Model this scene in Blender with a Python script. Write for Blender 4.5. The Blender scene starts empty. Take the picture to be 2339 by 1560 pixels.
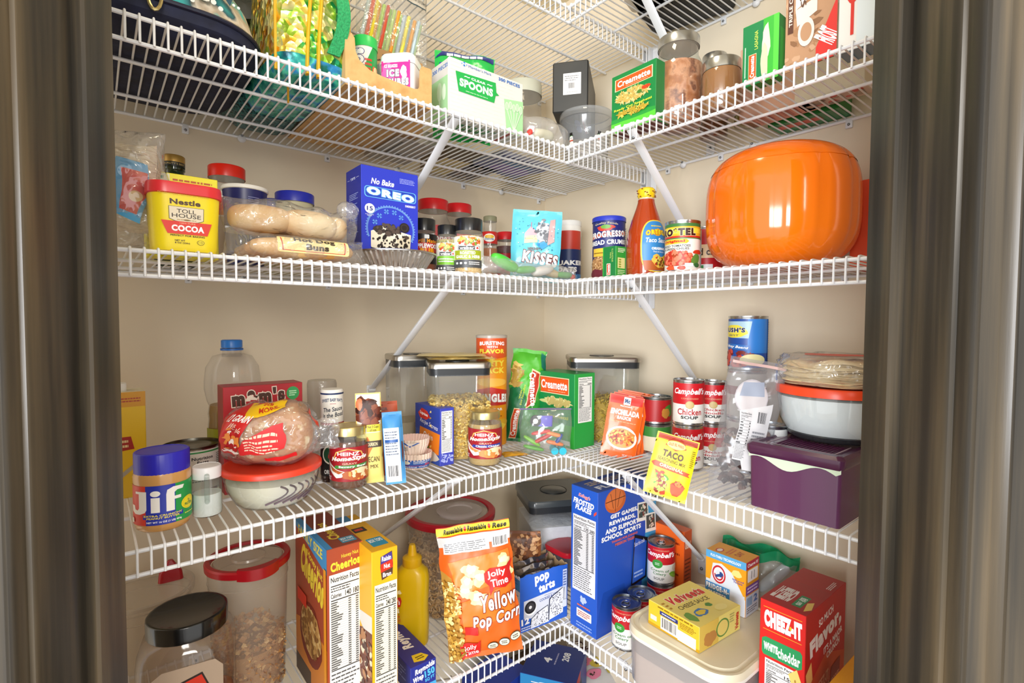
import bpy, bmesh, math, random
from mathutils import Vector, Matrix, noise
D = bpy.data
SC = bpy.context.scene
COL = SC.collection
V3 = Vector
PI = math.pi
# ---------------- camera ----------------
FPX = 1176.41; PW, PH = 2339, 1560
YAW, PIT, ROL = 0.88913, -0.03877, 0.00524
CAM = V3((-1.13428, -1.23249, 1.5))
FWD = V3((math.cos(YAW)*math.cos(PIT), math.sin(YAW)*math.cos(PIT), math.sin(PIT)))
_r = V3((math.sin(YAW), -math.cos(YAW), 0)); _u = _r.cross(FWD)
RGT = _r*math.cos(ROL)+_u*math.sin(ROL); UPV = -_r*math.sin(ROL)+_u*math.cos(ROL)
cd = D.cameras.new('camera'); cd.sensor_width = 36; cd.lens = FPX/PW*36; cd.clip_start = .01
co = D.objects.new('camera', cd); COL.objects.link(co); SC.camera = co
mw = Matrix((RGT, UPV, -FWD)).transposed().to_4x4(); mw.translation = CAM; co.matrix_world = mw
# ---------------- world, lights, exposure ----------------
W = D.worlds.new('room_light'); SC.world = W; W.use_nodes = True
bg = W.node_tree.nodes['Background']; bg.inputs[0].default_value = (1.0, .985, .96, 1); bg.inputs[1].default_value = 1.36
def area(name, loc, target, sx, sy, power, col=(1, 1, 1)):
    l = D.lights.new(name, 'AREA'); l.shape = 'RECTANGLE'; l.size = sx; l.size_y = sy; l.energy = power; l.color = col
    o = D.objects.new(name, l); COL.objects.link(o); o.location = loc
    o.rotation_euler = (V3(target)-V3(loc)).to_track_quat('-Z', 'Y').to_euler(); return o
area('room_fill_light', (-3.9, -2.75, 1.55), (-.15, -.5, 1.1), 1.6, 1.6, 150, (.93, .96, 1.0))  # unseen soft cool fill, added left of the camera to even out the walls
area('room_ceiling_light', (-1.75, -3.1, 2.3), (-.6, -.2, 1.0), .6, .6, 26, (1, .95, .87))
area('pantry_ceiling_lamp_light', (-.62, -.66, 2.44), (-.6, -.64, 0), .15, .15, 1.4, (1, .86, .62))
SC.view_settings.view_transform = 'Standard'; SC.view_settings.look = 'None'
SC.view_settings.gamma = 1; SC.view_settings.use_curve_mapping = False
SC.view_settings.exposure = 0.12
SC.cycles.transparent_max_bounces = 48; SC.cycles.max_bounces = 14
# ---------------- projection helpers ----------------
LV = dict(E=2.196, A=1.889, B=1.590, C=1.193, D=.799, F=.44)
DL, DR = .40, .302
def zs(l): return LV[l]+.0062
def proj(x, y, z):
    d = V3((x, y, z))-CAM; q = d.dot(FWD)
    return PW/2+FPX*d.dot(RGT)/q, PH/2-FPX*d.dot(UPV)/q, q
def pl(px, py, ax, val):
    d = FWD+RGT*((px-PW/2)/FPX)+UPV*((PH/2-py)/FPX)
    return CAM+d*((val-CAM[ax])/d[ax])
def on(px, py, lv):
    return pl(px, py, 2, zs(lv))
def at(px, wall, off, z):
    """floor-plan point seen in column px, `off` metres from the left (L) or right (R) wall, at height z"""
    py = 700
    for _ in range(4):
        p = pl(px, py, 1 if wall == 'L' else 0, -off); py = proj(p.x, p.y, z)[1]
    return V3((p.x, p.y, z))
def mpp(p): return (V3(p)-CAM).dot(FWD)/FPX
def zat(p, py):
    z = p[2]
    for _ in range(6):
        y = proj(p[0], p[1], z)[1]; z -= (py-y)*mpp((p[0], p[1], z))
    return z
def facing(p): return math.atan2(CAM.y-p[1], CAM.x-p[0])+PI/2
def away(p, d):
    v = V3((p[0]-CAM.x, p[1]-CAM.y, 0)).normalized(); return V3(p)+v*d
def span(p, ang, px, z):
    """how far from p in plan direction ang until column px is reached"""
    c, s = math.cos(ang), math.sin(ang); sg = 1 if proj(p[0]+c*.01, p[1]+s*.01, z)[0] > proj(p[0], p[1], z)[0] else -1
    lo, hi = 0, .8
    for _ in range(40):
        m = (lo+hi)/2; x = proj(p[0]+c*m, p[1]+s*m, z)[0]
        if (x-px)*sg < 0: lo = m
        else: hi = m
    return lo
# ---------------- materials ----------------
def lin(h):
    h = h.lstrip('#')
    if len(h) == 3: h = ''.join(c*2 for c in h)
    out = []
    for i in (0, 2, 4):
        c = int(h[i:i+2], 16)/255; out.append(c/12.92 if c <= .04045 else ((c+.055)/1.055)**2.4)
    return out+[1]
_M = {}
def new(name):
    m = D.materials.new(name); m.use_nodes = True; n = m.node_tree.nodes; return m, n, m.node_tree.links, n['Principled BSDF']
def M(h, r=.42, m=0, sp=.5, coat=0, bump=0, bs=60, sss=0):
    k = (h, r, m, sp, coat, bump, bs, sss)
    if k in _M: return _M[k]
    mt, n, l, b = new('print_'+h.strip('#')); b.inputs['Base Color'].default_value = lin(h); b.inputs['Roughness'].default_value = r
    b.inputs['Metallic'].default_value = m; b.inputs['Specular IOR Level'].default_value = sp; b.inputs['Coat Weight'].default_value = coat
    if sss: b.inputs['Subsurface Weight'].default_value = sss; b.inputs['Subsurface Radius'].default_value = (.02, .01, .005)
    if bump:
        t = n.new('ShaderNodeTexNoise'); t.inputs['Scale'].default_value = bs; t.inputs['Detail'].default_value = 4
        tc = n.new('ShaderNodeTexCoord'); l.new(tc.outputs['Object'], t.inputs['Vector'])
        bp = n.new('ShaderNodeBump'); bp.inputs['Strength'].default_value = bump; bp.inputs['Distance'].default_value = .01
        l.new(t.outputs[0], bp.inputs['Height']); l.new(bp.outputs[0], b.inputs['Normal'])
    _M[k] = mt; return mt
def clear(name='clear', tint='#f4f6f6', haze=0.0, hcol='#ffffff', rough=.06, ior=1.45, bump=0, bs=40, edge=.5, spread=1.0, bd=.004):
    """thin clear plastic or glass wall: see-through plus fresnel gloss, darker towards the rim, optional milky haze"""
    k = ('c', name, tint, haze, hcol, rough, ior, bump, bs, edge, spread)
    if k in _M: return _M[k]
    mt, n, l, b = new(name); n.remove(b); out = n['Material Output']
    tr = n.new('ShaderNodeBsdfTransparent'); gl = n.new('ShaderNodeBsdfGlossy'); gl.inputs['Roughness'].default_value = rough
    df = n.new('ShaderNodeBsdfDiffuse'); df.inputs[0].default_value = lin(hcol)
    lw = n.new('ShaderNodeLayerWeight'); lw.inputs[0].default_value = .22
    mx = n.new('ShaderNodeMix'); mx.data_type = 'RGBA'; a = lin(tint); mx.inputs[6].default_value = a
    mx.inputs[7].default_value = [c*(1-edge) for c in a[:3]]+[1]; l.new(lw.outputs['Facing'], mx.inputs[0]); l.new(mx.outputs[2], tr.inputs[0])
    fr = n.new('ShaderNodeLayerWeight'); fr.inputs[0].default_value = .5
    pw = n.new('ShaderNodeMath'); pw.operation = 'POWER'; pw.inputs[1].default_value = 5; l.new(fr.outputs['Facing'], pw.inputs[0])
    f0 = ((ior-1)/(ior+1))**2*1.6
    mm = n.new('ShaderNodeMath'); mm.operation = 'MULTIPLY_ADD'; mm.inputs[1].default_value = (1-f0)*.8*min(spread, 1.0); mm.inputs[2].default_value = f0*spread; mm.use_clamp = True; l.new(pw.outputs[0], mm.inputs[0])
    m1 = n.new('ShaderNodeMixShader'); m1.inputs[0].default_value = haze; l.new(tr.outputs[0], m1.inputs[1]); l.new(df.outputs[0], m1.inputs[2])
    m2 = n.new('ShaderNodeMixShader'); l.new(mm.outputs[0], m2.inputs[0]); l.new(m1.outputs[0], m2.inputs[1]); l.new(gl.outputs[0], m2.inputs[2])
    if bump:
        t = n.new('ShaderNodeTexNoise'); t.noise_type = 'RIDGED_MULTIFRACTAL'; t.inputs['Scale'].default_value = bs; t.inputs['Detail'].default_value = 2.5
        tc = n.new('ShaderNodeTexCoord'); l.new(tc.outputs['Object'], t.inputs['Vector'])
        bp = n.new('ShaderNodeBump'); bp.inputs['Strength'].default_value = bump; bp.inputs['Distance'].default_value = bd
        l.new(t.outputs[0], bp.inputs['Height'])
        for q in (gl, fr): l.new(bp.outputs[0], q.inputs['Normal'])
    l.new(m2.outputs[0], out.inputs[0]); _M[k] = mt; return mt
def noisy(name, cols, scale=8, rough=.6, stretch=(1, 1, 1), bump=0, detail=6, pos=None, metal=0, dist=.01, kind='n', sp=.5):
    if name in _M: return _M[name]
    mt, n, l, b = new(name); tc = n.new('ShaderNodeTexCoord'); mp = n.new('ShaderNodeMapping'); mp.inputs['Scale'].default_value = stretch
    l.new(tc.outputs['Object'], mp.inputs['Vector'])
    t = n.new('ShaderNodeTexVoronoi' if kind == 'v' else 'ShaderNodeTexNoise'); t.inputs['Scale'].default_value = scale
    if kind == 'n': t.inputs['Detail'].default_value = detail
    l.new(mp.outputs[0], t.inputs['Vector']); cr = n.new('ShaderNodeValToRGB'); e = cr.color_ramp.elements
    pos = pos or [.3+.4*i/(len(cols)-1) for i in range(len(cols))]
    while len(e) < len(cols): e.new(.5)
    for i, c in enumerate(cols): e[i].position = pos[i]; e[i].color = lin(c)
    l.new(t.outputs['Color' if kind == 'v' else 0] if kind == 'n' else t.outputs['Distance'], cr.inputs[0]); l.new(cr.outputs[0], b.inputs['Base Color'])
    b.inputs['Roughness'].default_value = rough; b.inputs['Metallic'].default_value = metal; b.inputs['Specular IOR Level'].default_value = sp
    if bump:
        bp = n.new('ShaderNodeBump'); bp.inputs['Strength'].default_value = bump; bp.inputs['Distance'].default_value = dist
        l.new(t.outputs[0], bp.inputs['Height']); l.new(bp.outputs[0], b.inputs['Normal'])
    _M[name] = mt; return mt
def mt_(h): return M(h) if isinstance(h, str) else h
# ---------------- mesh builder ----------------
class MB:
    def __init__(s): s.weld = False; s.v = []; s.f = []; s.m = []; s.s = []; s.ml = []
    def add(s, vs, fs, mat, sm=False):
        mat = mt_(mat)
        if mat not in s.ml: s.ml.append(mat)
        i = s.ml.index(mat); o = len(s.v); s.v += [tuple(v) for v in vs]
        for f in fs: s.f.append([o+k for k in f]); s.m.append(i); s.s.append(sm)
    def build(s, name, parent=None, loc=None, rz=0, ang=38, **tags):
        me = D.meshes.new(name); me.from_pydata(s.v, [], s.f); me.validate(clean_customdata=False)
        for m in s.ml: me.materials.append(m)
        if len(me.polygons) == len(s.f):
            me.polygons.foreach_set('material_index', s.m); me.polygons.foreach_set('use_smooth', s.s)
        if s.weld:
            bb = bmesh.new(); bb.from_mesh(me); bmesh.ops.remove_doubles(bb, verts=bb.verts[:], dist=2e-6); bb.to_mesh(me); bb.free()
        if any(s.s): me.set_sharp_from_angle(angle=math.radians(ang))
        me.update(); o = D.objects.new(name, me); COL.objects.link(o)
        if parent: o.parent = parent
        if loc is not None: o.location = loc
        o.rotation_euler = (0, 0, rz)
        for k, v in tags.items():
            if v: o[k] = v
        return o
def thing(name, label, cat, loc, rz=0, group=None):
    o = D.objects.new(name, None); COL.objects.link(o); o.location = loc; o.rotation_euler = (0, 0, rz); o.empty_display_size = .02
    o['label'] = label; o['category'] = cat
    if group: o['group'] = group
    return o
def box(mb, x0, y0, z0, x1, y1, z1, mat, bev=0):
    b = bmesh.new(); bmesh.ops.create_cube(b, size=1)
    for v in b.verts: v.co = V3(((x0+x1)/2+v.co.x*(x1-x0), (y0+y1)/2+v.co.y*(y1-y0), (z0+z1)/2+v.co.z*(z1-z0)))
    if bev: bmesh.ops.bevel(b, geom=b.edges[:], offset=bev, segments=2, profile=.5, affect='EDGES')
    b.verts.ensure_lookup_table(); mb.add([v.co[:] for v in b.verts], [[v.index for v in f.verts] for f in b.faces], mat, bool(bev)); b.free()
def frame3(d):
    d = d.normalized(); a = V3((0, 0, 1)) if abs(d.z) < .9 else V3((1, 0, 0)); x = a.cross(d).normalized(); return x, d.cross(x)
def tube(mb, pts, r, mat, n=8, cap=True, flat=1, closed=False):
    pts = [V3(p) for p in pts]; N = len(pts); vs = []; fs = []; px = None
    for i, p in enumerate(pts):
        if closed: d = pts[(i+1) % N]-pts[i-1]
        else: d = (pts[min(i+1, N-1)]-pts[max(i-1, 0)])
        x, y = frame3(d)
        if px is not None:
            x = (px-d.normalized()*px.dot(d.normalized())).normalized(); y = d.normalized().cross(x)
        px = x; rr = r[i] if isinstance(r, (list, tuple)) else r
        for k in range(n):
            t = 2*PI*k/n; vs.append(p+x*(math.cos(t)*rr)+y*(math.sin(t)*rr*flat))
    for i in range(N if closed else N-1):
        j = (i+1) % N
        for k in range(n): fs.append([i*n+k, i*n+(k+1) % n, j*n+(k+1) % n, j*n+k])
    if cap and not closed: fs += [list(range(n))[::-1], [(N-1)*n+k for k in range(n)]]
    mb.add(vs, fs, mat, True)
def lathe(mb, prof, mat, seg=40, cx=0, cy=0, sx=1, sy=1, rib=None, cap=True, tilt=None):
    vs = []; fs = []
    for i, (r, z) in enumerate(prof):
        for k in range(seg):
            t = 2*PI*k/seg; q = r*(1+(rib[0]*math.cos(t*rib[1]) if rib else 0))
            vs.append((cx+q*sx*math.cos(t), cy+q*sy*math.sin(t), z))
    n = len(prof)
    for i in range(n-1):
        for k in range(seg): fs.append([i*seg+k, i*seg+(k+1) % seg, (i+1)*seg+(k+1) % seg, (i+1)*seg+k])
    if cap:
        if prof[0][0] > 1e-5: fs.append(list(range(seg))[::-1])
        if prof[-1][0] > 1e-5: fs.append([(n-1)*seg+k for k in range(seg)])
    mb.add(vs, fs, mat, True)
def rr_pts(hw, hd, r, n=5):
    r = min(r, hw*.999, hd*.999); out = []
    for q, (sx, sy) in enumerate(((1, -1), (1, 1), (-1, 1), (-1, -1))):
        for k in range(n+1):
            t = -PI/2+q*PI/2+PI/2*k/n; out.append((sx*(hw-r)+r*math.cos(t), sy*(hd-r)+r*math.sin(t)))
    return out
def loft(mb, secs, mat, n=5, cap=True, sm=True):
    """secs: (z, half width, half depth, corner radius[, cx, cy])"""
    vs = []; fs = []; L = 4*(n+1)
    for s in secs:
        cx, cy = (s[4], s[5]) if len(s) > 4 else (0, 0)
        vs += [(x+cx, y+cy, s[0]) for x, y in rr_pts(s[1], s[2], s[3], n)]
    for i in range(len(secs)-1):
        for k in range(L): fs.append([i*L+k, i*L+(k+1) % L, (i+1)*L+(k+1) % L, (i+1)*L+k])
    if cap: fs += [list(range(L))[::-1], [(len(secs)-1)*L+k for k in range(L)]]
    mb.add(vs, fs, mat, sm)
def sphere(mb, c, r, mat, nu=10, nv=7, sc=(1, 1, 1), rot=None):
    vs = [(0, 0, -1)]; fs = []
    for j in range(1, nv):
        a = -PI/2+PI*j/nv
        for k in range(nu): vs.append((math.cos(a)*math.cos(2*PI*k/nu), math.cos(a)*math.sin(2*PI*k/nu), math.sin(a)))
    vs.append((0, 0, 1)); L = len(vs)-1
    for k in range(nu):
        fs.append([0, 1+(k+1) % nu, 1+k]); fs.append([L, L-nu+k, L-nu+(k+1) % nu])
        for j in range(nv-2): a = 1+j*nu; fs.append([a+k, a+(k+1) % nu, a+nu+(k+1) % nu, a+nu+k])
    out = []
    for v in vs:
        p = V3((v[0]*sc[0], v[1]*sc[1], v[2]*sc[2]))*r
        if rot: p = rot @ p
        out.append(p+V3(c))
    mb.add(out, fs, mat, True)
# ---------------- text ----------------
_T = {}
def glyphs(txt, b, it, sp=0):
    k = (txt, round(b, 3), it, round(sp, 3))
    if k in _T: return _T[k]
    c = D.curves.new('t', 'FONT'); c.body = txt; c.size = 1; c.resolution_u = 3; c.offset = b; c.shear = it; c.space_line = .95+sp; c.space_character = 1+sp*2.6; c.align_x = 'CENTER'
    o = D.objects.new('t', c); COL.objects.link(o); dg = bpy.context.evaluated_depsgraph_get(); dg.update()
    me = o.evaluated_get(dg).to_mesh(); me.calc_loop_triangles()
    vs = [(v.co.x, v.co.y) for v in me.vertices]; tr = [tuple(vs[i] for i in t.vertices) for t in me.loop_triangles]
    o.evaluated_get(dg).to_mesh_clear(); D.objects.remove(o); D.curves.remove(c)
    xs = [p[0] for t in tr for p in t]; ys = [p[1] for t in tr for p in t]
    _T[k] = (tr, (min(xs), min(ys), max(xs), max(ys))); return _T[k]
def clip(poly, ax, v, keep):
    out = []
    for i, p in enumerate(poly):
        q = poly[i-1]; a = (q[ax]-v)*keep; b = (p[ax]-v)*keep
        if (a >= 0) != (b >= 0):
            t = a/(a-b); out.append((q[0]+(p[0]-q[0])*t, q[1]+(p[1]-q[1])*t))
        if b >= 0: out.append(p)
    return out
def cells(poly, du, dv):
    res = [poly]
    for ax, d in ((0, du), (1, dv)):
        if not d: continue
        nxt = []
        for p in res:
            lo = math.floor(min(q[ax] for q in p)/d+1e-6); hi = math.ceil(max(q[ax] for q in p)/d-1e-6)
            for k in range(int(lo), int(hi)):
                c = p
                if k > lo: c = clip(c, ax, k*d, 1)
                if k+1 < hi and len(c) > 2: c = clip(c, ax, (k+1)*d, -1)
                if len(c) > 2: nxt.append(c)
        res = nxt
    return res
class Sheet:
    """printed graphics laid on a surface: fn(s, t, off) -> point, s in 0..w, t in 0..h"""
    def __init__(s, mb, fn, w, h, du=None, dv=None, base=.00006, step=.00005):
        s.mb, s.fn, s.w, s.h, s.du, s.dv, s.k, s.base, s.step = mb, fn, w, h, du, dv, 0, base, step; s.gloss = .4; s.cache = {}; s.sm = bool(du); mb.weld = mb.weld or s.sm
    def emit(s, polys, c, lift=0):
        off = s.base+s.step*s.k; vs = []; fs = []; m = M(c, s.gloss) if isinstance(c, str) else c
        for p in polys:
            off += lift
            if min(q[0] for q in p) < -1e-6: p = clip(p, 0, 0, 1)
            if p and max(q[0] for q in p) > s.w+1e-6: p = clip(p, 0, s.w, -1)
            if p and min(q[1] for q in p) < -1e-6: p = clip(p, 1, 0, 1)
            if p and max(q[1] for q in p) > s.h+1e-6: p = clip(p, 1, s.h, -1)
            if len(p) < 3: continue
            if s.du and s.dv:
                for q in cells(p, s.du, s.dv):
                    i = math.floor(sum(a[0] for a in q)/len(q)/s.du+1e-9); j = math.floor(sum(a[1] for a in q)/len(q)/s.dv+1e-9)
                    g = [(a/s.du-i, b/s.dv-j) for a, b in q]; C = {}
                    def cn(a, b):
                        k = (i+a, j+b, off)
                        if k not in s.cache: s.cache[k] = V3(s.fn(k[0]*s.du, k[1]*s.dv, off))
                        return s.cache[k]
                    for sg in (1, -1):
                        h = []
                        for n_, p1 in enumerate(g):
                            p0 = g[n_-1]; a = (p0[0]-p0[1])*sg; b = (p1[0]-p1[1])*sg
                            if (a >= 0) != (b >= 0): t = a/(a-b); h.append((p0[0]+(p1[0]-p0[0])*t, p0[1]+(p1[1]-p0[1])*t))
                            if b >= 0: h.append(p1)
                        if len(h) < 3: continue
                        P00, P11 = cn(0, 0), cn(1, 1); PM = cn(1, 0) if sg > 0 else cn(0, 1); o = len(vs)
                        vs += [P00+(PM-P00)*(x if sg > 0 else y)+(P11-PM)*(y if sg > 0 else x) for x, y in h]; fs.append(list(range(o, o+len(h))))
                continue
            for q in (cells(p, s.du, s.dv) if s.du or s.dv else [p]):
                o = len(vs); vs += [s.fn(a, b, off) for a, b in q]; fs.append(list(range(o, o+len(q))))
        s.mb.add(vs, fs, m, s.sm)
    def P(s, pts, c): s.emit([[(x*s.w, y*s.h) for x, y in pts]], c); s.k += 1
    def R(s, x0, y0, x1, y1, c): s.P([(x0, y0), (x1, y0), (x1, y1), (x0, y1)], c)
    def RR(s, x0, y0, x1, y1, c, r=.02):
        w, h = (x1-x0)*s.w, (y1-y0)*s.h; cx, cy = (x0+x1)/2*s.w, (y0+y1)/2*s.h
        s.emit([[(cx+a, cy+b) for a, b in rr_pts(w/2, h/2, r*s.w, 4)]], c); s.k += 1
    def E(s, cx, cy, rx, ry, c, n=22, a0=0, a1=360):
        s.P([(cx+rx*math.cos(math.radians(a0+(a1-a0)*i/n)), cy+ry*math.sin(math.radians(a0+(a1-a0)*i/n))) for i in range(n+(a1-a0 < 360))], c)
    def T(s, t, x0, y0, x1, y1, c, b=0., it=0., rot=0, tilt=0, ol=None, ow=.05, arc=0):
        sp = max(0, b+(ow if ol else 0)-.012); tr, bb = glyphs(t, b, it, sp); W_, H_ = (x1-x0)*s.w, (y1-y0)*s.h; cx, cy = (x0+x1)/2*s.w, (y0+y1)/2*s.h
        bw, bh = max(bb[2]-bb[0], 1e-4), max(bb[3]-bb[1], 1e-4); mx, my = (bb[0]+bb[2])/2, (bb[1]+bb[3])/2
        if abs(abs(rot)-90) < 25: kx, ky = H_/bw, W_/bh
        else: kx, ky = W_/bw, H_/bh
        ca, sa = math.cos(math.radians(rot+tilt)), math.sin(math.radians(rot+tilt))
        def f(p):
            x, y = (p[0]-mx)*kx, (p[1]-my)*ky
            if arc: y += arc*s.h*(1-(2*x/(bw*kx))**2)-arc*s.h*.5
            return (cx+x*ca-y*sa, cy+x*sa+y*ca)
        if ol:
            s.emit([[f(p) for p in q] for q in glyphs(t, b+ow, it, sp)[0]], ol); s.k += 1
        s.emit([[f(p) for p in q] for q in tr], c); s.k += 1
    def L(s, x0, y0, x1, y1, n, c='#444', fill=.5, seed=1, words=True, vert=False):
        """rows of type too small to read"""
        rnd = random.Random(seed); ps = []; H = (y1-y0)/n
        for i in range(n):
            y = y1-(i+.5)*H; x = x0; end = x1-(x1-x0)*rnd.random()*.25
            while x < end:
                w = (x1-x0)*(.05+.13*rnd.random()) if words else end-x; e = min(x+w, end)
                ps.append([(a*s.w, b*s.h) for a, b in ((x, y-H*fill/2), (e, y-H*fill/2), (e, y+H*fill/2), (x, y+H*fill/2))]); x = e+(x1-x0)*.025
        s.emit(ps, c); s.k += 1
    def NF(s, x0, y0, x1, y1, cal='', rows=18, bg='#f2f2ee', seed=3, cols=1):
        s.R(x0, y0, x1, y1, bg); w, h = x1-x0, y1-y0; k = '#1c1c1c'; m = .05*w
        s.T('Nutrition Facts', x0+m, y1-.055*h, x1-m, y1-.018*h, k, b=.02)
        s.R(x0+m, y1-.085*h, x1-m, y1-.078*h, k); s.L(x0+m, y1-.125*h, x0+.7*w, y1-.09*h, 2, k, .4, seed)
        s.T('Calories', x0+m, y1-.165*h, x0+.38*w, y1-.135*h, k, b=.02)
        if cal: s.T(cal, x0+(.66 if cols == 1 else .5)*w, y1-.17*h, x1-m, y1-.13*h, k, b=.02)
        s.R(x0+m, y1-.185*h, x1-m, y1-.178*h, k)
        top = y1-.19*h; bot = y0+.33*h; H = (top-bot)/rows
        rnd = random.Random(seed); ps = []
        for i in range(rows):
            y = top-(i+1)*H
            ps.append([(a*s.w, b*s.h) for a, b in ((x0+m, y), (x1-m, y), (x1-m, y+H*.06), (x0+m, y+H*.06))])
            e = x0+(.2+.25*rnd.random())*w; ps.append([(a*s.w, b*s.h) for a, b in ((x0+m, y+H*.25), (e, y+H*.25), (e, y+H*.7), (x0+m, y+H*.7))])
            for q in ([.84] if cols == 1 else [.6, .84]): ps.append([(a*s.w, b*s.h) for a, b in ((x0+q*w, y+H*.25), (x0+(q+.09)*w, y+H*.25), (x0+(q+.09)*w, y+H*.7), (x0+q*w, y+H*.7))])
        s.emit(ps, '#3a3a3a'); s.k += 1; s.R(x0+m, bot-.008*h, x1-m, bot-.002*h, k); s.L(x0+m, y0+.03*h, x1-m, bot-.02*h, 10, '#555', .35, seed+1)
    def BC(s, x0, y0, x1, y1, bg='#f6f6f6', seed=2, pad=.08, n=26, vert=False):
        s.R(x0, y0, x1, y1, bg); rnd = random.Random(seed); w, h = x1-x0, y1-y0; ps = []
        for i in range(n):
            if vert: a = y0+h*(pad+(1-2*pad)*i/n); e = h*(1-2*pad)/n*(.3+.5*rnd.random()); q = ((x0+pad*w, a), (x1-pad*w, a), (x1-pad*w, a+e), (x0+pad*w, a+e))
            else: a = x0+w*(pad+(1-2*pad)*i/n); e = w*(1-2*pad)/n*(.3+.5*rnd.random()); q = ((a, y0+.16*h), (a+e, y0+.16*h), (a+e, y1-pad*h), (a, y1-pad*h))
            ps.append([(u*s.w, v*s.h) for u, v in q])
        s.emit(ps, '#202028'); s.k += 1
    def B(s, cx, cy, rx, ry, c, seed=1, jag=.18, n=22, tilt=0):
        rnd = random.Random(seed); ph = [rnd.random()*6.28 for _ in range(4)]; P = []
        ca, sa = math.cos(math.radians(tilt)), math.sin(math.radians(tilt)); X, Y = rx*s.w, ry*s.h
        for i in range(n):
            t = 2*PI*i/n; q = 1+jag*(.5*math.sin(2*t+ph[0])+.4*math.sin(3*t+ph[1])+.35*math.sin(5*t+ph[2])+.25*math.sin(9*t+ph[3]))
            a, b = X*q*math.cos(t), Y*q*math.sin(t); P.append((cx*s.w+a*ca-b*sa, cy*s.h+a*sa+b*ca))
        s.emit([P], c); s.k += 1
    def S(s, x0, y0, x1, y1, n, size, cols, seed=1, asp=1, jag=.3, ell=True, m=6):
        """scattered small blobs; size in metres"""
        rnd = random.Random(seed); G = {}; n = int(n*1.35); size *= .8
        for i in range(n):
            while True:
                u, v = rnd.random()*2-1, rnd.random()*2-1
                if not ell or u*u+v*v < 1: break
            cx, cy = ((x0+x1)/2+u*(x1-x0)/2)*s.w, ((y0+y1)/2+v*(y1-y0)/2)*s.h; z = size*(.6+.7*rnd.random()); a = rnd.random()*PI
            P = []
            for k in range(m):
                t = 2*PI*k/m; q = 1+jag*(rnd.random()-.5)*2; xx, yy = z*q*math.cos(t)*asp, z*q*math.sin(t)
                P.append((cx+xx*math.cos(a)-yy*math.sin(a), cy+xx*math.sin(a)+yy*math.cos(a)))
            G.setdefault(cols[i % len(cols)], []).append(P)
        for c in cols:
            if c in G: s.emit(G[c], c, .000007); s.k += 1+len(G[c])*.000007/s.step
def plane(mb, O, U, V, w, h, **k):
    O, U, V = V3(O), V3(U), V3(V); N = U.cross(V); return Sheet(mb, lambda a, b, o: O+U*a+V*b+N*o, w, h, **k)
def wrap(mb, r, z0, z1, arc=200, mid=0, sx=1, sy=1, dv=None, cx=0, cy=0):
    """sheet round a lathe; r radius or function of z; the middle of the sheet looks to -Y turned by mid degrees"""
    R = r if callable(r) else (lambda z: r); h = z1-z0; w = math.radians(arc)*R((z0+z1)/2)
    def fn(a, b, o):
        z = z0+b; q = R(z)+o; t = math.radians(arc)*(a/w-.5)+math.radians(mid); return V3((cx+q*sx*math.sin(t), cy-q*sy*math.cos(t), z))
    return Sheet(mb, fn, w, h, du=math.radians(7)*R((z0+z1)/2), dv=dv, base=.0003, step=.00006)
# boxes ---------------------------------------------------------------
def boxgeo(px, py, lv, pxl, pxr, ytop, a=0, off=None, wall='L', wl=None, wr=None, z0=None):
    """carton from its near bottom corner: either on the shelf at (px,py) or at `off` from a wall"""
    z = zs(lv) if z0 is None else z0
    P = pl(px, py, 2, z) if off is None else at(px, wall, off, z)
    a = math.radians(a); h = zat(P, ytop)-z; zm = z+h/2
    if wr is None: wr = span(P, a, pxr, zm)
    if wl is None: wl = span(P, a+PI/2, pxl, zm)
    return P, a, wr, wl, h
class Carton:
    def __init__(s, name, label, cat, geo, col, left=None, top=None, other=None, group=None, bev=.0008, bot=None):
        s.P, s.a, s.wr, s.wl, s.h = geo; s.mb = MB(); s.name = name; s.tags = dict(label=label, category=cat, group=group)
        wr, wl, h = s.wr, s.wl, s.h; left = left or col; top = top or col; other = other or col; bot = bot or other
        b = bmesh.new(); bmesh.ops.create_cube(b, size=1)
        for v in b.verts: v.co = V3(((v.co.x+.5)*wr, (v.co.y+.5)*wl, (v.co.z+.5)*h))
        bmesh.ops.bevel(b, geom=b.edges[:], offset=bev, segments=1, affect='EDGES'); b.normal_update(); b.verts.ensure_lookup_table()
        vs = [v.co[:] for v in b.verts]
        for f in b.faces:
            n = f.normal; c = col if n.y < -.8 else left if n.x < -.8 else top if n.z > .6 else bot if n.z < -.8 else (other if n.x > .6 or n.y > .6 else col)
            s.mb.add(vs, [[v.index for v in f.verts]], c)
        # drop duplicate vertex blocks
        b.free()
        s.F = plane(s.mb, (0, 0, 0), (1, 0, 0), (0, 0, 1), wr, h); s.Lf = plane(s.mb, (0, wl, 0), (0, -1, 0), (0, 0, 1), wl, h)
        s.Tp = plane(s.mb, (0, 0, h), (1, 0, 0), (0, 1, 0), wr, wl); s.Bt = plane(s.mb, (0, wl, 0), (1, 0, 0), (0, -1, 0), wr, wl)
    def done(s, tilt=None):
        o = s.mb.build(s.name, loc=s.P, rz=s.a, **s.tags)
        return o
print('core ok')
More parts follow.
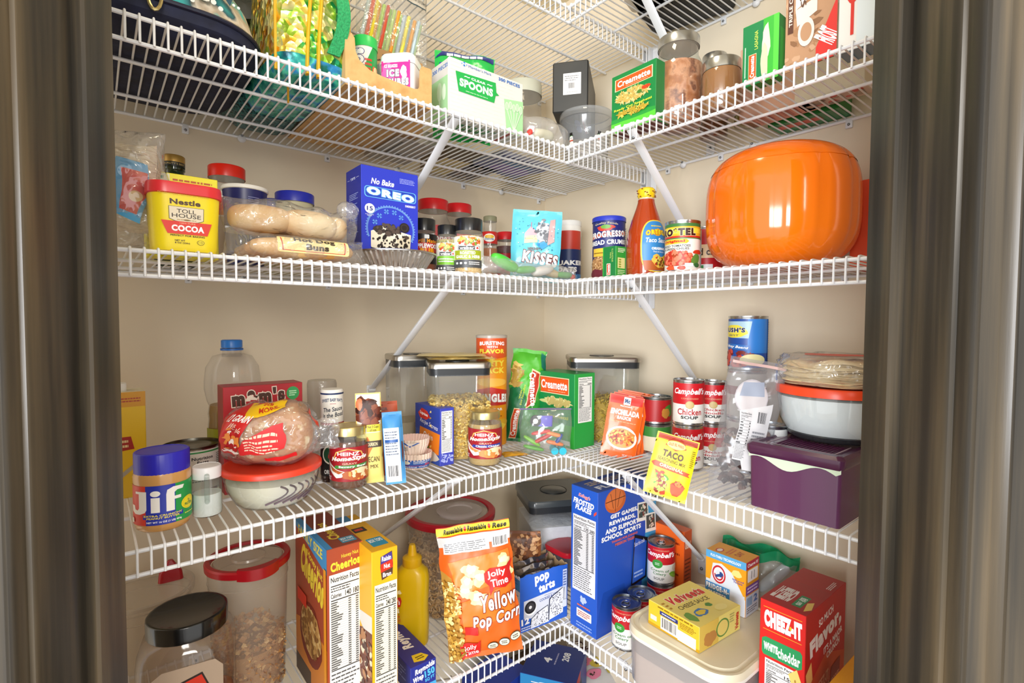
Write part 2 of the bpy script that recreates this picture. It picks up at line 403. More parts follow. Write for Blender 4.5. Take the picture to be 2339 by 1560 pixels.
# ================= setting =================
def struct(mb, name, **k):
    o = mb.build(name, **k); o['kind'] = 'structure'; return o
wallM = noisy('wall_paint', ['#dfd1b8', '#e4d7bf'], 3, .75, bump=.12, detail=12, dist=.004)
b = MB(); box(b, -1.75, 0, 0, .12, .12, 2.47, wallM); struct(b, 'wall_left')
b = MB(); box(b, 0, -1.75, 0, .12, 0, 2.47, wallM); struct(b, 'wall_right')
b = MB(); box(b, -1.75, -1.75, 2.47, .12, .12, 2.53, noisy('ceiling_paint', ['#d9cdb0', '#dfd4b8'], 4, .8)); struct(b, 'ceiling')
b = MB(); box(b, -2.6, -2.6, -.06, .12, .12, 0, noisy('wood_floor', ['#5d4630', '#7a5d40', '#8a6c4c'], 3, .4, (1, 9, 1))); struct(b, 'floor')
b = MB(); box(b, -1.2, -.012, 0, 0, 0, .09, '#3a322b', .003); struct(b, 'baseboard_left')
b = MB(); box(b, -.012, -1.2, 0, 0, -.012, .09, '#3a322b', .003); struct(b, 'baseboard_right')
# dark stained door frame: camera-side plan frame (e along the opening, n into the pantry)
EN = V3((_r.x, _r.y, 0)); NN = V3((math.cos(YAW), math.sin(YAW), 0))
wood = noisy('dark_stained_wood', ['#15130f', '#2e2921', '#4a4030', '#6a5a42'], 5, .30, (9, 9, .3), bump=.3, detail=10, pos=[.25, .45, .6, .8], dist=.002)
def door_post(s, far, name):
    """s = -1 left, +1 right; far = lateral distance of the stop's edge at the pantry side"""
    zf, zn = .555, .462
    # plan profile (lateral, depth) going from pantry side to room side and out along the casing
    g = far; j = g+.012
    prof = [(j+.11, zf), (g, zf), (g, zf-.035), (g+.002, zf-.038), (j, zf-.038), (j, zn+.004), (j+.002, zn), (j+.006, zn-.001),
            (j+.0065, zn-.012), (j+.009, zn-.016), (j+.014, zn-.014), (j+.018, zn-.011), (j+.034, zn-.012), (j+.037, zn-.016), (j+.041, zn-.019), (j+.046, zn-.017), (j+.049, zn-.014),
            (j+.066, zn-.016), (j+.070, zn-.022), (j+.078, zn-.025), (j+.085, zn-.022), (j+.088, zn-.018), (j+.094, zn-.018), (j+.094, zn+.03), (j+.11, zn+.03)]
    b = MB(); vs = []; n = len(prof)
    for z in (0, 2.08):
        for x, d in prof:
            p = CAM+EN*(s*x)+NN*d; vs.append((p.x, p.y, z))
    fs = [[i, (i+1) % n, n+(i+1) % n, n+i] for i in range(n)]+[list(range(n)), list(range(n, 2*n))]
    if s > 0: fs = [f[::-1] for f in fs]
    b.add(vs, fs, wood, True); return struct(b, name, ang=30)
door_post(-1, 897/FPX*.555*1.0, 'trim_1'); door_post(1, 805/FPX*.555*1.0, 'trim_2')
# drywall either side of the frame
for s, nm in ((-1, 'wall_front_left'), (1, 'wall_front_right')):
    b = MB(); vs = []
    for z in (0, 2.47):
        for x, d in ((.52, .475), (.95, .475), (.95, .555), (.52, .555)):
            p = CAM+EN*(s*x)+NN*d; vs.append((p.x, p.y, z))
    b.add(vs, [[0, 1, 5, 4], [1, 2, 6, 5], [2, 3, 7, 6], [3, 0, 4, 7], [0, 1, 2, 3], [4, 5, 6, 7]], wallM); struct(b, nm)
# ---------------- wire shelves ----------------
WH = M('#e9eaec', .28, coat=.3); WHP = M('#dfe1e4', .4)
metal = M('#b8bcc0', .3, 1); steel = M('#8d9196', .35, 1)
XL, YR = -1.20, -1.12
def wire_shelf(lv, side):
    h = LV[lv]; names = dict(E='topmost level, above eye height', A='second level from the top', B='third level, nearest eye height', C='fourth level from the top', D='fifth level, lowest full shelf in view')
    lab = ('white wire shelf run along the left wall, ' if side == 'L' else 'white wire shelf run along the right wall, ')+names[lv]
    t = thing('wire_shelf', lab, 'shelf', (0, 0, h), group=None)
    d = DL if side == 'L' else DR
    if side == 'L': Q = lambda a, o, z: V3((a, -o, z)); a0, a1 = XL, -.006; mids = (.37, .746)
    else: Q = lambda a, o, z: V3((-o, a, z)); a0, a1 = YR, -DL-.006; mids = (.5,)
    b = MB(); n = int((a1-a0)/.0153)
    for i in range(n+1):
        a = a1-.004-i*.0153
        if a < a0: break
        tube(b, [Q(a, .002, .0046), Q(a, d-.001, .0046), Q(a, d+.003, .0035), Q(a, d+.0046, .0005), Q(a, d+.0046, -.0335)], .00155, WH, 6)
    b.build('wire_deck', t)
    def rail(nm, o, z=0, r=.003, e=0): b = MB(); tube(b, [Q(a0, o, z), Q(a1+e, o, z)], r, WH, 8); b.build(nm, t)
    rail('front_rail', d); rail('lip_rail', d, -.0325); rail('back_rail', .003)
    for m in mids: rail('support_rail', d*(1-m))
    # wall clips under the back rail
    cl = {'L': (-.984, -.882, -.70, -.52, -.317, -.182, -.03), 'R': (-.86, -.675, -.60, -.503, -.459)}[side]
    for i, a in enumerate(cl):
        b = MB(); p = Q(a, 0, 0)
        if i % 2 == 0:
            R0 = V3((.007, 0, 0)) if side == 'L' else V3((0, .007, 0))
            lo = Q(a-.006, 0, -.016); hi = Q(a+.006, .006, .003); box(b, min(lo.x, hi.x), min(lo.y, hi.y), lo.z, max(lo.x, hi.x), max(lo.y, hi.y), hi.z, WHP, .0015)
            sphere(b, Q(a, .006, -.009), .0028, steel, 8, 5)
        else:
            sphere(b, Q(a, .005, -.003), .0085, WHP, 10, 7, (1, .7, 1) if side == 'L' else (.7, 1, 1)); sphere(b, Q(a, .010, .002), .003, steel, 8, 5)
        b.build('wall_clip', t)
    # diagonal brace
    b = MB(); ab = -.595 if side == 'L' else -.573; ft = .272
    if lv == 'E' and side == 'L': ab = -.7
    P0, P1 = Q(ab, d-.004, -.006), Q(ab, .010, -ft+.012); dd = (P1-P0).normalized(); X = (V3((1, 0, 0)) if side == 'L' else V3((0, 1, 0))); Y = dd.cross(X)
    vs = []
    for p, w in ((P0, .0095), (P0+dd*.02, .0095), (P1-dd*.02, .0085), (P1, .0085)):
        for u, v in ((-1, .1), (-.75, -.45), (0, -.6), (.75, -.45), (1, .1), (.8, .25), (-.8, .25)): vs.append(p+X*(u*w)+Y*(v*w))
    fs = [[i*7+k, i*7+(k+1) % 7, (i+1)*7+(k+1) % 7, (i+1)*7+k] for i in range(3) for k in range(7)]+[list(range(7)), list(range(21, 28))]
    b.add(vs, fs, WHP, True)
    lo, hi = Q(ab-.0105, .0, -ft-.030), Q(ab+.0105, .004, -ft+.02); box(b, min(lo.x, hi.x), min(lo.y, hi.y), lo.z, max(lo.x, hi.x), max(lo.y, hi.y), hi.z, WHP, .0018)
    tube(b, [Q(ab-.009, .008, -ft+.008), Q(ab+.009, .008, -ft+.008)], .005, WHP, 8)
    tube(b, [Q(ab-.011, d, 0), Q(ab+.011, d, 0)], .0052, WHP, 8)
    sphere(b, Q(ab, .005, -ft-.016), .004, steel, 8, 5); sphere(b, P0+dd*.016+Y*-.006, .003, steel, 8, 5)
    if not (lv == 'E' and side == 'L'): b.build('brace', t, label='diagonal white support brace with a screwed foot')
    if side == 'L':   # moulded end bracket on the right wall
        b = MB(); box(b, -.005, -.425, -.055, -.0005, -.385, .012, WHP, .002)
        for y in (-.408, -.390): box(b, -.022, y-.0015, -.050, -.004, y+.0015, .006, WHP, .001)
        box(b, -.022, -.408, -.052, -.004, -.39, -.049, WHP, .001); b.build('end_bracket', t)
    else:
        b = MB(); tube(b, [Q(a1, d-.001, 0), Q(a1+.008, d-.001, -.002)], .0042, WHP, 8); b.build('end_cap', t); b = MB(); tube(b, [Q(a1, d, -.0325), Q(a1+.005, d, -.0325)], .0042, WHP, 8); b.build('end_cap', t)
    return t
for lv in 'EABCD':
    for sd in 'LR': wire_shelf(lv, sd)
# shelf below the frame's bottom edge: solid board carrying the low boxes
b = MB(); box(b, -1.2, -.40, LV['F']-.02, -.001, -.001, LV['F'], noisy('low_shelf_wood', ['#4a3b2d', '#5a4836'], 4, .6, (1, 6, 1))); box(b, -.45, -1.1, LV['F']-.02, -.001, -.4, LV['F'], M('#4f3f30', .6))
b.build('low_shelf_board', label='brown board shelf in shadow below the lowest wire shelf', category='shelf')
# ================= kit for round things, bags and contents =================
def cth(px): return math.cos(math.atan((px-PW/2)/FPX))
def rspot(pxl, pxr, lv, wall='L', off=None, py=None, z=None):
    """centre and radius of a round thing spanning pxl..pxr; either centre `off` from the wall or front foot at row py"""
    cx = (pxl+pxr)/2; z = zs(lv) if z is None else z
    if off is not None: P = at(cx, wall, off, z); return P, (pxr-pxl)/2*mpp(P)*cth(cx)
    F = pl(cx, py, 2, z); r = .03
    for _ in range(6):
        P = away(F, r); r = (pxr-pxl)/2*mpp(P)*cth(cx)
    return P, r
def H(P, y): return zat(P, y)-P[2]
def boxtop(px, ytop, h, lv, pxl, pxr, a=0, z0=None, wl=None, wr=None):
    z = zs(lv) if z0 is None else z0; Q = pl(px, ytop, 2, z+h); P = V3((Q.x, Q.y, z)); a = math.radians(a)
    if wr is None: wr = span(P, a, pxr, z+h)
    if wl is None: wl = span(P, a+PI/2, pxl, z+h)
    return P, a, wr, wl, h
GLASS = clear('jar_glass', '#f4f8f6', haze=.05, hcol='#dfe4e0', rough=.03, ior=1.5, edge=.18, spread=1.2)
PLAST = clear('clear_plastic', '#fbfbfb', haze=.05, rough=.08, ior=1.42, edge=.12)
FROST = clear('frosted_plastic', '#f6f4f0', haze=.30, hcol='#d8d2c8', rough=.2, ior=1.4, edge=.35)
FILM = clear('crinkled_film', '#fbfbfb', haze=.10, rough=.09, ior=1.42, bump=1.0, bs=85, edge=.0, spread=2.4, bd=.006)
FILMS = clear('soft_film', '#f8f8f8', haze=.16, rough=.14, ior=1.4, bump=.8, bs=60, edge=.02, spread=1.9, bd=.004)
GOLD = M('#cdbb80', .32, .85); GOLDD = M('#a98b45', .35, .8); TIN = M('#c4c7ca', .25, 1); TIND = M('#8f9397', .3, 1)
def can(label, P, r, h, art, body='#ffffff', group=None, cat='can', rz=0, rim=TIN, tab=True, name='food_can', arc=220, gold=False):
    t = thing(name, label, cat, P, facing(P)+math.radians(rz), group)
    b = MB(); lathe(b, [(r*.95, 0), (r, .002), (r, .004), (r*.985, .006), (r*.985, h-.006), (r, h-.004)], TIN, 44); lathe(b, [(r*.988, .006), (r*.988, h-.006)], body, 44, cap=False)
    s = wrap(b, r*.988, .006, h-.006, arc); art(s); b.build('can_body', t)
    b = MB(); m = GOLD if gold else rim
    lathe(b, [(r*.985, h-.005), (r*1.012, h-.003), (r*1.012, h), (r*.96, h+.0002), (r*.945, h-.0035), (r*.80, h-.0035), (r*.78, h-.0028), (r*.6, h-.0028), (r*.58, h-.0035), (0, h-.0035)], m, 44, cap=False)
    b.build('can_lid', t)
    if tab:
        b = MB(); tube(b, [(r*.42*math.cos(a)*.7, -r*.25+r*.42*math.sin(a), h-.0015) for a in [2*PI*k/14 for k in range(14)]], .0012, TIN, 6, closed=True)
        box(b, -r*.13, -.002, h-.0025, r*.13, r*.42, h-.001, TIN); b.build('pull_tab', t)
    return t
def lid(t, r, z0, z1, col, n='lid', rib=0, cx=0, cy=0, dome=0, seg=56, sx=1, sy=1):
    b = MB(); m = mt_(col); e = min(.0018, (z1-z0)*.2)
    vs = [(r, z0), (r, z1-e), (r-e*.4, z1-e*.4), (r-e, z1), (r*.9, z1), (r*.88, z1-.0006), (0, z1+dome)]
    lathe(b, vs, m, seg*(2 if rib else 1), cx, cy, sx, sy, rib=(.003, rib) if rib else None, cap=False); lathe(b, [(0, z0+.0004), (r*.97, z0+.0004)], '#cfcdc4', 24, cx, cy, sx, sy, cap=False); return b.build(n, t)
def jar(label, P, r, h, lidcol, prof=None, fill=None, filltop=.82, neck=.82, lidh=.016, art=None, arc=220, lz=(.15, .75), name='glass_jar', cat='jar', glass=None, rz=0, group=None, rib=0, lidr=None, fillname='filling', shoulder=.86, artdv=None, lidname='lid'):
    t = thing(name, label, cat, P, facing(P)+math.radians(rz), group); hb = h-lidh*.75; g = glass or GLASS
    pr = prof or [(.0, 0), (.86, .0), (.97, .03), (1, .08), (1, shoulder-.10), (.985, shoulder-.04), (.93, shoulder+.02), (neck+.02, shoulder+.07), (neck, shoulder+.10), (neck, 1)]
    b = MB(); lathe(b, [(a*r, z*hb) for a, z in pr], g, 44, cap=False); b.build('jar_body', t)
    if fill:
        b = MB(); q = [(a*r*.955, max(z*hb, .002)) for a, z in pr if z < filltop]
        last = q[-1][0]; q += [(last, filltop*hb), (0, filltop*hb+.0005)]; lathe(b, q, fill, 40, cap=False); b.build(fillname, t)
    if art:
        b = MB(); s = wrap(b, r*1.004, lz[0]*hb, lz[1]*hb, arc, dv=artdv); art(s); b.build('label', t)
    lid(t, lidr or r*(neck+.05), h-lidh, h, lidcol, lidname, rib); return t
def nz(x, y, z, s=1, sd=0): return noise.noise(V3((x*s+sd*7.3, y*s-sd*3.1, z*s+sd*1.7)))
def pillow(mb, w, h, T, mat, seed=0, nx=22, ny=26, seam=.0, crump=.003, sc=40, cx=0, z0=0, pw=.5, pinch=.0, hold=0):
    """closed bag: x -w/2..w/2, z 0..h, bulging +-T in y; returns the front surface for printing"""
    def core(u, v, sg):
        bul = (max(0, math.sin(PI*min(max((u-seam)/(1-2*seam), 0), 1)))**pw)*(max(0, math.sin(PI*min(max((v-seam)/(1-2*seam), 0), 1)))**pw)
        x = (u-.5)*w*(1-pinch*math.sin(PI*v)); z = v*h
        n = nz(x, z, sg*.5, sc, seed)*crump+nz(x, z, sg, sc*2.7, seed)*crump*.45
        ex = nz(0, z, 1, sc*.8, seed+3)*crump*1.2*(1 if u > .5 else -1)*abs(2*u-1)
        return V3((cx+x+ex, sg*T*bul+n*(.3+bul), z0+z+nz(x, 0, 2, sc*.8, seed+5)*crump*abs(2*v-1)))
    vs = []; fs = []; N = nx+1
    for sg in (-1, 1):
        for j in range(ny+1):
            for i in range(nx+1): vs.append(core(i/nx, j/ny, sg))
    o = N*(ny+1)
    for j in range(ny):
        for i in range(nx):
            a = j*N+i; fs += [[a, a+1, a+N+1], [a, a+N+1, a+N], [o+a, o+a+N, o+a+N+1], [o+a, o+a+N+1, o+a+1]]
    mb.add(vs, fs, mat, True)
    def fn(s, t, off):
        p = core(min(max(s/w, 0), 1), min(max(t/h, 0), 1), -1); return p+V3((0, -.0007-off*1.5, 0))
    return Sheet(mb, fn, w, h, du=w/nx, dv=h/ny, base=.0004, step=.00007)
def pose(o, lean=0, roll=0, yaw=None):
    """lean back (deg, about local x) and roll sideways (deg, about the view direction)"""
    rz = o.rotation_euler.z if yaw is None else yaw
    o.rotation_mode = 'QUATERNION'
    from mathutils import Quaternion
    o.rotation_quaternion = Quaternion((0, 0, 1), rz) @ Quaternion((0, 1, 0), math.radians(roll)) @ Quaternion((1, 0, 0), math.radians(-lean))
    return o
def packet(name, label, cat, TLp, TRp, BLp, lv_, lean, T, mat, art, group=None, seam=.04, seed=0, crump=.0006, z0=None, pw=.35, depth=None, **k):
    """flat pouch placed by its corners in the picture; foot on the shelf, leaning back"""
    z = (zs(lv_) if z0 is None else z0)+.001; P = pl(BLp[0], BLp[1], 2, z) if depth is None else CAM+(FWD+RGT*((BLp[0]-PW/2)/FPX)+UPV*((PH/2-BLp[1])/FPX))*depth
    if depth: P.z = z
    m = mpp(P); w = math.hypot(TRp[0]-TLp[0], TRp[1]-TLp[1])*m*cth(BLp[0])**.5; h = math.hypot(TLp[0]-BLp[0], TLp[1]-BLp[1])*m/math.cos(math.radians(lean))*.985
    roll = math.degrees(math.atan2(TLp[0]-BLp[0], BLp[1]-TLp[1]))
    b = MB(); s = pillow(b, w, h, T, mat, seed, seam=seam, crump=crump, cx=w/2, pw=pw, **k)
    if art: art(s)
    o = b.build(name, loc=P, rz=facing(P), label=label, category=cat, group=group)
    return pose(o, lean, roll), w, h
def pasta_shells(b, n, reg, r, L, cols, seed=0, kind='elbow'):
    """loose pieces scattered over reg(rnd) -> (point, outward)"""
    rnd = random.Random(seed)
    for i in range(n):
        p = V3(reg(rnd)); c = cols[i % len(cols)]; ax = V3((rnd.gauss(0, 1), rnd.gauss(0, 1), rnd.gauss(0, 1))).normalized(); x, y = frame3(ax)
        if kind == 'elbow': pts = [p+(x*math.cos(t)+y*math.sin(t))*L for t in [k*PI*.95/4 for k in range(5)]]; tube(b, pts, r, c, 5)
        elif kind == 'ring': tube(b, [p+(x*math.cos(t)+y*math.sin(t))*L for t in [k*2*PI/8 for k in range(8)]], r, c, 5, closed=True)
        elif kind == 'stick': tube(b, [p-ax*L, p+ax*L], r, c, 4)
        elif kind == 'bead': sphere(b, p, L*(.7+.5*rnd.random()), c, 6, 4, (1, .75, .85), V3((0, 0, 1)).rotation_difference(ax).to_matrix())
        elif kind == 'flake':
            q = L*(.6+.8*rnd.random()); b.add([p+x*q, p+y*q*.8+ax*q*.3, p-x*q, p-y*q*.8+ax*q*.2, p+ax*q*.1], [[0, 1, 4], [1, 2, 4], [2, 3, 4], [3, 0, 4]], c)
def boxreg(hw, hd, z0, z1, top=.3, jit=.004):
    """random points near the walls and top of a filled rounded box"""
    def f(r):
        q = r.random()
        if q < top: return (r.uniform(-hw, hw), r.uniform(-hd, hd), z1-r.random()*jit*1.5+.003*math.sin(r.random()*3))
        z = r.uniform(z0, z1)
        if q < top+(1-top)*.6: return (r.uniform(-hw, hw), -hd+r.random()*jit, z)
        s = 1 if r.random() < .5 else -1; return (s*(hw-r.random()*jit), r.uniform(-hd, hd), z)
    return f
def cylreg(R, z0, z1, top=.25, jit=.004, rng=(-150, -30)):
    def f(r):
        if r.random() < top: a = r.random()*2*PI; q = R*math.sqrt(r.random()); return (q*math.cos(a), q*math.sin(a), z1-r.random()*jit)
        a = math.radians(r.uniform(rng[0]-20, rng[1]+20)); q = R-r.random()*jit; return (q*math.cos(a), q*math.sin(a), r.uniform(z0, z1))
    return f
def stuff(b, name, label, cat, loc, rz):
    o = b.build(name, loc=loc, rz=rz, label=label, category=cat); o['kind'] = 'stuff'; return o
# ================= third level (B): left run =================
# cocoa tub
P = at(340, 'L', .385, zs('B')); w = span(P, 0, 509, P.z+.08); h = zat(P, 409)-P.z
t = thing('cocoa_tub', 'yellow plastic cocoa tub with a red lid, at the left end of the third shelf', 'tub', P)
b = MB(); D2 = .075; loft(b, [(0, w/2*.86, D2/2*.86, .018, w/2, D2/2), (.006, w/2*.9, D2/2*.9, .02, w/2, D2/2), (h-.012, w/2*.985, D2/2*.985, .022, w/2, D2/2), (h-.006, w/2, D2/2, .022, w/2, D2/2)], M('#f8e01c', .38))
def cocoafn(s_, t_, o):
    k = .905+.085*min(max((t_-.006)/(h-.018), 0), 1); return V3((w/2+(s_-w/2)*k, D2/2-(D2/2)*k-o-.0003, t_))
s = Sheet(b, cocoafn, w, h)
s.T('Nestle', .27, .69, .69, .77, '#4a2a1a', b=.035); s.P([(.25, .66), (.74, .66), (.74, .47), (.66, .44), (.5, .42), (.33, .44), (.25, .47)], '#4a3a2a'); s.P([(.258, .655), (.732, .655), (.732, .475), (.655, .446), (.5, .427), (.335, .446), (.258, .475)], '#e9dcc0')
s.T('TOLL', .36, .565, .63, .625, '#3a2c22', b=.01); s.T('HOUSE', .29, .495, .70, .555, '#3a2c22', b=.01); s.L(.36, .455, .64, .475, 1, '#b08a50'); s.E(.5, .465, .05, .012, '#8a6a30')
s.P([(.14, .44), (.86, .44), (.80, .25), (.22, .25)], '#e0321e'); s.T('100% PURE', .40, .405, .62, .425, '#f5c8a0'); s.T('COCOA', .28, .29, .75, .385, '#ffffff', b=.05); s.T('PERFECT FOR BAKING', .26, .215, .76, .24, '#3a2a10', b=.02)
s.T('NET WT', .32, .14, .47, .165, '#3a2a10', b=.02); s.T('8 OZ (226g)', .32, .10, .54, .13, '#3a2a10', b=.02); s.E(.70, .14, .055, .035, '#3a2a10'); s.E(.70, .14, .048, .03, '#f8e01c'); s.T('10', .67, .125, .73, .155, '#3a2a10'); s.T('NO ARTIFICIAL FLAVORS OR COLORS', .12, .83, .80, .86, '#c89a10')
b.build('tub_body', t)
b = MB(); loft(b, [(h-.014, w/2*1.0, D2/2*1.0, .022, w/2, D2/2), (h-.013, w/2*1.045, D2/2*1.05, .024, w/2, D2/2), (h-.002, w/2*1.045, D2/2*1.05, .024, w/2, D2/2), (h+.002, w/2*1.02, D2/2*1.02, .022, w/2, D2/2), (h+.001, w/2*.94, D2/2*.9, .018, w/2, D2/2)], M('#e0343a', .3)); b.build('lid', t)
# yellow box behind the tub
g = boxgeo(0, 0, 'B', 0, 497, 387, off=.27, wl=.05) if 0 else None
P = at(336, 'L', .29, zs('B')); c = Carton('food_carton', 'bright yellow carton standing behind the red-lidded yellow tub', 'box', (P, 0, span(P, 0, 497, P.z+.12), .05, zat(P, 386)-P.z), '#f6ee2a', other='#efe030')
c.F.R(.02, .70, .32, .99, '#e8ecd0'); c.F.L(.03, .75, .3, .97, 4, '#3f9a6a', .6, 2); c.F.L(.36, .86, .95, .95, 2, '#c05a20', .5, 3); c.done()
# olive oil bottle neck behind
P, r = rspot(352, 452, 'B', off=.10); h = H(P, 357)
t = thing('oil_bottle', 'dark green glass bottle with a gold screw cap behind the yellow carton', 'bottle', P, facing(P))
gl = M('#1c2e14', .08, coat=.6); rn = 26*mpp(P)*cth(400); b = MB(); lathe(b, [(0, 0), (r*.95, 0), (r, .01), (r, h*.62), (r*.8, h*.72), (rn*.95, h*.82), (rn*.9, h*.86), (rn*1.0, h*.87), (rn*1.0, h*.885), (rn*.92, h*.89), (rn*.92, h*.92)], gl, 36); b.build('bottle_body', t)
lid(t, rn*1.0, h*.935, h, M('#b8924a', .35, .6), 'cap', 60); b = MB(); lathe(b, [(rn*.99, h*.895), (rn*.99, h*.933)], '#14180e', 40, cap=False); s = wrap(b, rn*.995, h*.9, h*.93, 150); s.T("QUALITY'S BEST", .08, .2, .92, .85, '#c8b070'); b.build('neck_ring', t)
# bag with wafer pack at far left
P = at(286, 'L', .30, zs('B')); o = None
t = thing('bread_bag', 'clear bag of pale sliced bread with blue and red label, against left door post', 'bag', P, facing(P)-.5)
b = MB(); pillow(b, .088, .125, .038, noisy('pale_bread', ['#c9b79a', '#e3d6bd', '#b8a283'], 60, .9, (1, 1, 6), bump=.3), 4, crump=.004, pw=.35, z0=.03); b.build('bread', t)
b = MB(); s = pillow(b, .108, .168, .048, FILM, 9, crump=.009, sc=30, pw=.4, z0=.001); b.build('film', t)
b = MB(); s = pillow(b, .100, .155, .0465, clear('lbl_clear', '#ffffff', 0, rough=.5, spread=0, edge=0), 9, crump=.004, sc=30, pw=.4, z0=.002)
s.P([(.62, .80), (.93, .76), (.95, .45), (.85, .22), (.62, .30), (.60, .5)], '#4fa8dc'); s.P([(.70, .70), (.93, .68), (.93, .48), (.84, .30), (.68, .34), (.72, .5)], '#d83a28'); s.E(.84, .46, .06, .05, '#e8c890'); b.build('label', t)
# red-lid jar, navy tub, blue-lid cans at the back
P, r = rspot(477, 566, 'B', off=.13); jar('clear round jar with a wide bright red lid behind the bread bags', P, r, H(P, 383), M('#d3220f', .3), fill=M('#c9b4a0', .8), filltop=.7, neck=.9, lidh=.022, art=lambda s: (s.RR(.1, .1, .9, .9, '#d8d4cc', .04), s.RR(.14, .15, .86, .7, '#c8402e', .03)), glass=PLAST, lz=(.5, .84), name='plastic_jar', lidr=r*.97)
P, r = rspot(508, 616, 'B', off=.22); h = H(P, 432)
t = thing('frosting_tub', 'navy blue round tub with a white rim behind the bread rolls', 'tub', P, facing(P))
b = MB(); lathe(b, [(0, 0), (r*.78, 0), (r*.95, h-.006), (r*.95, h-.004)], M('#1d2260', .35), 44); s = wrap(b, lambda z: r*(.785+.165*z/h), .01, h-.006, 160); s.L(.55, .75, .75, .9, 5, '#8a90c0', .3, 4, False); s.B(.62, .62, .05, .04, '#b9a6d8', 4); b.build('tub_body', t)
b = MB(); lathe(b, [(r*.96, h-.006), (r, h-.005), (r*1.01, h-.001), (r*.98, h+.001), (r*.93, h-.001), (0, h-.002)], M('#f0eee6', .4), 44, cap=False); b.build('lid', t)
P, r = rspot(630, 720, 'B', off=.13); jar('canister with a deep blue lid, just behind the bread rolls', P, r, H(P, 444), M('#2a34b4', .35), fill=M('#d9c56a', .6), neck=.93, lidh=.02, name='canister', cat='canister', glass=M('#cfc7a0', .5), lidr=r)
P, r = rspot(600, 650, 'B', off=.08); jar('small canister with a blue lid half hidden beside the larger blue-lidded one', P, r, H(P, 457), M('#242f9c', .35), fill=M('#b0a890', .6), neck=.93, lidh=.02, name='canister', cat='canister', glass=M('#cfc7a0', .5), lidr=r)
# bread rolls
def bun(b, c, L, R_, col, tilt=0, seed=0, ax='x'):
    vs = []; fs = []; nu, nv = 20, 16; ca, sa = math.cos(tilt), math.sin(tilt)
    for j in range(nv+1):
        t_ = -PI/2+PI*j/nv; sx_ = abs(math.sin(t_))**.8*(1 if t_ > 0 else -1); rr = max(math.cos(t_), 0)**.62
        for k in range(nu):
            a = 2*PI*k/nu; x = sx_*L; y = R_*rr*math.cos(a); z = R_*.8*rr*math.sin(a); q = 1+nz(x, y, z, 40, seed)*.06
            vs.append((c[0]+x*ca-z*sa, c[1]+y*q, c[2]+(x*sa+z*ca)*q))
    for j in range(nv):
        for k in range(nu): fs.append([j*nu+k, j*nu+(k+1) % nu, (j+1)*nu+(k+1) % nu, (j+1)*nu+k])
    b.add(vs, fs, col, True)
crust = noisy('bread_crust', ['#e0ac62', '#cf9448', '#ecc88a'], 14, .6, bump=.15); crustl = noisy('pale_roll', ['#e8cb94', '#d9a862', '#f0dcb2'], 10, .65, bump=.2)
P = at(510, 'L', .345, zs('B')); W_ = span(P, 0, 832, P.z+.03); hl1 = zat(at(670, 'L', .36, zs('B')), 540)-zs('B'); hl2 = zat(at(670, 'L', .36, zs('B')), 466)-zs('B')-hl1
t = thing('bun_bag', 'lower bag of golden hot dog buns with a cream label, lying on the third shelf', 'bag', P)
for i in range(4):
    b = MB(); bun(b, (W_*(.50), .036*i-.022, hl1*.48), W_*.36, hl1*.5, crust, 0, i); b.build('bun', t)
b = MB(); s = pillow(b, W_, hl1+.004, .05, FILM, 21, 30, 14, crump=.008, sc=34, cx=W_/2, pw=.45, z0=0); b.build('film', t)
b = MB()
def lab(s_, t_, o): a = math.radians(-28+88*t_/.042); return V3((W_*.30+s_, -.022-(hl1*.5*1.08+o)*math.cos(a), hl1*.48+(hl1*.5*.92+o)*math.sin(a)))
s = Sheet(b, lab, W_*.50, .042, du=.01, dv=.003, step=.00012)
s.RR(0, 0, 1, 1, '#f3dc9a', .04); s.R(.06, .1, .94, .14, '#c8402e'); s.P([(.04, .9), (.055, .9), (.075, .12), (.06, .12)], '#c8402e'); s.P([(.96, .9), (.945, .9), (.925, .12), (.94, .12)], '#c8402e')
s.T('Hot Dog', .22, .58, .80, .98, '#3a2c1c', b=.05); s.T('Buns', .38, .2, .70, .56, '#3a2c1c', b=.05); b.build('label', t)
z2 = zs('B')+hl1; P = at(505, 'L', .33, z2); W_ = span(P, 0, 808, z2+.03)
t = thing('roll_bag', 'upper bag of pale bread rolls resting on the hot dog bun bag', 'bag', P)
for i, (x, y, L_, R_, tl) in enumerate(((.26, 0, .22, hl2*.54, .05), (.62, .0, .21, hl2*.56, -.06), (.35, .05, .24, hl2*.5, 0), (.84, .01, .09, hl2*.5, .1))):
    b = MB(); bun(b, (W_*x, y-.005, hl2*.5), W_*L_, R_, crustl, tl*.5, 10+i); b.build('bread_roll', t)
b = MB(); pillow(b, W_*1.02, hl2+.004, .052, FILM, 33, 34, 16, crump=.011, sc=36, cx=W_*.51, pw=.42, z0=.0)
sphere(b, (W_*.93, -.01, hl2+.006), .018, FILM, 14, 10, (1.1, .8, .9)); b.build('film', t)
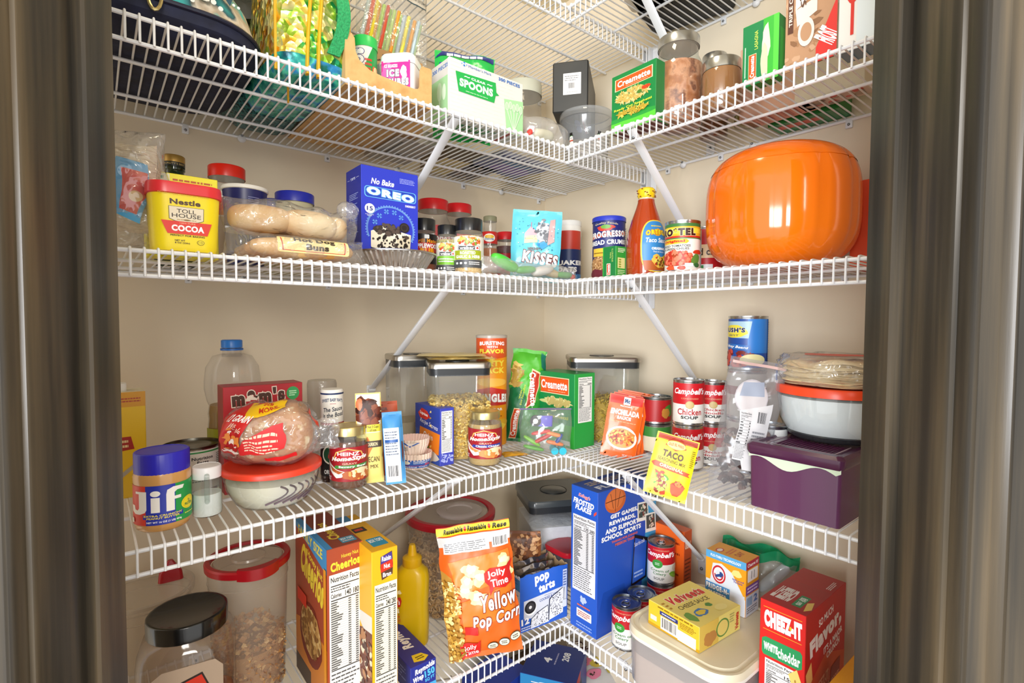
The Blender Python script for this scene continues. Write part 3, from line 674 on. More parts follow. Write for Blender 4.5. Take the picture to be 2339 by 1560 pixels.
# dessert carton
def oreo(s, l):
    s.T('No Bake', .16, .795, .56, .865, '#ffffff', b=.03, it=.25); s.L(.66, .855, .94, .92, 4, '#b8c4ff', .35, 7)
    s.RR(.05, .635, .96, .765, '#6fc0f0', .05); s.RR(.065, .642, .945, .758, '#2440b8', .045); s.T('OREO', .09, .655, .92, .745, '#ffffff', b=.06, ol='#6fc0f0', ow=.05, tilt=-3); s.T('DESSERT', .76, .58, .95, .605, '#ffffff', b=.03)
    rnd = random.Random(3); ps = []
    for k in range(70):
        a = math.radians(-25+k*230/70); r0, r1 = .395, .44
        if k % 2: r1 = .425
        x0, y0 = .5+r0*math.cos(a), .28+r0*.66*math.sin(a); x1, y1 = .5+r1*math.cos(a), .28+r1*.66*math.sin(a); n_ = .008
        ps.append([((x0-n_*math.sin(a))*s.w, (y0+n_*.6*math.cos(a))*s.h), ((x0+n_*math.sin(a))*s.w, (y0-n_*.6*math.cos(a))*s.h), ((x1+n_*math.sin(a))*s.w, (y1-n_*.6*math.cos(a))*s.h), ((x1-n_*math.sin(a))*s.w, (y1+n_*.6*math.cos(a))*s.h)])
    s.emit(ps, '#7fb4ee'); s.k += 1
    for x, y in ((.30, .43), (.42, .49), (.56, .49), (.68, .44), (.22, .35)):
        for a in (0, 90, 180, 270): s.P([(x, y), (x+.05*math.cos(math.radians(a+20)), y+.034*math.sin(math.radians(a+20))), (x+.05*math.cos(math.radians(a+70)), y+.034*math.sin(math.radians(a+70)))], '#5f9ae0')
    s.E(.135, .50, .085, .058, '#ffffff'); s.T('15', .085, .475, .185, .525, '#1b2a80', b=.03); s.T('MINUTE\nPREP', .06, .41, .20, .435, '#ffffff')
    s.P([(.15, .24), (.60, .17), (.60, .0), (.20, .0), (.15, .06)], '#e8dfc8'); s.P([(.60, .17), (.86, .24), (.84, .06), (.62, 0), (.60, 0)], '#d8cdb2'); s.P([(.15, .24), (.34, .31), (.86, .24), (.60, .17)], '#efe8d6')
    s.P([(.15, .05), (.60, .0), (.84, .05), (.84, .02), (.6, -.0), (.18, .0)], '#2a2320'); s.S(.18, .03, .82, .28, 60, .0035, ['#2e2826', '#4a403a', '#1f1b1a'], 4); s.S(.22, .22, .66, .34, 34, .0055, ['#2e2826', '#3c332f', '#574a42'], 9)
    s.E(.73, .32, .09, .06, '#25201f'); s.E(.73, .32, .07, .046, '#3a322f'); s.E(.73, .32, .045, .03, '#25201f')
    l.T('TIPS', .3, .86, .62, .89, '#dfe6ff', b=.02, tilt=0); l.R(.1, .873, .25, .877, '#dfe6ff'); l.R(.68, .873, .85, .877, '#dfe6ff')
    for y in (.62, .50, .36, .22): l.L(.22, y, .8, y+.08, 4, '#aab8f0', .4, int(y*50))
# foil pie pan
P, r = rspot(806, 998, 'B', off=.30); h = H(P, 583)
b = MB(); foil = M('#c9c6c2', .28, 1, bump=.15, bs=80)
vs = []; fs = []; seg = 168
for i, (q, z) in enumerate(((0, .0012), (.70, .0012), (.72, .0025), (.80, h*.45), (.93, h*.93), (.94, h), (1.0, h), (1.005, h+.002), (.985, h+.003))):
    for k in range(seg):
        a = 2*PI*k/seg; w_ = 1+(.018*(1 if k % 4 < 2 else -1) if 2 < i < 5 else 0); vs.append((r*q*w_*math.cos(a), r*q*w_*math.sin(a), z))
for i in range(8):
    for k in range(seg): fs.append([i*seg+k, i*seg+(k+1) % seg, (i+1)*seg+(k+1) % seg, (i+1)*seg+k])
b.add(vs, fs, foil, True); b.build('pie_pan', loc=P, label='fluted aluminium foil pie pan in front of the blue dessert carton', category='pie pan', ang=25)
hp = h; P = at(826, 'L', .30, zs('B')+hp+.0035); h = zat(P, 374)-P.z
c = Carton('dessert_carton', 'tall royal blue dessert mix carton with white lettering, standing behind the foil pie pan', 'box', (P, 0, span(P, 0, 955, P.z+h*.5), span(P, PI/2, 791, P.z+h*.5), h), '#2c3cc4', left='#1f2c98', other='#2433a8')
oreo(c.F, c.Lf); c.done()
# spice jars
def tones(s): s.RR(.08, .05, .92, .95, '#c81f26', .05); s.T("Tone's", .14, .3, .88, .62, '#ffffff', b=.03, it=.1); s.B(.5, .78, .1, .08, '#e8b030', 3)
RED = M('#cc1a20', .28)
P, r = rspot(949, 1030, 'B', off=.13); jar('larger red-lidded spice jar, directly right of the blue dessert carton', P, r, H(P, 459), RED, fill=M('#c9b090', .8), filltop=.6, neck=.80, lidh=.026, art=tones, arc=110, lz=(.42, .76), name='spice_jar', glass=PLAST, rz=25, shoulder=.8, group=None)
P, r = rspot(1012, 1082, 'B', off=.09); jar('smaller red-lidded spice jar behind the two black-capped shakers', P, r, H(P, 469), RED, fill=M('#a3986a', .8), filltop=.55, neck=.80, lidh=.024, art=tones, arc=110, lz=(.42, .76), name='spice_jar', glass=PLAST, rz=10, shoulder=.8)
BLK = M('#17181a', .3, coat=.2)
def rub(s): s.R(0, 0, 1, 1, '#1d1512'); s.RR(.42, .84, .56, .97, '#e9e9e9', .02); s.T('Grill Mates', .14, .70, .86, .83, '#f0a020', b=.03, ol='#7a1810'); s.R(.1, .38, .9, .70, '#c8241c'); s.T('APPLEWOOD', .12, .52, .90, .67, '#ffffff', b=.05); s.T('RUB', .3, .34, .72, .52, '#f4a818', b=.06)
P, r = rspot(938, 998, 'B', off=.235); jar('black-labelled spice shaker with a black cap, left one of the three black-capped shakers', P, r, H(P, 502), BLK, fill=M('#a8542a', .8), neck=.84, lidh=.026, art=rub, arc=150, lz=(.25, .86), name='spice_shaker', glass=PLAST, rz=15, rib=40)
def web(nm, l2):
    def f(s):
        s.R(0, 0, 1, 1, '#e8e6da'); s.S(.3, .74, .8, .98, 30, .004, ['#e07a2a', '#c8502a', '#7a9a3a', '#e8c060'], 5); s.R(.30, .56, .80, .70, '#1a1a1c'); s.R(.31, .57, .79, .69, '#f0f0f0'); s.R(.32, .58, .68, .68, '#1c1c1e'); s.T('weber', .34, .59, .67, .67, '#ffffff', b=.04); s.B(.74, .63, .025, .035, '#c8281c', 3, .3)
        s.R(.20, .26, .84, .55, nm); (s.T(l2, .25, .30, .80, .52, '#ffffff', b=.04) if l2 else s.L(.27, .33, .78, .49, 2, '#ffffff', .5, 4)); s.R(.14, .0, .86, .25, '#46484a'); s.E(.28, .14, .03, .035, '#fff'); s.E(.38, .14, .03, .035, '#fff'); s.E(.48, .14, .03, .035, '#fff'); s.L(.55, .08, .8, .2, 2, '#ddd'); s.BC(.02, .12, .13, .65, '#f4f4f4', vert=True)
    return f
P, r = rspot(997, 1046, 'B', off=.30); jar('small green-labelled seasoning shaker, middle one of the three black-capped shakers', P, r, H(P, 516), BLK, fill=noisy('herb_mix', ['#6a7a3a', '#b8a868', '#8a7a48'], 160, .9), neck=.84, lidh=.02, art=web('#7cc030', ''), arc=170, lz=(.05, .74), name='spice_shaker', glass=PLAST, rib=40, rz=-10)
P, r = rspot(1036, 1105, 'B', off=.33); jar('large garlic seasoning shaker with olive label, right one of the three black-capped shakers', P, r, H(P, 502), BLK, fill=noisy('garlic_mix', ['#c89a50', '#e8cc90', '#9a6a2c'], 160, .9), neck=.86, lidh=.026, art=web('#9aa820', 'ROASTED\nGARLIC & HERB'), arc=170, lz=(.14, .80), name='spice_shaker', glass=PLAST, rib=44, rz=-8)
P, r = rspot(1096, 1142, 'B', off=.08); jar('empty-looking clear bottle with a grey-gold cap at the back of the third shelf', P, r, H(P, 495), M('#8c8a6c', .4), fill=M('#b7a27c', .8), filltop=.4, neck=.62, lidh=.014, name='clear_bottle', cat='bottle', glass=PLAST, shoulder=.75)
P, r = rspot(1099, 1136, 'B', off=.19); h = H(P, 531); t = jar('small amber jar whose red cap shows an oval yellow and white badge', P, r, h, M('#c82a24', .35), fill=M('#b8703a', .7), neck=.95, lidh=.030, name='spice_jar', glass=PLAST)
b = MB(); s = wrap(b, r*1.015, h-.028, h-.004, 110); s.E(.5, .5, .38, .42, '#f0f0e8'); s.E(.5, .62, .3, .2, '#e8b828'); s.T('Dakota', .22, .28, .78, .5, '#2a6aa8', b=.03); b.build('label', t)
P, r = rspot(1133, 1178, 'B', off=.18); jar('small dark red spice jar partly hidden by the pale blue candy bag', P, r, H(P, 532), M('#cc2026', .3), fill=M('#5a2018', .7), neck=.92, lidh=.020, name='spice_jar', glass=PLAST, art=lambda s: (s.R(0, 0, 1, 1, '#b81c22'), s.T('McC', .35, .35, .7, .7, '#fff', b=.03)), arc=150, lz=(.15, .66))
# oats
P, r = rspot(1270, 1326, 'B', off=.22); h = H(P, 507)
t = thing('oats_canister', 'oats canister with white cap and dark blue lower half, right of turquoise candy bag', 'canister', P, facing(P))
b = MB(); lathe(b, [(r*.98, 0), (r, .001), (r, h-.012)], '#f0eee8', 44); s = wrap(b, r, .0, h-.012, 230)
s.R(0, .0, 1, .14, '#e8eef4'); s.R(0, .11, 1, .20, '#2e7cc0'); s.L(.3, .13, .7, .18, 2, '#d8e8f8'); s.R(0, .20, 1, .62, '#1c2f62'); s.R(.08, .50, .80, .90, '#c23a2a'); s.P([(.2, .46), (.8, .46), (.9, .6), (.1, .6)], '#1c2f62')
s.T('QUAKER', .12, .33, .86, .42, '#ffffff', b=.05); s.T('OATS', .25, .23, .68, .315, '#ffffff', b=.05); s.R(.84, .52, .98, .85, '#e9e9e2'); s.L(.86, .54, .96, .83, 10, '#777'); b.build('canister_body', t)
lid(t, r*1.02, h-.014, h, M('#e9e9e6', .4))
# candy bag
def kiss(s):
    s.T("HERSHEY'S", .34, .43, .62, .47, '#6a3a2a', b=.04); s.T('KISSES', .24, .235, .96, .40, '#ffffff', b=.05, ol='#6a1f1a', ow=.05, tilt=-7); s.T('birthday cake', .38, .15, .82, .20, '#5a2a3a', b=.02, tilt=-3); s.L(.28, .07, .88, .12, 2, '#2a7a90', .4, 3)
    s.P([(.26, .52), (.52, .54), (.52, .66), (.38, .74), (.26, .66)], '#efe2b0'); s.P([(.26, .66), (.38, .76), (.52, .68), (.52, .64), (.26, .62)], '#f2b6c0'); s.R(.26, .58, .52, .595, '#e8c890'); s.R(.38, .74, .39, .82, '#e05a80')
    s.B(.62, .68, .12, .16, '#b9bcc2', 4, .3); s.S(.5, .5, .76, .86, 50, .004, ['#e8eaee', '#8c9098', '#cfd4da', '#6a6e76'], 6, 1.6); s.P([(.72, .5), (.86, .56), (.86, .88), (.76, .86)], '#c9a0a0'); s.P([(.50, .52), (.62, .44), (.74, .50), (.66, .56)], '#3a9ad0')
    s.S(.02, .3, .98, .98, 30, .0016, ['#2aa0c0', '#1a6a98', '#e8f8ff'], 8); s.E(.1, .12, .045, .04, '#e8f8ff'); s.E(.1, .12, .035, .03, '#5ab8d8')
o, w, h = packet('candy_bag', 'pale turquoise candy bag standing upright near the corner of the third shelf', 'bag', (1172, 474), (1284, 487), (1163, 640), 'B', 4, .009, M('#62c8dc', .28, coat=.3), kiss, seed=5, crump=.002, depth=1.215)
# zip bag with green pieces
P = at(1100, 'L', .36, zs('B')); W_ = span(P, 0, 1312, P.z+.02)
t = thing('zip_bag', 'clear plastic bag holding a bright green piece and beige bits, lying by the inner corner', 'bag', P)
b = MB(); bun(b, (W_*.22, .0, .030), W_*.13, .016, M('#52c840', .35), -.35, 2); bun(b, (W_*.42, -.005, .018), W_*.10, .011, M('#45b43c', .35), .1, 3); b.build('green_piece', t)
b = MB(); bun(b, (W_*.62, .0, .020), W_*.11, .014, M('#e3e0da', .5), .25, 5); bun(b, (W_*.75, .01, .018), W_*.09, .012, M('#d8c79c', .6), -.2, 6); b.build('paper_piece', t)
b = MB(); bun(b, (W_*.88, .0, .014), W_*.08, .010, M('#58a850', .5), 0, 7); sphere(b, (W_*.96, -.005, .010), .007, M('#c83a2a', .5)); b.build('wrapped_piece', t)
b = MB(); s = pillow(b, W_, .036, .032, FILMS, 41, 30, 12, crump=.008, sc=26, cx=W_/2, pw=.5); b.build('film', t)
# ================= third level: right run =================
def progresso(s):
    s.R(0, 0, 1, 1, '#20286e'); s.B(.45, .86, .14, .05, '#c8402e', 2, .2); s.E(.45, .88, .08, .035, '#6aa040'); s.T('Quality Foods', .26, .91, .64, .95, '#e8d8a0', arc=.02); s.P([(.12, .68), (.16, .74), (.80, .82), (.84, .78), (.80, .74)], '#d8602a'); s.T('PROGRESSO', .18, .70, .78, .81, '#ffffff', b=.05, ol='#1a2058', tilt=3)
    s.T('BREAD CRUMBS', .16, .58, .82, .66, '#ffffff', b=.04, tilt=2); s.R(.22, .38, .44, .52, '#e8c040'); s.L(.24, .42, .42, .46, 1, '#805a10'); s.E(.36, .20, .24, .18, '#b98a58'); s.S(.14, .06, .6, .38, 120, .0016, ['#e0b888', '#8a5a34', '#f0d0a0', '#6a3a24'], 3); s.B(.30, .08, .16, .08, '#6a2030', 5); s.L(.9, .4, .99, .9, 14, '#c8cce8')
P, r = rspot(1352, 1427, 'B', 'R', .20); h = H(P, 499)
t = thing('breadcrumb_canister', 'dark blue bread crumb canister with a blue plastic lid, left of the amber sauce bottle', 'canister', P, facing(P)); b = MB(); lathe(b, [(r*.97, 0), (r*.98, .002), (r*.98, h-.008)], '#20286e', 44); progresso(wrap(b, r*.985, .002, h-.009, 230)); b.build('canister_body', t); lid(t, r*1.03, h-.011, h, M('#2b3bb8', .35))
P = at(1406, 'R', .262, zs('B')); h = zat(P, 561)-P.z
c = Carton('pasta_carton', 'smallest green pasta carton, tucked between the blue canister and the amber sauce bottle', 'box', (P, 0, span(P, 0, 1430, P.z+h/2), span(P, PI/2, 1377, P.z+h/2), h), '#2c9a3a', left='#1a7a3c')
s = c.Lf; s.R(.0, 0, .06, 1, '#2fa83c'); s.RR(.30, .08, .60, .46, '#e9e0d0', .04); s.RR(.33, .10, .57, .44, '#d8431e', .04); s.T('Creamette', .36, .12, .54, .42, '#ffffff', b=.03, rot=90); s.T('THIN\nSPAGHETTI', .55, .5, .80, .92, '#c8d870', rot=90)
s = c.F; s.L(.2, .80, .9, .95, 3, '#e8f0d0'); s.R(.18, .30, .88, .64, '#d8d890'); 
for k in range(4): s.E(.4, .35+.075*k, .12, .025, '#8a9a30')
s.L(.18, .1, .9, .26, 3, '#d0e8b0'); c.done()
# taco sauce bottle
P, r = rspot(1429, 1518, 'B', 'R', .20); h = H(P, 431)
t = thing('sauce_bottle', 'amber-red taco sauce bottle with a yellow wrapped cap, left of the tomato can', 'bottle', P, facing(P)); rn = 19.5*mpp(P)*cth(1475)
R0 = [(.0, 0), (.80, 0), (.93, .015), (.96, .06), (.98, .2), (1.0, .36), (.93, .50), (.72, .66), (.52, .78), (.44, .84), (.43, .87)]
prof = [(q*r, z*h) for q, z in R0]
b = MB(); lathe(b, prof, M('#a93a10', .09, coat=.5, sss=.0), 44); b.build('bottle_body', t)
def rz_(z):
    for (a, za), (c_, zc) in zip(prof[1:], prof[2:]):
        if za <= z <= zc: return a+(c_-a)*(z-za)/(zc-za+1e-9)
    return prof[-1][0]
b = MB(); s = wrap(b, lambda z: rz_(z)*1.01+.0006, h*.05, h*.62, 105, mid=38, dv=.004)
def ell(cx, cy, rx, ry, c, pw=3.2, n=34):
    s.P([(cx+rx*abs(math.cos(t))**(2/pw)*(1 if math.cos(t) > 0 else -1), cy+ry*abs(math.sin(t))**(2/pw)*(1 if math.sin(t) > 0 else -1)) for t in [2*PI*k/n for k in range(n)]], c)
ell(.5, .5, .5, .5, '#e8c83a'); ell(.5, .5, .46, .48, '#3484c4'); s.P([(.06, .22), (.94, .22), (.88, .03), (.12, .03)], '#b0561c'); s.L(.3, .86, .7, .9, 1, '#e8c83a'); s.B(.5, .76, .13, .07, '#e0a020', 2, .2); s.T('ORTEGA', .14, .70, .88, .80, '#e8d020', b=.07, ol='#a8281c', arc=.03)
s.T('Taco Sauce', .14, .56, .86, .65, '#ffffff', b=.02, it=.2); s.T('ORIGINAL', .30, .42, .76, .47, '#ffffff', b=.06); s.T('Thick & Smooth', .34, .37, .72, .40, '#ffffff'); s.B(.55, .2, .24, .12, '#e8b848', 4, .2, tilt=-25); s.S(.36, .12, .8, .3, 40, .0028, ['#c8321c', '#5a9a2c', '#e8d060', '#7a3a1c'], 4); s.B(.78, .27, .12, .06, '#e8c828', 5, .2); b.build('label', t)
b = MB(); lathe(b, [(rn*.86, h*.865), (rn*.9, h*.89)], M('#d8c8b0', .3), 32, cap=False); lathe(b, [(rn*.88, h*.885), (rn*1.0, h*.905), (rn*1.04, h*.955), (rn*1.0, h*.985), (rn*.82, h), (0, h)], M('#f0c818', .35), 40, rib=(.02, 11))
for k in range(26):
    a = k*2.4; z = h*(.90+.09*((k*7) % 10)/10); q = rn*1.045; b2 = (q*math.cos(a), q*math.sin(a), z); sphere(b, b2, .0022, M('#7a3818', .5), 6, 4, (1, 1, .5))
b.build('cap', t)
def rotel(s):
    s.R(0, 0, 1, 1, '#f2efe6'); s.R(0, .93, 1, 1, '#3f7a3c'); s.R(0, .72, 1, .93, '#e8b428'); s.P([(0, .76), (1, .80), (1, .88), (0, .92)], '#f8dc3c'); s.R(0, .69, 1, .73, '#c8281c'); s.R(0, .665, 1, .69, '#3f7a3c')
    s.T('RO*TEL', .12, .73, .66, .90, '#3a1a10', b=.08, ol='#f4e8c0', ow=.03); s.P([(.12, .56), (.52, .56), (.56, .61), (.52, .66), (.12, .66)], '#e8c020'); s.T('Original', .14, .575, .50, .645, '#c8281c', b=.06); s.T('DICED TOMATOES\n& GREEN CHILIES', .14, .43, .58, .54, '#2a2a2a', b=.02)
    s.E(.36, .24, .28, .16, '#a8441c'); s.S(.12, .12, .60, .40, 90, .0042, ['#d8452c', '#e8664a', '#c0301c', '#f08060'], 4, 1); s.B(.66, .22, .06, .14, '#5a8a3a', 4, .1, tilt=-35); s.B(.70, .38, .08, .05, '#c8381c', 3); s.B(.30, .04, .07, .05, '#e0562c', 5); s.B(.46, .04, .06, .04, '#d0401c', 6); s.RR(.50, .06, .62, .14, '#e8eef0', .01); s.E(.68, .1, .05, .05, '#2f6a3a')
    s.R(.83, 0, .98, .9, '#efe9e4'); s.L(.84, .04, .97, .9, 30, '#a03028', .5, 8)
P, r = rspot(1517, 1598, 'B', 'R', .22); can('tomato can with yellow band and picture of diced tomatoes, right of the sauce bottle', P, r, H(P, 509), rotel, '#f2efe6', rz=8, tab=False, arc=230)
P, r = rspot(1577, 1650, 'B', 'R', .10); can('red can squeezed between the tomato can and the orange pumpkin bowl', P, r, H(P, 522), lambda s: (s.R(0, 0, 1, 1, '#b81a24'), s.R(0, .36, 1, .66, '#e3c9a0'), s.T('ed ch', .30, .42, .62, .58, '#3a2018', b=.03), s.R(.34, .06, .6, .22, '#dfe6ea'), s.R(.36, .08, .45, .2, '#3a8a4a')), '#b81a24')
# pumpkin bowl
P, r = rspot(1600, 1953, 'B', 'R', .152); h = H(P, 338); r = min(r, .143)
org = noisy('orange_glossy_plastic', ['#f26a08', '#f57a10'], 3, .12, sp=.7); t = thing('pumpkin_bowl', 'large glossy orange pumpkin-shaped serving bowl with a lid, right end of third shelf', 'bowl', P, facing(P))
def pump(b, z0, z1, m, n=24, seg=96, cap=True, k=1.0):
    vs = []; fs = []
    for i in range(n+1):
        z = z0+(z1-z0)*i/n; u = z/h
        q = (1-abs(2*u-.98)**3.4)**(1/2.9) if 0 <= u <= .985 else 0; q = max(q, .45*(1 if u < .5 else 0), .0)
        if i == 0 and z0 == 0: q = .50
        if u > .99: q = 0
        for j in range(seg):
            a = 2*PI*j/seg; rb_ = 1-.028*max(0, 1-abs(math.sin(a*6))*3.2)*min(1, 2.2*(1-abs(2*u-1))); vs.append((r*k*q*rb_*math.cos(a), r*k*q*rb_*math.sin(a), z))
    for i in range(n):
        for j in range(seg): fs.append([i*seg+j, i*seg+(j+1) % seg, (i+1)*seg+(j+1) % seg, (i+1)*seg+j])
    if cap: fs.append(list(range(seg))[::-1])
    b.add(vs, fs, m, True)
b = MB(); pump(b, 0, h*.80, org); b.build('bowl_body', t, ang=60); b = MB(); pump(b, h*.798, h, org, 26, k=1.006, cap=False); b.build('lid', t, ang=60)
P = at(2014, 'R', .07, zs('B')); c = Carton('food_carton', 'sliver of an orange-red carton between the pumpkin bowl and the right door post', 'box', (P, 0, .05, .05, zat(P, 402)-P.z), '#e0522a'); c.done()
# ================= second level (A), left run =================
navy = noisy('navy_fabric', ['#10142a', '#1a2140'], 40, .75, bump=.2); teal = noisy('patterned_teal_fabric', ['#1f8a94', '#35b4b4', '#b9a890', '#d8cdbb', '#24505e', '#3aa8a8'], 9, .7, (1, 2.4, 1), pos=[.30, .42, .47, .52, .57, .66])
# navy and teal bag
P = at(262, 'L', .20, zs('A')); X1 = span(P, 0, 560, P.z+.03)
t = thing('patterned_bag', 'navy bag with teal and cream patterned top and gold clip, top left', 'bag', P)
hw = X1*.5+.05; cx = X1-hw
b = MB(); loft(b, [(0, hw*.80, .12, .06, cx, 0), (.004, hw*.9, .155, .08, cx, 0), (.020, hw, .175, .09, cx, 0), (.036, hw*1.0, .178, .09, cx, 0)], navy, 8); b.build('bag_base', t)
b = MB(); loft(b, [(.036, hw*.995, .176, .09, cx, 0), (.055, hw*.985, .172, .09, cx-.003, 0), (.085, hw*.95, .16, .08, cx-.008, 0), (.12, hw*.87, .14, .07, cx-.018, 0), (.155, hw*.70, .10, .05, cx-.035, 0), (.175, hw*.4, .04, .03, cx-.06, 0)], teal, 8)
s = Sheet(b, lambda u, v, o: V3((cx-hw*.7+u, -.179-o+.02*(v/.1)**2, .045+v)), hw*1.5, .09, du=.01, dv=.01)
s.S(.25, .05, .98, .9, 26, .0042, ['#e9efe9'], 3, m=10, jag=.05, ell=False); s.B(.45, .5, .12, .3, '#d9ccb8', 4, .3, tilt=-25); s.B(.72, .35, .08, .2, '#e8e4dc', 5, .3, tilt=-40); s.B(.86, .5, .05, .25, '#1c4a5c', 6, .3); b.build('patterned_panel', t)
b = MB(); tube(b, [(x+cx, y, .037) for x, y in rr_pts(hw*1.0, .1795, .09, 8)], .0035, M('#141a34', .4), 8, closed=True); b.build('piping', t)
b = MB(); q = at(352, 'L', .385, zs('A')+.05)-P; tube(b, [(q.x+.008*math.cos(a), q.y, q.z-.012+.02*math.sin(a)) for a in [2*PI*k/16 for k in range(16)]], .0022, GOLD, 6, closed=True); box(b, q.x-.004, q.y-.003, q.z+.006, q.x+.004, q.y+.003, q.z+.03, GOLD, .001); b.build('snap_hook', t, label='gold metal snap hook')
# dark green glossy bottle lying behind
P = at(562, 'L', .20, zs('A')+.012); r = 44*mpp(P)*cth(562); dk = M('#101a12', .15, coat=.5)
t = thing('dark_bottle', 'dark green glossy round-ended bottle poking up between the patterned bag and gold lunch bag', 'bottle', P, facing(P))
P.z = zat(P, 30)-r; t.location = P
b = MB(); vs = [(0, -.002), (r*.8, 0), (r*.96, .006), (r, .02), (r, .14), (r*.6, .17)]
lathe(b, vs, dk, 36); b.v = [(x, z-.03, y+r) for x, y, z in b.v]; b.build('bottle_body', t)
b = MB(); lathe(b, [(r*1.01, .012), (r*1.03, .016), (r*1.01, .02)], M('#2a3a2c', .3), 36, cap=False); b.v = [(x, z-.03, y+r) for x, y, z in b.v]; b.build('rim', t)
# support under it: glittery teal backpack
P = at(600, 'L', .09, zs('A')); w = .06
b = MB(); loft(b, [(0, .05, .05, .03), (.02, .075, .07, .04), (.09, .076, .075, .04), (.16, .07, .07, .035), (.185, .05, .04, .02)], noisy('dark_teal_sequins', ['#0f3a40', '#1c5a5c', '#2f7f7c', '#0c2c34'], 120, .35, bump=.5, kind='v', dist=.003), 6)
b.build('sequin_bag', loc=P, label='dark teal sequinned bag between the navy patterned bag and gold lunch bag', category='bag')
# holographic lunch bag
def holo_mat(name, cols, gx):
    mt, n, l, b = new(name); tc = n.new('ShaderNodeTexCoord'); sx = n.new('ShaderNodeSeparateXYZ'); l.new(tc.outputs['Object'], sx.inputs[0])
    nt = n.new('ShaderNodeTexNoise'); nt.inputs['Scale'].default_value = 34; nt.inputs['Detail'].default_value = 3; l.new(tc.outputs['Object'], nt.inputs['Vector'])
    vt = n.new('ShaderNodeTexVoronoi'); vt.inputs['Scale'].default_value = 75; l.new(tc.outputs['Object'], vt.inputs['Vector'])
    m1 = n.new('ShaderNodeMath'); m1.operation = 'MULTIPLY_ADD'; m1.inputs[1].default_value = gx; m1.inputs[2].default_value = .5; l.new(sx.outputs[0], m1.inputs[0])
    sc = n.new('ShaderNodeSeparateColor'); l.new(vt.outputs['Color'], sc.inputs[0]); m3 = n.new('ShaderNodeMath'); m3.operation = 'MULTIPLY_ADD'; m3.inputs[1].default_value = .45; l.new(sc.outputs[0], m3.inputs[0]); l.new(m1.outputs[0], m3.inputs[2])
    m2 = n.new('ShaderNodeMath'); m2.operation = 'MULTIPLY_ADD'; m2.inputs[1].default_value = .6; l.new(nt.outputs[0], m2.inputs[0]); l.new(m3.outputs[0], m2.inputs[2])
    cr = n.new('ShaderNodeValToRGB'); e = cr.color_ramp.elements
    while len(e) < len(cols): e.new(.5)
    for k, c_ in enumerate(cols): e[k].position = .32+.9*k/len(cols)*.85; e[k].color = lin(c_)
    m4 = n.new('ShaderNodeMath'); m4.operation = 'MULTIPLY'; m4.inputs[1].default_value = .72; l.new(m2.outputs[0], m4.inputs[0]); l.new(m4.outputs[0], cr.inputs[0]); l.new(cr.outputs[0], b.inputs['Base Color'])
    b.inputs['Metallic'].default_value = .7; b.inputs['Roughness'].default_value = .22
    bp = n.new('ShaderNodeBump'); bp.inputs['Strength'].default_value = 1; bp.inputs['Distance'].default_value = .006; l.new(vt.outputs['Distance'], bp.inputs['Height']); l.new(bp.outputs[0], b.inputs['Normal']); return mt
holo = holo_mat('holographic_gold_green', ['#b8600c', '#e89a14', '#f8d850', '#f8f4b0', '#a8d838', '#28a450', '#1a8a60'], 3.2)
holt = noisy('holographic_teal', ['#0c5060', '#189a90', '#58d0b0', '#2f8acc', '#0a6a58'], 30, .25, bump=.6, metal=.25, pos=[.32, .42, .5, .58, .68], dist=.004)
P = at(672, 'L', .25, zs('A')+.0004); hx = 92*mpp(P)*.93*.94; hy = .115
t = thing('lunch_bag', 'metallic gold and green quilted lunch bag with yellow zips, left of the cardboard tray', 'bag', P, .06)
b = MB(); loft(b, [(0, hx*.70, hy*.9, .02), (.003, hx*.78, hy*.96, .03), (.028, hx*1.0, hy, .035), (.030, hx*1.0, hy, .035)], holt, 7, sm=True)
loft(b, [(.030, hx, hy, .035), (.10, hx*1.02, hy, .04), (.18, hx*.98, hy*.95, .04), (.235, hx*.85, hy*.8, .04), (.255, hx*.6, hy*.6, .03)], holo, 7)
yf = lambda z: -hy*(1 if z < .1 else 1-.2*((z-.1)/.15)**2)
b.build('bag_body', t)
yz = M('#d8a818', .5); b = MB()
for dx in (-.012, .006): tube(b, [(hx*.05+dx-.012*math.cos(z*9), yf(z)-.001, z) for z in [i*.0125 for i in range(20)]], .0055, yz, 8, flat=.5)
b.build('zip', t)
b = MB(); tube(b, [(-hx*.96, yf(z)*.80, z+.004) for z in [i*.02 for i in range(11)]], .003, yz, 6); b.build('side_piping', t); b = MB(); tube(b, [(hx*.97, yf(z)*.80, z+.004) for z in [i*.02 for i in range(11)]], .003, yz, 6); b.build('side_piping', t)
b = MB(); pts = [(hx*.35, yf(z)-.004-.020*math.sin(PI*min(z/.22, 1)), .045+z*.9) for z in [i*.0125 for i in range(18)]]
for i in range(len(pts)-1): pass
vs = []; fs = []
for i, (x, y, z) in enumerate(pts): x += .012*math.sin(i*.33); vs += [(x-.011, y, z), (x+.011, y, z), (x+.011, y+.002, z), (x-.011, y+.002, z)]
for i in range(len(pts)-1):
    for k in range(4): fs.append([i*4+k, i*4+(k+1) % 4, i*4+4+(k+1) % 4, i*4+4+k])
b.add(vs, fs, noisy('green_webbing', ['#17854c', '#23a862'], 300, .6, bump=.3)); b.build('handle_strap', t, label='green webbing handle strap')
b = MB(); tube(b, [(-hx*.5, -hy*.5, .001), (-hx*.5, -hy*.5-.003, -.008), (-hx*.48, -hy*.5, -.030)], .0035, M('#c08a10', .4), 6, flat=.4); b.build('zip_pull', t)
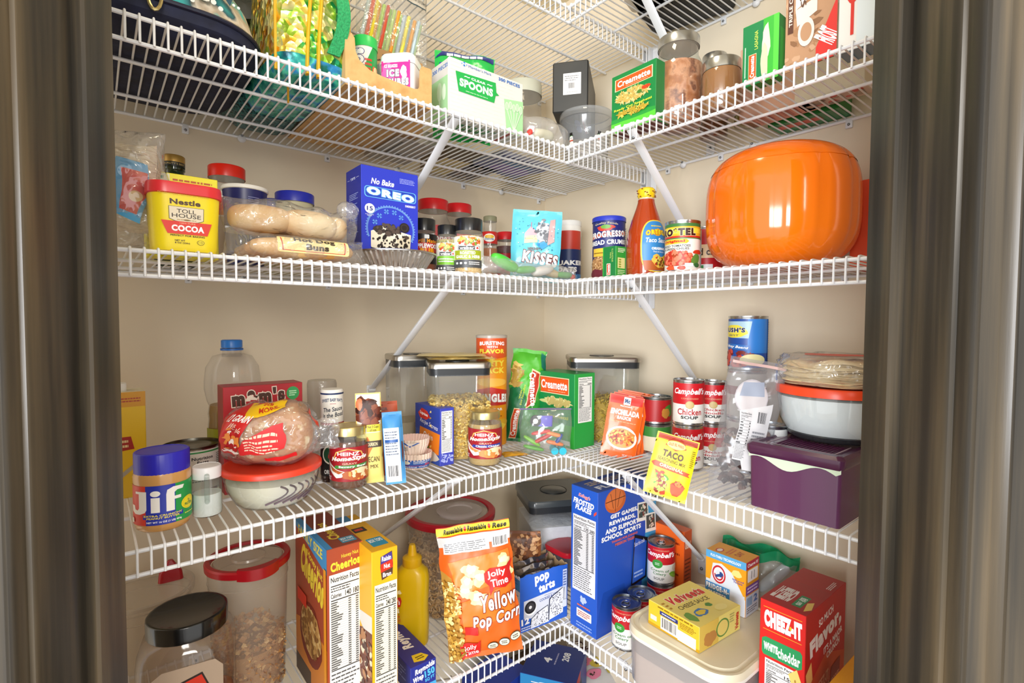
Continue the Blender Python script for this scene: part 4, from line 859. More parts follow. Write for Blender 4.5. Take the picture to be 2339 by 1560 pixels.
# cardboard tray
P = at(789, 'L', .375, zs('A')); W_ = span(P, 0, 986, P.z+.03); hl = zat(P, 66)-P.z; D_ = .33
kraft = noisy('kraft_board', ['#c69a5e', '#d0a66c', '#bd9055'], 30, .8, bump=.05); t = thing('cardboard_tray', 'brown cardboard display tray with cut-out front, between lunch bag and white spoon carton', 'tray', P)
hr = hl*.80
fp = [(0, 0), (W_, 0), (W_, hr), (W_*.985, hr+.002), (W_*.88, hr+.002), (W_*.855, hr-.006), (W_*.85, hl*.40), (W_*.83, hl*.34), (W_*.78, hl*.315), (W_*.40, hl*.36), (W_*.26, hl*.40), (W_*.15, hl*.52), (W_*.11, hl*.66), (W_*.10, hl*.90), (W_*.07, hl*.97), (0, hl)]
b = MB(); n = len(fp); b.add([(x, 0, z) for x, z in fp]+[(x, .0035, z) for x, z in fp], [list(range(n)), list(range(n, 2*n))[::-1]]+[[i, n+i, n+(i+1) % n, (i+1) % n] for i in range(n)], kraft); b.build('front_panel', t)
b = MB(); box(b, 0, .0036, 0, W_, D_, .003, kraft); b.build('tray_base', t)
b = MB(); box(b, 0, .0036, .003, .003, D_, hl*.9, kraft); b.build('side_panel', t); b = MB(); box(b, W_-.003, .0036, .003, W_, D_, hr*.95, kraft); b.build('side_panel', t)
b = MB(); box(b, .003, D_-.003, .003, W_-.003, D_, hr, kraft); b.build('back_panel', t)
# things in the tray
z3 = zs('A')+.0035
P2 = at(834, 'L', .31, z3); r = 24*mpp(P2)*cth(834)*1.15; h = H(P2, 92)
def sour(s): s.R(0, 0, 1, 1, '#f2efe8'); s.P([(.5, 0), (1, 0), (1, 1), (.7, 1), (.5, .6)], '#23a04c'); s.R(0, 0, .22, 1, '#8a1f3c'); s.T('SOUR', .20, .25, .48, .92, '#ffffff', b=.08, rot=-90, ol='#3a2a7c'); s.L(.50, .3, .68, .75, 5, '#d83a2c', .5, 3); s.B(.78, .5, .1, .12, '#e05a2a', 4); s.E(.78, .52, .07, .08, '#e8e0a0')
jar('round gum tub with a bright green cap, left inside the cardboard tray', P2, r, h, M('#2fc45c', .35), fill=None, neck=1.0, lidh=.020, art=sour, arc=200, lz=(.1, .97), name='gum_tub', cat='gum tub', glass=M('#2aa858', .3), prof=[(0, 0), (.9, 0), (1, .05), (1, .95), (.97, 1)], lidr=r*1.06)
P2 = at(917, 'L', .325, z3); r = 43*mpp(P2)*cth(917)*.98; h = H(P2, 138)
t = thing('gum_tub', 'square gum tub with white lid and a magenta label, right inside the cardboard tray', 'gum tub', P2, facing(P2)-.35)
b = MB(); loft(b, [(0, r*.9, r*.8, .012), (.004, r*.97, r*.86, .014), (h*.80, r*.97, r*.86, .014)], M('#f4f0f0', .35)); s = plane(b, (-r*.8, -r*.862, .004), (1, 0, 0), (0, 0, 1), r*1.6, h*.80)
s.R(0, 0, 1, 1, '#d81f8c'); s.B(.2, .7, .18, .3, '#e860b0', 3, .4); s.T('ICE BREAKERS', .10, .84, .56, .92, '#ffffff', b=.04, ol='#b01070'); s.T('ICE', .18, .62, .62, .80, '#ffffff', b=.07, ol='#2a4a58', ow=.05); s.T('CUBES', .18, .40, .95, .58, '#ffffff', b=.07, ol='#2a4a58', ow=.05); s.B(.78, .72, .12, .15, '#f8d0e8', 5, .2); b.build('tub_body', t)
b = MB(); loft(b, [(h*.81, r, r*.9, .016), (h*.96, r*.98, r*.88, .016), (h, r*.9, r*.8, .014)], M('#f8f8f8', .3)); b.build('lid', t)
P2 = at(868, 'L', .29, z3); c = Carton('gum_box', 'plain off-white gum box between the green-capped tub and the magenta tub', 'box', (P2, .05, .035, .03, H(P2, 142)), '#ece6e8'); c.F.E(.5, .15, .4, .14, '#2a6a8c'); c.F.E(.5, .15, .3, .1, '#e8f0f0'); c.done()
P2 = at(846, 'L', .235, z3); c = Carton('honeycomb_carton', 'kraft carton printed with dark purple shapes, at the back inside the cardboard tray', 'box', (P2, 0, span(P2, 0, 966, P2.z+.1), .16, H(P2, 102)), '#b98f60', other='#a8814f')
for i, (x, y, q) in enumerate(((.15, .8, .1), (.32, .92, .08), (.3, .7, .12), (.5, .86, .09), (.6, .68, .1), (.72, .82, .09), (.85, .72, .08), (.93, .9, .06))): c.F.B(x, y, q, q*.5, '#3b2a5c' if i % 2 else '#4d3a30', i, .3); c.F.B(x+.01, y, q*.7, q*.33, '#4a3a78' if i % 2 else '#c09a68', i, .3)
c.done()
# straws
P2 = at(852, 'L', .20, z3+.098)
P2 = at(826, 'L', .20, 2.0); zt = zat(P2, 96); P2 = at(826, 'L', .20, zt); W_ = span(P2, 0, 952, zt+.03); m = mpp(P2)
t = thing('straw_bag', 'clear bag of colourful drinking straws standing up behind the cardboard tray', 'bag', P2)
cols = ['#c8d8d0', '#e8602c', '#f0dc30', '#f0a828', '#b8e060', '#d8502c', '#a8d870', '#c0e080', '#f0a028', '#b8e878', '#b8c8d8', '#f0e048', '#a8c8dc', '#e8a030', '#b8d0dc', '#c8e8b0']
for i, c_ in enumerate(cols):
    b = MB(); x = W_*(i+.5)/len(cols); tube(b, [(x-.008, -.004*(i % 3), -.005), (x+.012, -.004*(i % 3)-.002, .092-.0008*i)], .0040, M(c_, .35, sss=.0), 8); o = b.build('straw', t)
b = MB(); s = pillow(b, W_*1.3, .17, .016, FILM, 51, 22, 22, crump=.005, sc=26, cx=W_*.55, z0=-.012, pw=.3)
s.P([(.50, 1), (.56, .82), (.66, .735), (.98, .735), (.98, 1)], '#3a5058'); s.P([(.515, 1), (.572, .83), (.668, .75), (.97, .75), (.97, 1)], '#d9d0c0'); s.T('125', .69, .86, .86, .98, '#2a2a2a', b=.06, it=.2); s.T('Flexible Straws', .66, .785, .96, .835, '#4a4a4a', it=.2); b.build('film', t)
# plain box that the straws stand on
P2 = at(832, 'L', .205, z3); b = MB(); q = .165
# spoon carton
P = at(1027, 'L', .375, zs('A')); h = zat(P, 128)-P.z
c = Carton('spoon_carton', 'white plastic-spoon carton with a green sign shape on its front, second shelf by the brace', 'box', (P, 0, span(P, 0, 1194, P.z+h/2), span(P, PI/2, 986, P.z+h/2), h), '#dedad5', left='#d6d3ce', bot='#cfd8cc')
s = c.F
for i in range(14): s.L(.0, .05+.068*i, 1, .055+.068*i, 1, '#cfc8bf', .5, i)
s.P([(.72, .60), (1, .66), (1, 0), (.76, 0)], '#a5d6a0'); s.P([(.14, .955), (.18, .995), (.22, .955), (.18, .915)], '#2a80d0'); s.T('M', .155, .93, .205, .975, '#ffffff', b=.05); s.T("Member's Mark", .235, .925, .54, .97, '#2a6ab8', b=.0); s.T('300 PIECES', .64, .90, .95, .96, '#2a6ab8', b=.03)
s.P([(.07, .79), (.60, .83), (.61, .66), (.65, .62), (.60, .60), (.58, .46), (.11, .46)], '#22a84c'); s.T('CLEAR', .27, .725, .46, .765, '#ffffff', b=.03); s.T('SPOONS', .12, .555, .56, .695, '#ffffff', b=.05); s.L(.20, .49, .50, .51, 1, '#c8f0c8'); s.T('~', .18, .735, .25, .76, '#fff', b=.03); s.T('~', .48, .735, .55, .76, '#fff', b=.03)
for i in range(5): x = .76+.05*i; s.E(x, .48+.03*(i % 2), .026, .075, '#d4ecd0'); s.E(x, .48+.03*(i % 2), .018, .06, '#b8dfb4'); s.P([(x-.006, .42), (x+.006, .42), (.865, .04), (.855, .04)], '#d4ecd0')
s = c.Lf; s.T('300 PIECES', .05, .86, .92, .93, '#2a6ab8', b=.03); s.R(0, 0, 1, .72, '#a5d6a0'); s.R(.9, 0, 1, 1, '#efece8'); s.E(.45, .5, .14, .16, '#c8e6c4'); s.P([(.42, .36), (.48, .36), (.5, 0), (.42, 0)], '#c8e6c4'); s.E(.7, .46, .1, .14, '#d8eed4')
s = c.Bt; s.P([(.1, .2), (.55, .3), (.7, .75), (.2, .65)], '#1f8a44'); s.T('SPOONS', .2, .4, .6, .6, '#c8e8c8', b=.04, tilt=12); s.R(.78, 0, .84, 1, '#a82a28'); c.done()
# green bag behind spoon carton
o, w, h = packet('snack_bag', 'crumpled bright green and navy bag rising behind the white spoon carton', 'bag', (994, 92), (1128, 128), (985, 300), 'A', 4, .02, M('#1fae4a', .22, coat=.4), lambda s: (s.P([(0, .9), (.12, 1), (.98, .99), (.98, .93), (.5, .93), (.2, .96)], '#1c2a6c'), s.L(.2, .94, .9, .985, 1, '#f0f0f0', .9, 5), s.P([(0, .62), (.08, .85), (.12, .85), (.2, .62)], '#24308c'), s.P([(0, .3), (0, .6), (.16, .6), (.2, .3)], '#dfe3e8')), seed=12, crump=.006, depth=1.12)
# cream-lidded clear jar at back
P, r = rspot(1150, 1236, 'A', off=.09); h = H(P, 196); jar('clear jar with a cream screw lid behind the right end of the spoon carton', P, r, h, M('#dcdcc8', .4), neck=.95, lidh=.034, name='storage_jar', glass=PLAST, fill=M('#b09a50', .8), filltop=.2)
# black box on tub, snowman tub
P, r = rspot(1277, 1400, 'A', 'R', .165); h = H(P, 262)
t = thing('snowman_tub', 'clear plastic tub with snowflake and snowman prints in the corner of the second shelf', 'tub', P, facing(P))
TUB = clear('tub_plastic', '#f2f4f6', haze=.16, hcol='#e8ecf0', rough=.08, edge=.3)
b = MB(); lathe(b, [(0, .001), (r*.72, .001), (r*.78, .006), (r*.93, h*.82), (r*.95, h*.84)], TUB, 44, cap=False); s = wrap(b, lambda z: r*(.775+.16*z/h), .006, h*.82, 150)
for x, y in ((.50, .62), (.3, .2)):
    for k in range(3): a = k*60; q = .035; ca, sa = math.cos(math.radians(a)), math.sin(math.radians(a)); s.P([(x-ca*q-sa*.006, y-sa*q*1.5+ca*.009), (x+ca*q-sa*.006, y+sa*q*1.5+ca*.009), (x+ca*q+sa*.006, y+sa*q*1.5-ca*.009), (x-ca*q+sa*.006, y-sa*q*1.5-ca*.009)], '#ffffff')
for x, sc_ in ((.72, 1), (.24, .95)):
    s.E(x, .30, .05*sc_, .12*sc_, '#fbfbfb'); s.E(x, .46, .036*sc_, .085*sc_, '#fbfbfb'); s.R(x-.045, .53, x+.045, .545, '#1c1c1c'); s.R(x-.028, .54, x+.028, .61, '#1c1c1c'); s.R(x-.035, .40, x+.035, .43, '#d04a2c'); s.R(x-.03, .525, x+.03, .535, '#4a9a3c'); s.E(x-.012, .48, .005, .012, '#222'); s.E(x+.012, .48, .005, .012, '#222'); s.P([(x, .465), (x+.02, .455), (x, .45)], '#e87a20')
b.build('tub_body', t)
b = MB(); lathe(b, [(r*.95, h*.83), (r*1.0, h*.84), (r*1.01, h*.93), (r*.97, h*.98), (r*.92, h*.985), (r*.88, h*.95), (0, h*.955)], TUB, 44, cap=False); b.build('lid', t)
zb = P.z+h+.002; F = (P.x-CAM.x, P.y-CAM.y); Q = pl(1262, 222, 2, zb)
Qd = away(V3((P.x, P.y, zb)), -r*.35); ang = YAW-PI/2+.42; q0 = mpp(Qd)
Q = away(V3((P.x, P.y, zb)), -r*.30); Q = at(1343, 'R', -Q.x, zb); ang = math.radians(37); h2 = zat(Q, 134)-zb
c = Carton('black_gift_box', 'black box with a white barcode sticker lying on top of the snowman tub', 'box', (Q, ang, .20, span(Q, ang+PI/2, 1262, zb+.04), h2), '#2a2a2a', left='#3a3a38', other='#1e1e20', bot='#222226', bev=.003); s = c.Lf; s.RR(.30, .34, .80, .76, '#f2f0ee', .01); s.BC(.44, .44, .64, .58, '#f2f0ee', n=14); s.L(.34, .60, .74, .72, 3, '#999'); s.L(.4, .37, .72, .41, 1, '#bbb'); s = c.Bt; s.P([(.2, .8), (.8, .8), (.8, .86), (.2, .86)], '#d8d8d8'); s.R(.2, .76, .8, .79, '#b84a2a'); s.E(.4, .6, .12, .08, '#5a7ac8'); s.E(.62, .6, .12, .08, '#4a6ab8'); c.done()
# film bag in the corner
P = at(1197, 'L', .36, zs('A')); W_ = .125
t = thing('plastic_bag', 'crumpled translucent plastic bag at the inner corner of the second shelf', 'bag', P, .0)
b = MB(); pillow(b, W_, .055, .035, FILMS, 61, 24, 12, crump=.012, sc=30, cx=W_/2, pw=.5); b.build('film', t); b = MB(); bun(b, (W_*.4, 0, .022), W_*.26, .018, M('#e0dcc0', .7), .1, 5); b.build('napkin', t); b = MB(); bun(b, (W_*.08, -.01, .02), .014, .008, M('#d04038', .5), 1.0, 6); b.build('red_tag', t)
# flat packs seen from below
P = at(1150, 'L', .26, zs('A')); c = Carton('flat_book', 'flat navy and purple pack lying in the corner, seen from below through the wires', 'box', (P, .1, .17, .13, .012), '#8a8ea8', bot='#5a5f8c'); s = c.Bt; s.B(.6, .4, .35, .25, '#7a5aa8', 3); s.B(.5, .7, .3, .12, '#3a6a9c', 4); c.done()
P = at(905, 'L', .20, zs('A')); c = Carton('flat_carton', 'flat pale carton with black marks lying behind the spoon carton, seen through the wires', 'box', (P, 0, .11, .17, .03), '#b8b0a4', bot='#9c9488'); c.Bt.R(.2, .3, .24, .9, '#2a2622'); c.Bt.R(.4, .35, .6, .42, '#3a3632'); c.done()
P = at(1020, 'L', .15, zs('A')); c = Carton('flat_carton', 'dark printed carton lying against the left wall, seen through the wires near the corner', 'box', (P, 0, .16, .13, .035), '#6a5848', bot='#4a3a30'); c.Bt.R(0, 0, .45, 1, '#c8b878'); c.Bt.S(.5, .1, 1, .9, 30, .008, ['#7a5a38', '#2a2420', '#8c7448'], 4); c.done()
# ================= second level, right run =================
def creamlogo(s, x0, y0, x1, y1, rot=0):
    s.R(x0, y0, x1, y1, '#f4dcae'); dx, dy = (x1-x0)*.025, (y1-y0)*.05
    if rot: dx, dy = (x1-x0)*.05, (y1-y0)*.025
    s.R(x0+dx, y0+dy, x1-dx, y1-dy, '#b8321a'); s.R(x0+dx*1.6, y0+dy*1.6, x1-dx*1.6, y1-dy*1.6, '#ea5a1c'); ix, iy = (x1-x0), (y1-y0)
    if rot: s.T('Creamette', x0+ix*.2, y0+iy*.07, x1-ix*.25, y1-iy*.07, '#ffffff', b=.03, rot=rot)
    else: s.T('Creamette', x0+ix*.07, y0+iy*.28, x1-ix*.06, y1-iy*.2, '#ffffff', b=.03); s.L(x0+ix*.3, y0+iy*.13, x0+ix*.9, y0+iy*.2, 1, '#f8c8a0')
P = at(1497, 'R', .275, zs('A')); h = zat(P, 131)-P.z
c = Carton('pasta_carton', 'dark green pasta carton with an orange logo, directly left of the mason jars', 'box', (P, 0, .045, span(P, PI/2, 1397, P.z+h/2), h), '#1d7a3c', left='#12803e', bot='#6a1f1a')
s = c.Lf; s.R(0, 0, 1, .20, '#5ac83c'); s.B(.5, .21, .6, .05, '#2a9a3c', 3, .2); creamlogo(s, .08, .72, .93, .92); s.S(.12, .46, .86, .67, 170, .0016, ['#f0e0a0', '#e8d088', '#cfae58'], 5, 5, .1); s.B(.80, .60, .09, .035, '#d8401c', 4); s.B(.66, .56, .06, .03, '#4a7a30', 5); s.T('Ready Cut Spaghetti', .08, .355, .93, .405, '#d8e040', b=.03); s.S(.18, .24, .86, .34, 70, .0016, ['#e8d060', '#b89a30'], 8, 5, .1); s.R(.10, .06, .25, .12, '#e8f0d8'); c.done()
MASON = [(0, 0), (.85, 0), (.96, .02), (1, .05), (1, .66), (.97, .74), (.86, .82), (.80, .85), (.79, 1)]
P, r = rspot(1490, 1604, 'A', 'R', .20); jar('tall mason jar of pinkish-orange dried fruit, largest of the mason jars', P, r, H(P, 92), TIN, MASON, noisy('dried_fruit', ['#8f4a1e', '#b8682c', '#d8946a', '#7a3a18', '#c87a4c'], 34, .45, bump=.4, pos=[.3, .42, .5, .6, .68]), .74, lidh=.020, name='mason_jar', lidr=r*.84, rib=60, lidname='screw_band')
P, r = rspot(1596, 1662, 'A', 'R', .085); jar('mason jar standing behind, its lid showing between the two front mason jars', P, r, H(P, 128), TIN, MASON, M('#8c4a20', .3), .8, lidh=.022, name='mason_jar', lidr=r*.86, rib=60, lidname='screw_band')
P, r = rspot(1600, 1692, 'A', 'R', .20); jar('shorter mason jar of caramel brown sauce, right of the tall mason jar', P, r, H(P, 143), TIN, [(0, 0), (.85, 0), (.96, .02), (1, .05), (1, .88), (.95, .93), (.92, 1)], M('#a8682a', .2, coat=.3), .93, lidh=.020, name='mason_jar', lidr=r*.97, rib=60, lidname='screw_band')
P, r = rspot(1676, 1742, 'A', 'R', .10); jar('jar of yellow-green pickles half hidden behind the lasagna carton', P, r, H(P, 166), TIN, MASON, M('#a8901c', .25), .8, lidh=.018, name='pickle_jar', lidr=r*.88)
P = at(1777, 'R', .275, zs('A')); h = zat(P, 27)-P.z
c = Carton('lasagna_carton', 'green lasagna carton with sideways white lettering and pasta strip, left of the brown mug carton', 'box', (P, 0, span(P, 0, 1794, P.z+h/2), span(P, PI/2, 1696, P.z+h/2), h), '#1f8a3c', left='#0f8048', top='#4ac83c', bot='#2f8a30')
s = c.Lf; s.R(.58, 0, 1, 1, '#3cb43c'); s.R(.86, 0, 1, 1, '#58d048'); s.B(.66, .62, .10, .30, '#e8e0cc', 3, .2); s.B(.62, .3, .10, .3, '#d8ccb0', 5, .1); creamlogo(s, .18, .10, .40, .50, 90); s.T('LASAGNA', .34, .56, .44, .86, '#c8e060', b=.02, rot=90); s.L(.07, .15, .10, .65, 1, '#c8e8d0', 1); c.F.R(.2, .1, .9, .8, '#2fa83c'); c.done()
P = at(1911, 'R', .275, zs('A')); h = .215
c = Carton('mug_cake_carton', 'brown mug cake carton showing a white mug of chocolate, right of the lasagna carton', 'box', (P, 0, span(P, 0, 1917, P.z+h/2), span(P, PI/2, 1796, P.z+h/2), h), '#3a2a28', left='#b48a6a', bot='#3a2420')
s = c.Lf; s.R(0, 0, 1, 1, '#b98e6c'); s.S(0, .0, 1, 1, 50, .005, ['#a87c58', '#c8a080', '#8a6244'], 3, 2, ell=False); s.R(.05, .27, .16, .95, '#5a3428'); s.T('TRIPLE CHOCOLATE CAKE', .07, .32, .14, .92, '#f0e0d0', b=.03, rot=90)
s.P([(.20, .42), (.60, .50), (.62, .95), (.42, 1), (.20, .72)], '#e9e3dc'); s.P([(.24, .30), (.62, .36), (.62, .46), (.20, .42)], '#e2dbd2'); s.E(.72, .72, .22, .20, '#5a3026'); s.E(.72, .72, .19, .175, '#7a4636'); s.S(.56, .58, .88, .88, 60, .005, ['#4a241c', '#9a6450', '#6a3a2c'], 6); s.E(.42, .24, .16, .10, '#e2dbd2'); s.E(.42, .24, .11, .065, '#b98e6c')
s.T('MUG', .34, .50, .46, .80, '#4a3028', b=.01, rot=-78); s.T('treats', .22, .42, .34, .76, '#5a3c30', b=.0, rot=-78); s.P([(.62, .10), (1, .40), (1, .0), (.62, 0)], '#d8302c'); s.T('FROST', .70, .08, .95, .24, '#ffffff', b=.05, rot=0, tilt=50); c.Bt.T('MUG TREATS', .1, .55, .9, .85, '#d8c0b0', b=.03); c.done()
P = at(2010, 'R', .275, zs('A')); h = .215
c = Carton('cake_mix_carton', 'white baking mix carton with a red spoon logo, rightmost on the second shelf', 'box', (P, 0, .04, span(P, PI/2, 1918, P.z+h/2), h), '#d8dce0', left='#eceae6', bot='#7a98a8')
s = c.Lf; s.E(.30, .74, .34, .24, '#d8dca8'); s.B(.30, .74, .26, .18, '#eef0d8', 3, .25); s.S(.06, .55, .52, .92, 20, .0025, ['#d86a2c', '#6aa040', '#e8b0c0'], 3); s.P([(.45, .35), (1, .60), (1, 0), (.45, 0)], '#dfe9ee'); s.E(.34, .44, .18, .135, '#d82c24'); s.R(.30, .1, .38, .34, '#d82c24'); s.T('Betty\nCrocker', .24, .37, .46, .51, '#ffffff', b=.03, it=.2, rot=0, tilt=25); c.done()
P = at(1850, 'R', .135, zs('A')); c = Carton('food_carton', 'pink-bottomed carton behind the lasagna carton, seen from below', 'box', (P, 0, .05, .13, .14), '#d8a890', bot='#d89a80'); c.Bt.L(.1, .1, .9, .8, 8, '#b86a5a', .4, 3); c.done()
P = at(1918, 'R', .065, zs('A')); c = Carton('pasta_carton', 'green pasta carton at the very back right of the second shelf, seen from below', 'box', (P, 0, .06, .13, .16), '#2a7a34', bot='#2a8040'); c.Bt.R(.25, .1, .6, .7, '#d05030'); c.done()
P = at(1975, 'R', .14, zs('A')); c = Carton('food_carton', 'cream carton behind the mug and baking mix cartons, seen from below', 'box', (P, 0, .05, .11, .15), '#d8ccb8', bot='#cbb9a6'); c.Bt.S(.1, .1, .9, .9, 14, .009, ['#c84a3a', '#8a8070', '#a89880'], 3); c.done()
# ================= topmost level =================
P = on(1552, 2, 'E'); b = MB(); loft(b, [(0, .10, .085, .02), (.004, .11, .095, .025), (.09, .108, .09, .025), (.11, .095, .08, .03)], M('#101012', .55, bump=.2), 6)
b.build('black_case', loc=P, rz=.25, label='black soft case lying on the topmost wire shelf, seen from below', category='case')
P = on(1474, 4, 'E'); b = MB(); loft(b, [(0, .03, .035, .014), (.003, .035, .040, .016), (.03, .035, .04, .016), (.034, .028, .033, .014)], M('#e6dccb', .5), 6); b.build('cream_dish', loc=P, rz=.3, label='small cream rounded dish on the topmost shelf above the corner', category='dish')
# ================= fourth level (C), left run =================
YEL = '#f2c812'
P = at(337, 'L', .16, zs('C')); w = .075; c = Carton('drink_carton', 'yellow carton with a white cap at the far left of the fourth shelf', 'carton', (V3((P.x-w, P.y, P.z)), 0, w, .06, zat(P, 893)-P.z), YEL, top='#e8e0c0')
s = c.F; s.R(0, .86, 1, 1, '#e0a010'); s.L(.55, .90, .92, .95, 2, '#b8401c'); s.RR(.0, .55, .55, .84, '#2a2a4a', .1); s.RR(.0, .56, .53, .83, '#f2f0ea', .1); s.T('n', .30, .70, .44, .77, '#1c2060', b=.05); s.RR(.0, .38, .35, .58, '#e8281c', .03); s.P([(.3, .44), (.78, .46), (.72, .58), (.28, .58)], '#b0281c'); s.L(.36, .47, .68, .56, 2, '#f0d8a0'); s.P([(.42, .20), (.50, .18), (1, .36), (1, .40)], '#b8b0a0')
cap = MB(); hh = c.h; loft(cap, [(hh, .024, .015, .004, w*.35, .03), (hh+.013, .024, .015, .004, w*.35, .03)], M('#ece9e0', .4)); o = c.done(); cap.build('cap', o)
P, r = rspot(372, 508, 'C', off=.165); h = H(P, 1012)
def bigcan(s): s.R(0, 0, 1, 1, '#ddd9cf'); s.R(0, .93, 1, .97, '#2f8a44'); s.T('Nutrition\nFacts', .45, .66, .62, .84, '#222', b=.03); s.L(.66, .3, .80, .88, 12, '#333', .4, 4); s.L(.84, .2, .96, .88, 12, '#444', .4, 6); s.L(.45, .2, .62, .6, 8, '#444', .4, 5)
can('large wide can behind the peanut butter jar, showing its grey lid', P, r, h, bigcan, '#ddd9cf', rz=12, tab=False, rim=M('#6a675e', .3, 1), arc=260)
# peanut butter
P, r = rspot(307, 441, 'C', py=1216); h = H(P, 1026)
t = thing('peanut_butter_jar', 'peanut butter jar with a ribbed blue lid and red, blue and green label', 'jar', P, facing(P))
lh = .030; hb = h-lh*.8; J = [(0, 0), (.84, 0), (.93, .03), (.965, .09), (.985, .14), (.985, .76), (1.0, .80), (1.0, .90), (.95, .96), (.92, 1)]
b = MB(); lathe(b, [(q*r, z*hb) for q, z in J], M('#cf9a58', .22, coat=.4), 48); b.build('jar_body', t)
b = MB(); s = wrap(b, r*.992, hb*.13, hb*.77, 205); s.R(0, 0, .33, 1, '#d8351c'); s.R(.33, 0, .62, 1, '#2233a8'); s.R(.62, 0, 1, 1, '#1f9a4a')
s.P([(.20, .86), (.34, .86), (.34, .40), (.32, .33), (.26, .28), (.19, .28), (.12, .34), (.11, .50), (.18, .50), (.19, .40), (.23, .38), (.25, .44), (.25, .80), (.20, .80)], '#f6f3ec'); s.R(.385, .32, .47, .70, '#f6f3ec'); s.E(.428, .80, .048, .075, '#f6f3ec')
s.P([(.53, .32), (.61, .32), (.61, .60), (.68, .60), (.68, .68), (.61, .68), (.61, .78), (.64, .83), (.70, .83), (.72, .92), (.60, .93), (.54, .87), (.53, .76)], '#f6f3ec')
s.R(.30, .16, .70, .27, '#2233a8'); s.T('EXTRA CRUNCHY', .31, .215, .69, .265, '#f4e040', b=.03); s.T('PEANUT BUTTER', .34, .155, .66, .20, '#f4e040', b=.03); s.T('NET WT 16 OZ (1 LB) 454g', .34, .04, .68, .10, '#ffffff', b=.03); s.E(.78, .42, .10, .17, '#f2e020'); s.E(.78, .42, .085, .145, '#d8c010'); s.E(.78, .42, .08, .137, '#f2e020'); s.T('7g\nPROTEIN', .72, .34, .84, .50, '#1a7a3c', b=.04); s.L(.72, .12, .88, .18, 1, '#c8e060'); s.RR(.12, .06, .17, .18, '#f0e8e0', .01); b.build('label', t)
lid(t, r*.965, h-lh, h, M('#2a26b8', .35), 'lid', 70)
# salt shaker
P, r = rspot(439, 509, 'C', py=1184); t = jar('small glass shaker of white salt with a white cap, beside the blue-lidded jar', P, r, H(P, 1062), M('#efeff0', .35), [(0, 0), (.85, 0), (.97, .03), (1, .1), (1, .78), (.96, .9), (.95, 1)], M('#f4f4f4', .9), .55, lidh=.018, name='salt_shaker', cat='shaker', lidr=r*.98)
b = MB(); tube(b, [(.0, -r*1.0, .025), (.0, -r*1.35, .028), (.0, -r*1.42, .045), (.0, -r*1.35, .062), (.0, -r*1.0, .066)], .0035, GLASS, 8); b.build('handle', t)
# oil bottle
P, r = rspot(470, 598, 'C', off=.10); h = H(P, 776); rn = 24*mpp(P)*cth(534)
t = thing('cooking_oil_bottle', 'tall ribbed clear cooking oil bottle with a blue cap against the left wall', 'bottle', P, facing(P))
OB = [(0, 0), (.82, 0), (.9, .02), (.9, .22), (.84, .28), (.9, .34), (.86, .42), (.88, .46), (.84, .52), (.92, .56), (1.0, .64), (1.0, .70), (.94, .80), (.70, .88), (rn/r*.9, .90), (rn/r*.9, .94)]
b = MB(); vs = []; lathe(b, [(q*r, z*h) for q, z in OB], PLAST, 40, rib=(.025, 9)); b.build('bottle_body', t); b = MB(); lathe(b, [(q*r*.95, max(z*h, .002)) for q, z in OB if z < .55]+[(0, .53*h)], clear('oil', '#c8a018', haze=.35, hcol='#b8920c', rough=.1, edge=.3, spread=.4), 40, cap=False); b.build('oil', t)
b = MB(); s = wrap(b, lambda z: r*.925, h*.05, h*.36, 150); s.R(0, 0, 1, 1, '#8a8a1c'); s.B(.5, .6, .2, .3, '#3a8a2c', 3); s.B(.35, .3, .15, .2, '#b0402a', 4); s.B(.65, .3, .12, .2, '#e0b030', 5); b.build('label', t)
lid(t, rn*1.02, h*.942, h, M('#1f6ec0', .35), 'cap', 40); b = MB(); lathe(b, [(rn*1.1, h*.922), (rn*1.1, h*.937)], M('#1a5ca8', .35), 36); b.build('neck_ring', t)
# candy cookie box
P = at(513, 'L', .245, zs('C')); h = zat(P, 885)-P.z
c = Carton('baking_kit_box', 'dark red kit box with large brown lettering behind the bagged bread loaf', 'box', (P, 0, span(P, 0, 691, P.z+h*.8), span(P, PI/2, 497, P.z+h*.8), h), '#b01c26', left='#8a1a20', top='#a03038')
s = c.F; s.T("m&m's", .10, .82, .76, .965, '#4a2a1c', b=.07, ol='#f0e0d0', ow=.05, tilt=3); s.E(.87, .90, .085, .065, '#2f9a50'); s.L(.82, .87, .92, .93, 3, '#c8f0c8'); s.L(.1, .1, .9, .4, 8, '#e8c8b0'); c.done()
# glass bowl with red lid, dough inside
P, r = rspot(510, 738, 'C', py=1170); P = away(P, -r*.22); zl = zat(away(P, -r), 1094)-P.z
t = thing('storage_bowl', 'oval-looking glass bowl with a red lid, bread loaf resting on top, front of fourth shelf', 'bowl', P, facing(P))
b = MB(); lathe(b, [(0, .001), (r*.66, .001), (r*.74, .006), (r*.90, zl*.5), (r*.965, zl-.004), (r*.97, zl)], GLASS, 52, cap=False); b.build('bowl_body', t)
b = MB(); lathe(b, [(0, .003), (r*.64, .003), (r*.72, .008), (r*.86, zl*.48), (r*.90, zl*.72), (r*.6, zl*.84), (0, zl*.88)], noisy('cream_dough', ['#efe3c4', '#f4ecd8', '#e6ddd6'], 9, .6, bump=.1), 44, cap=False)
for k in range(6):
    a = -1.75+k*.2; tube(b, [(r*(.80+.105*u)*math.cos(a+.5*math.sin(u*2.4)), r*(.80+.105*u)*math.sin(a+.5*math.sin(u*2.4)), zl*(.22+.50*u)) for u in [i/8 for i in range(9)]], .0016, M('#6a5860', .6), 5)
b.build('filling', t)
lid(t, r*1.0, zl-.002, zl+.007, M('#e8432a', .35), 'lid', dome=.0)
zlid = P.z+zl+.0075
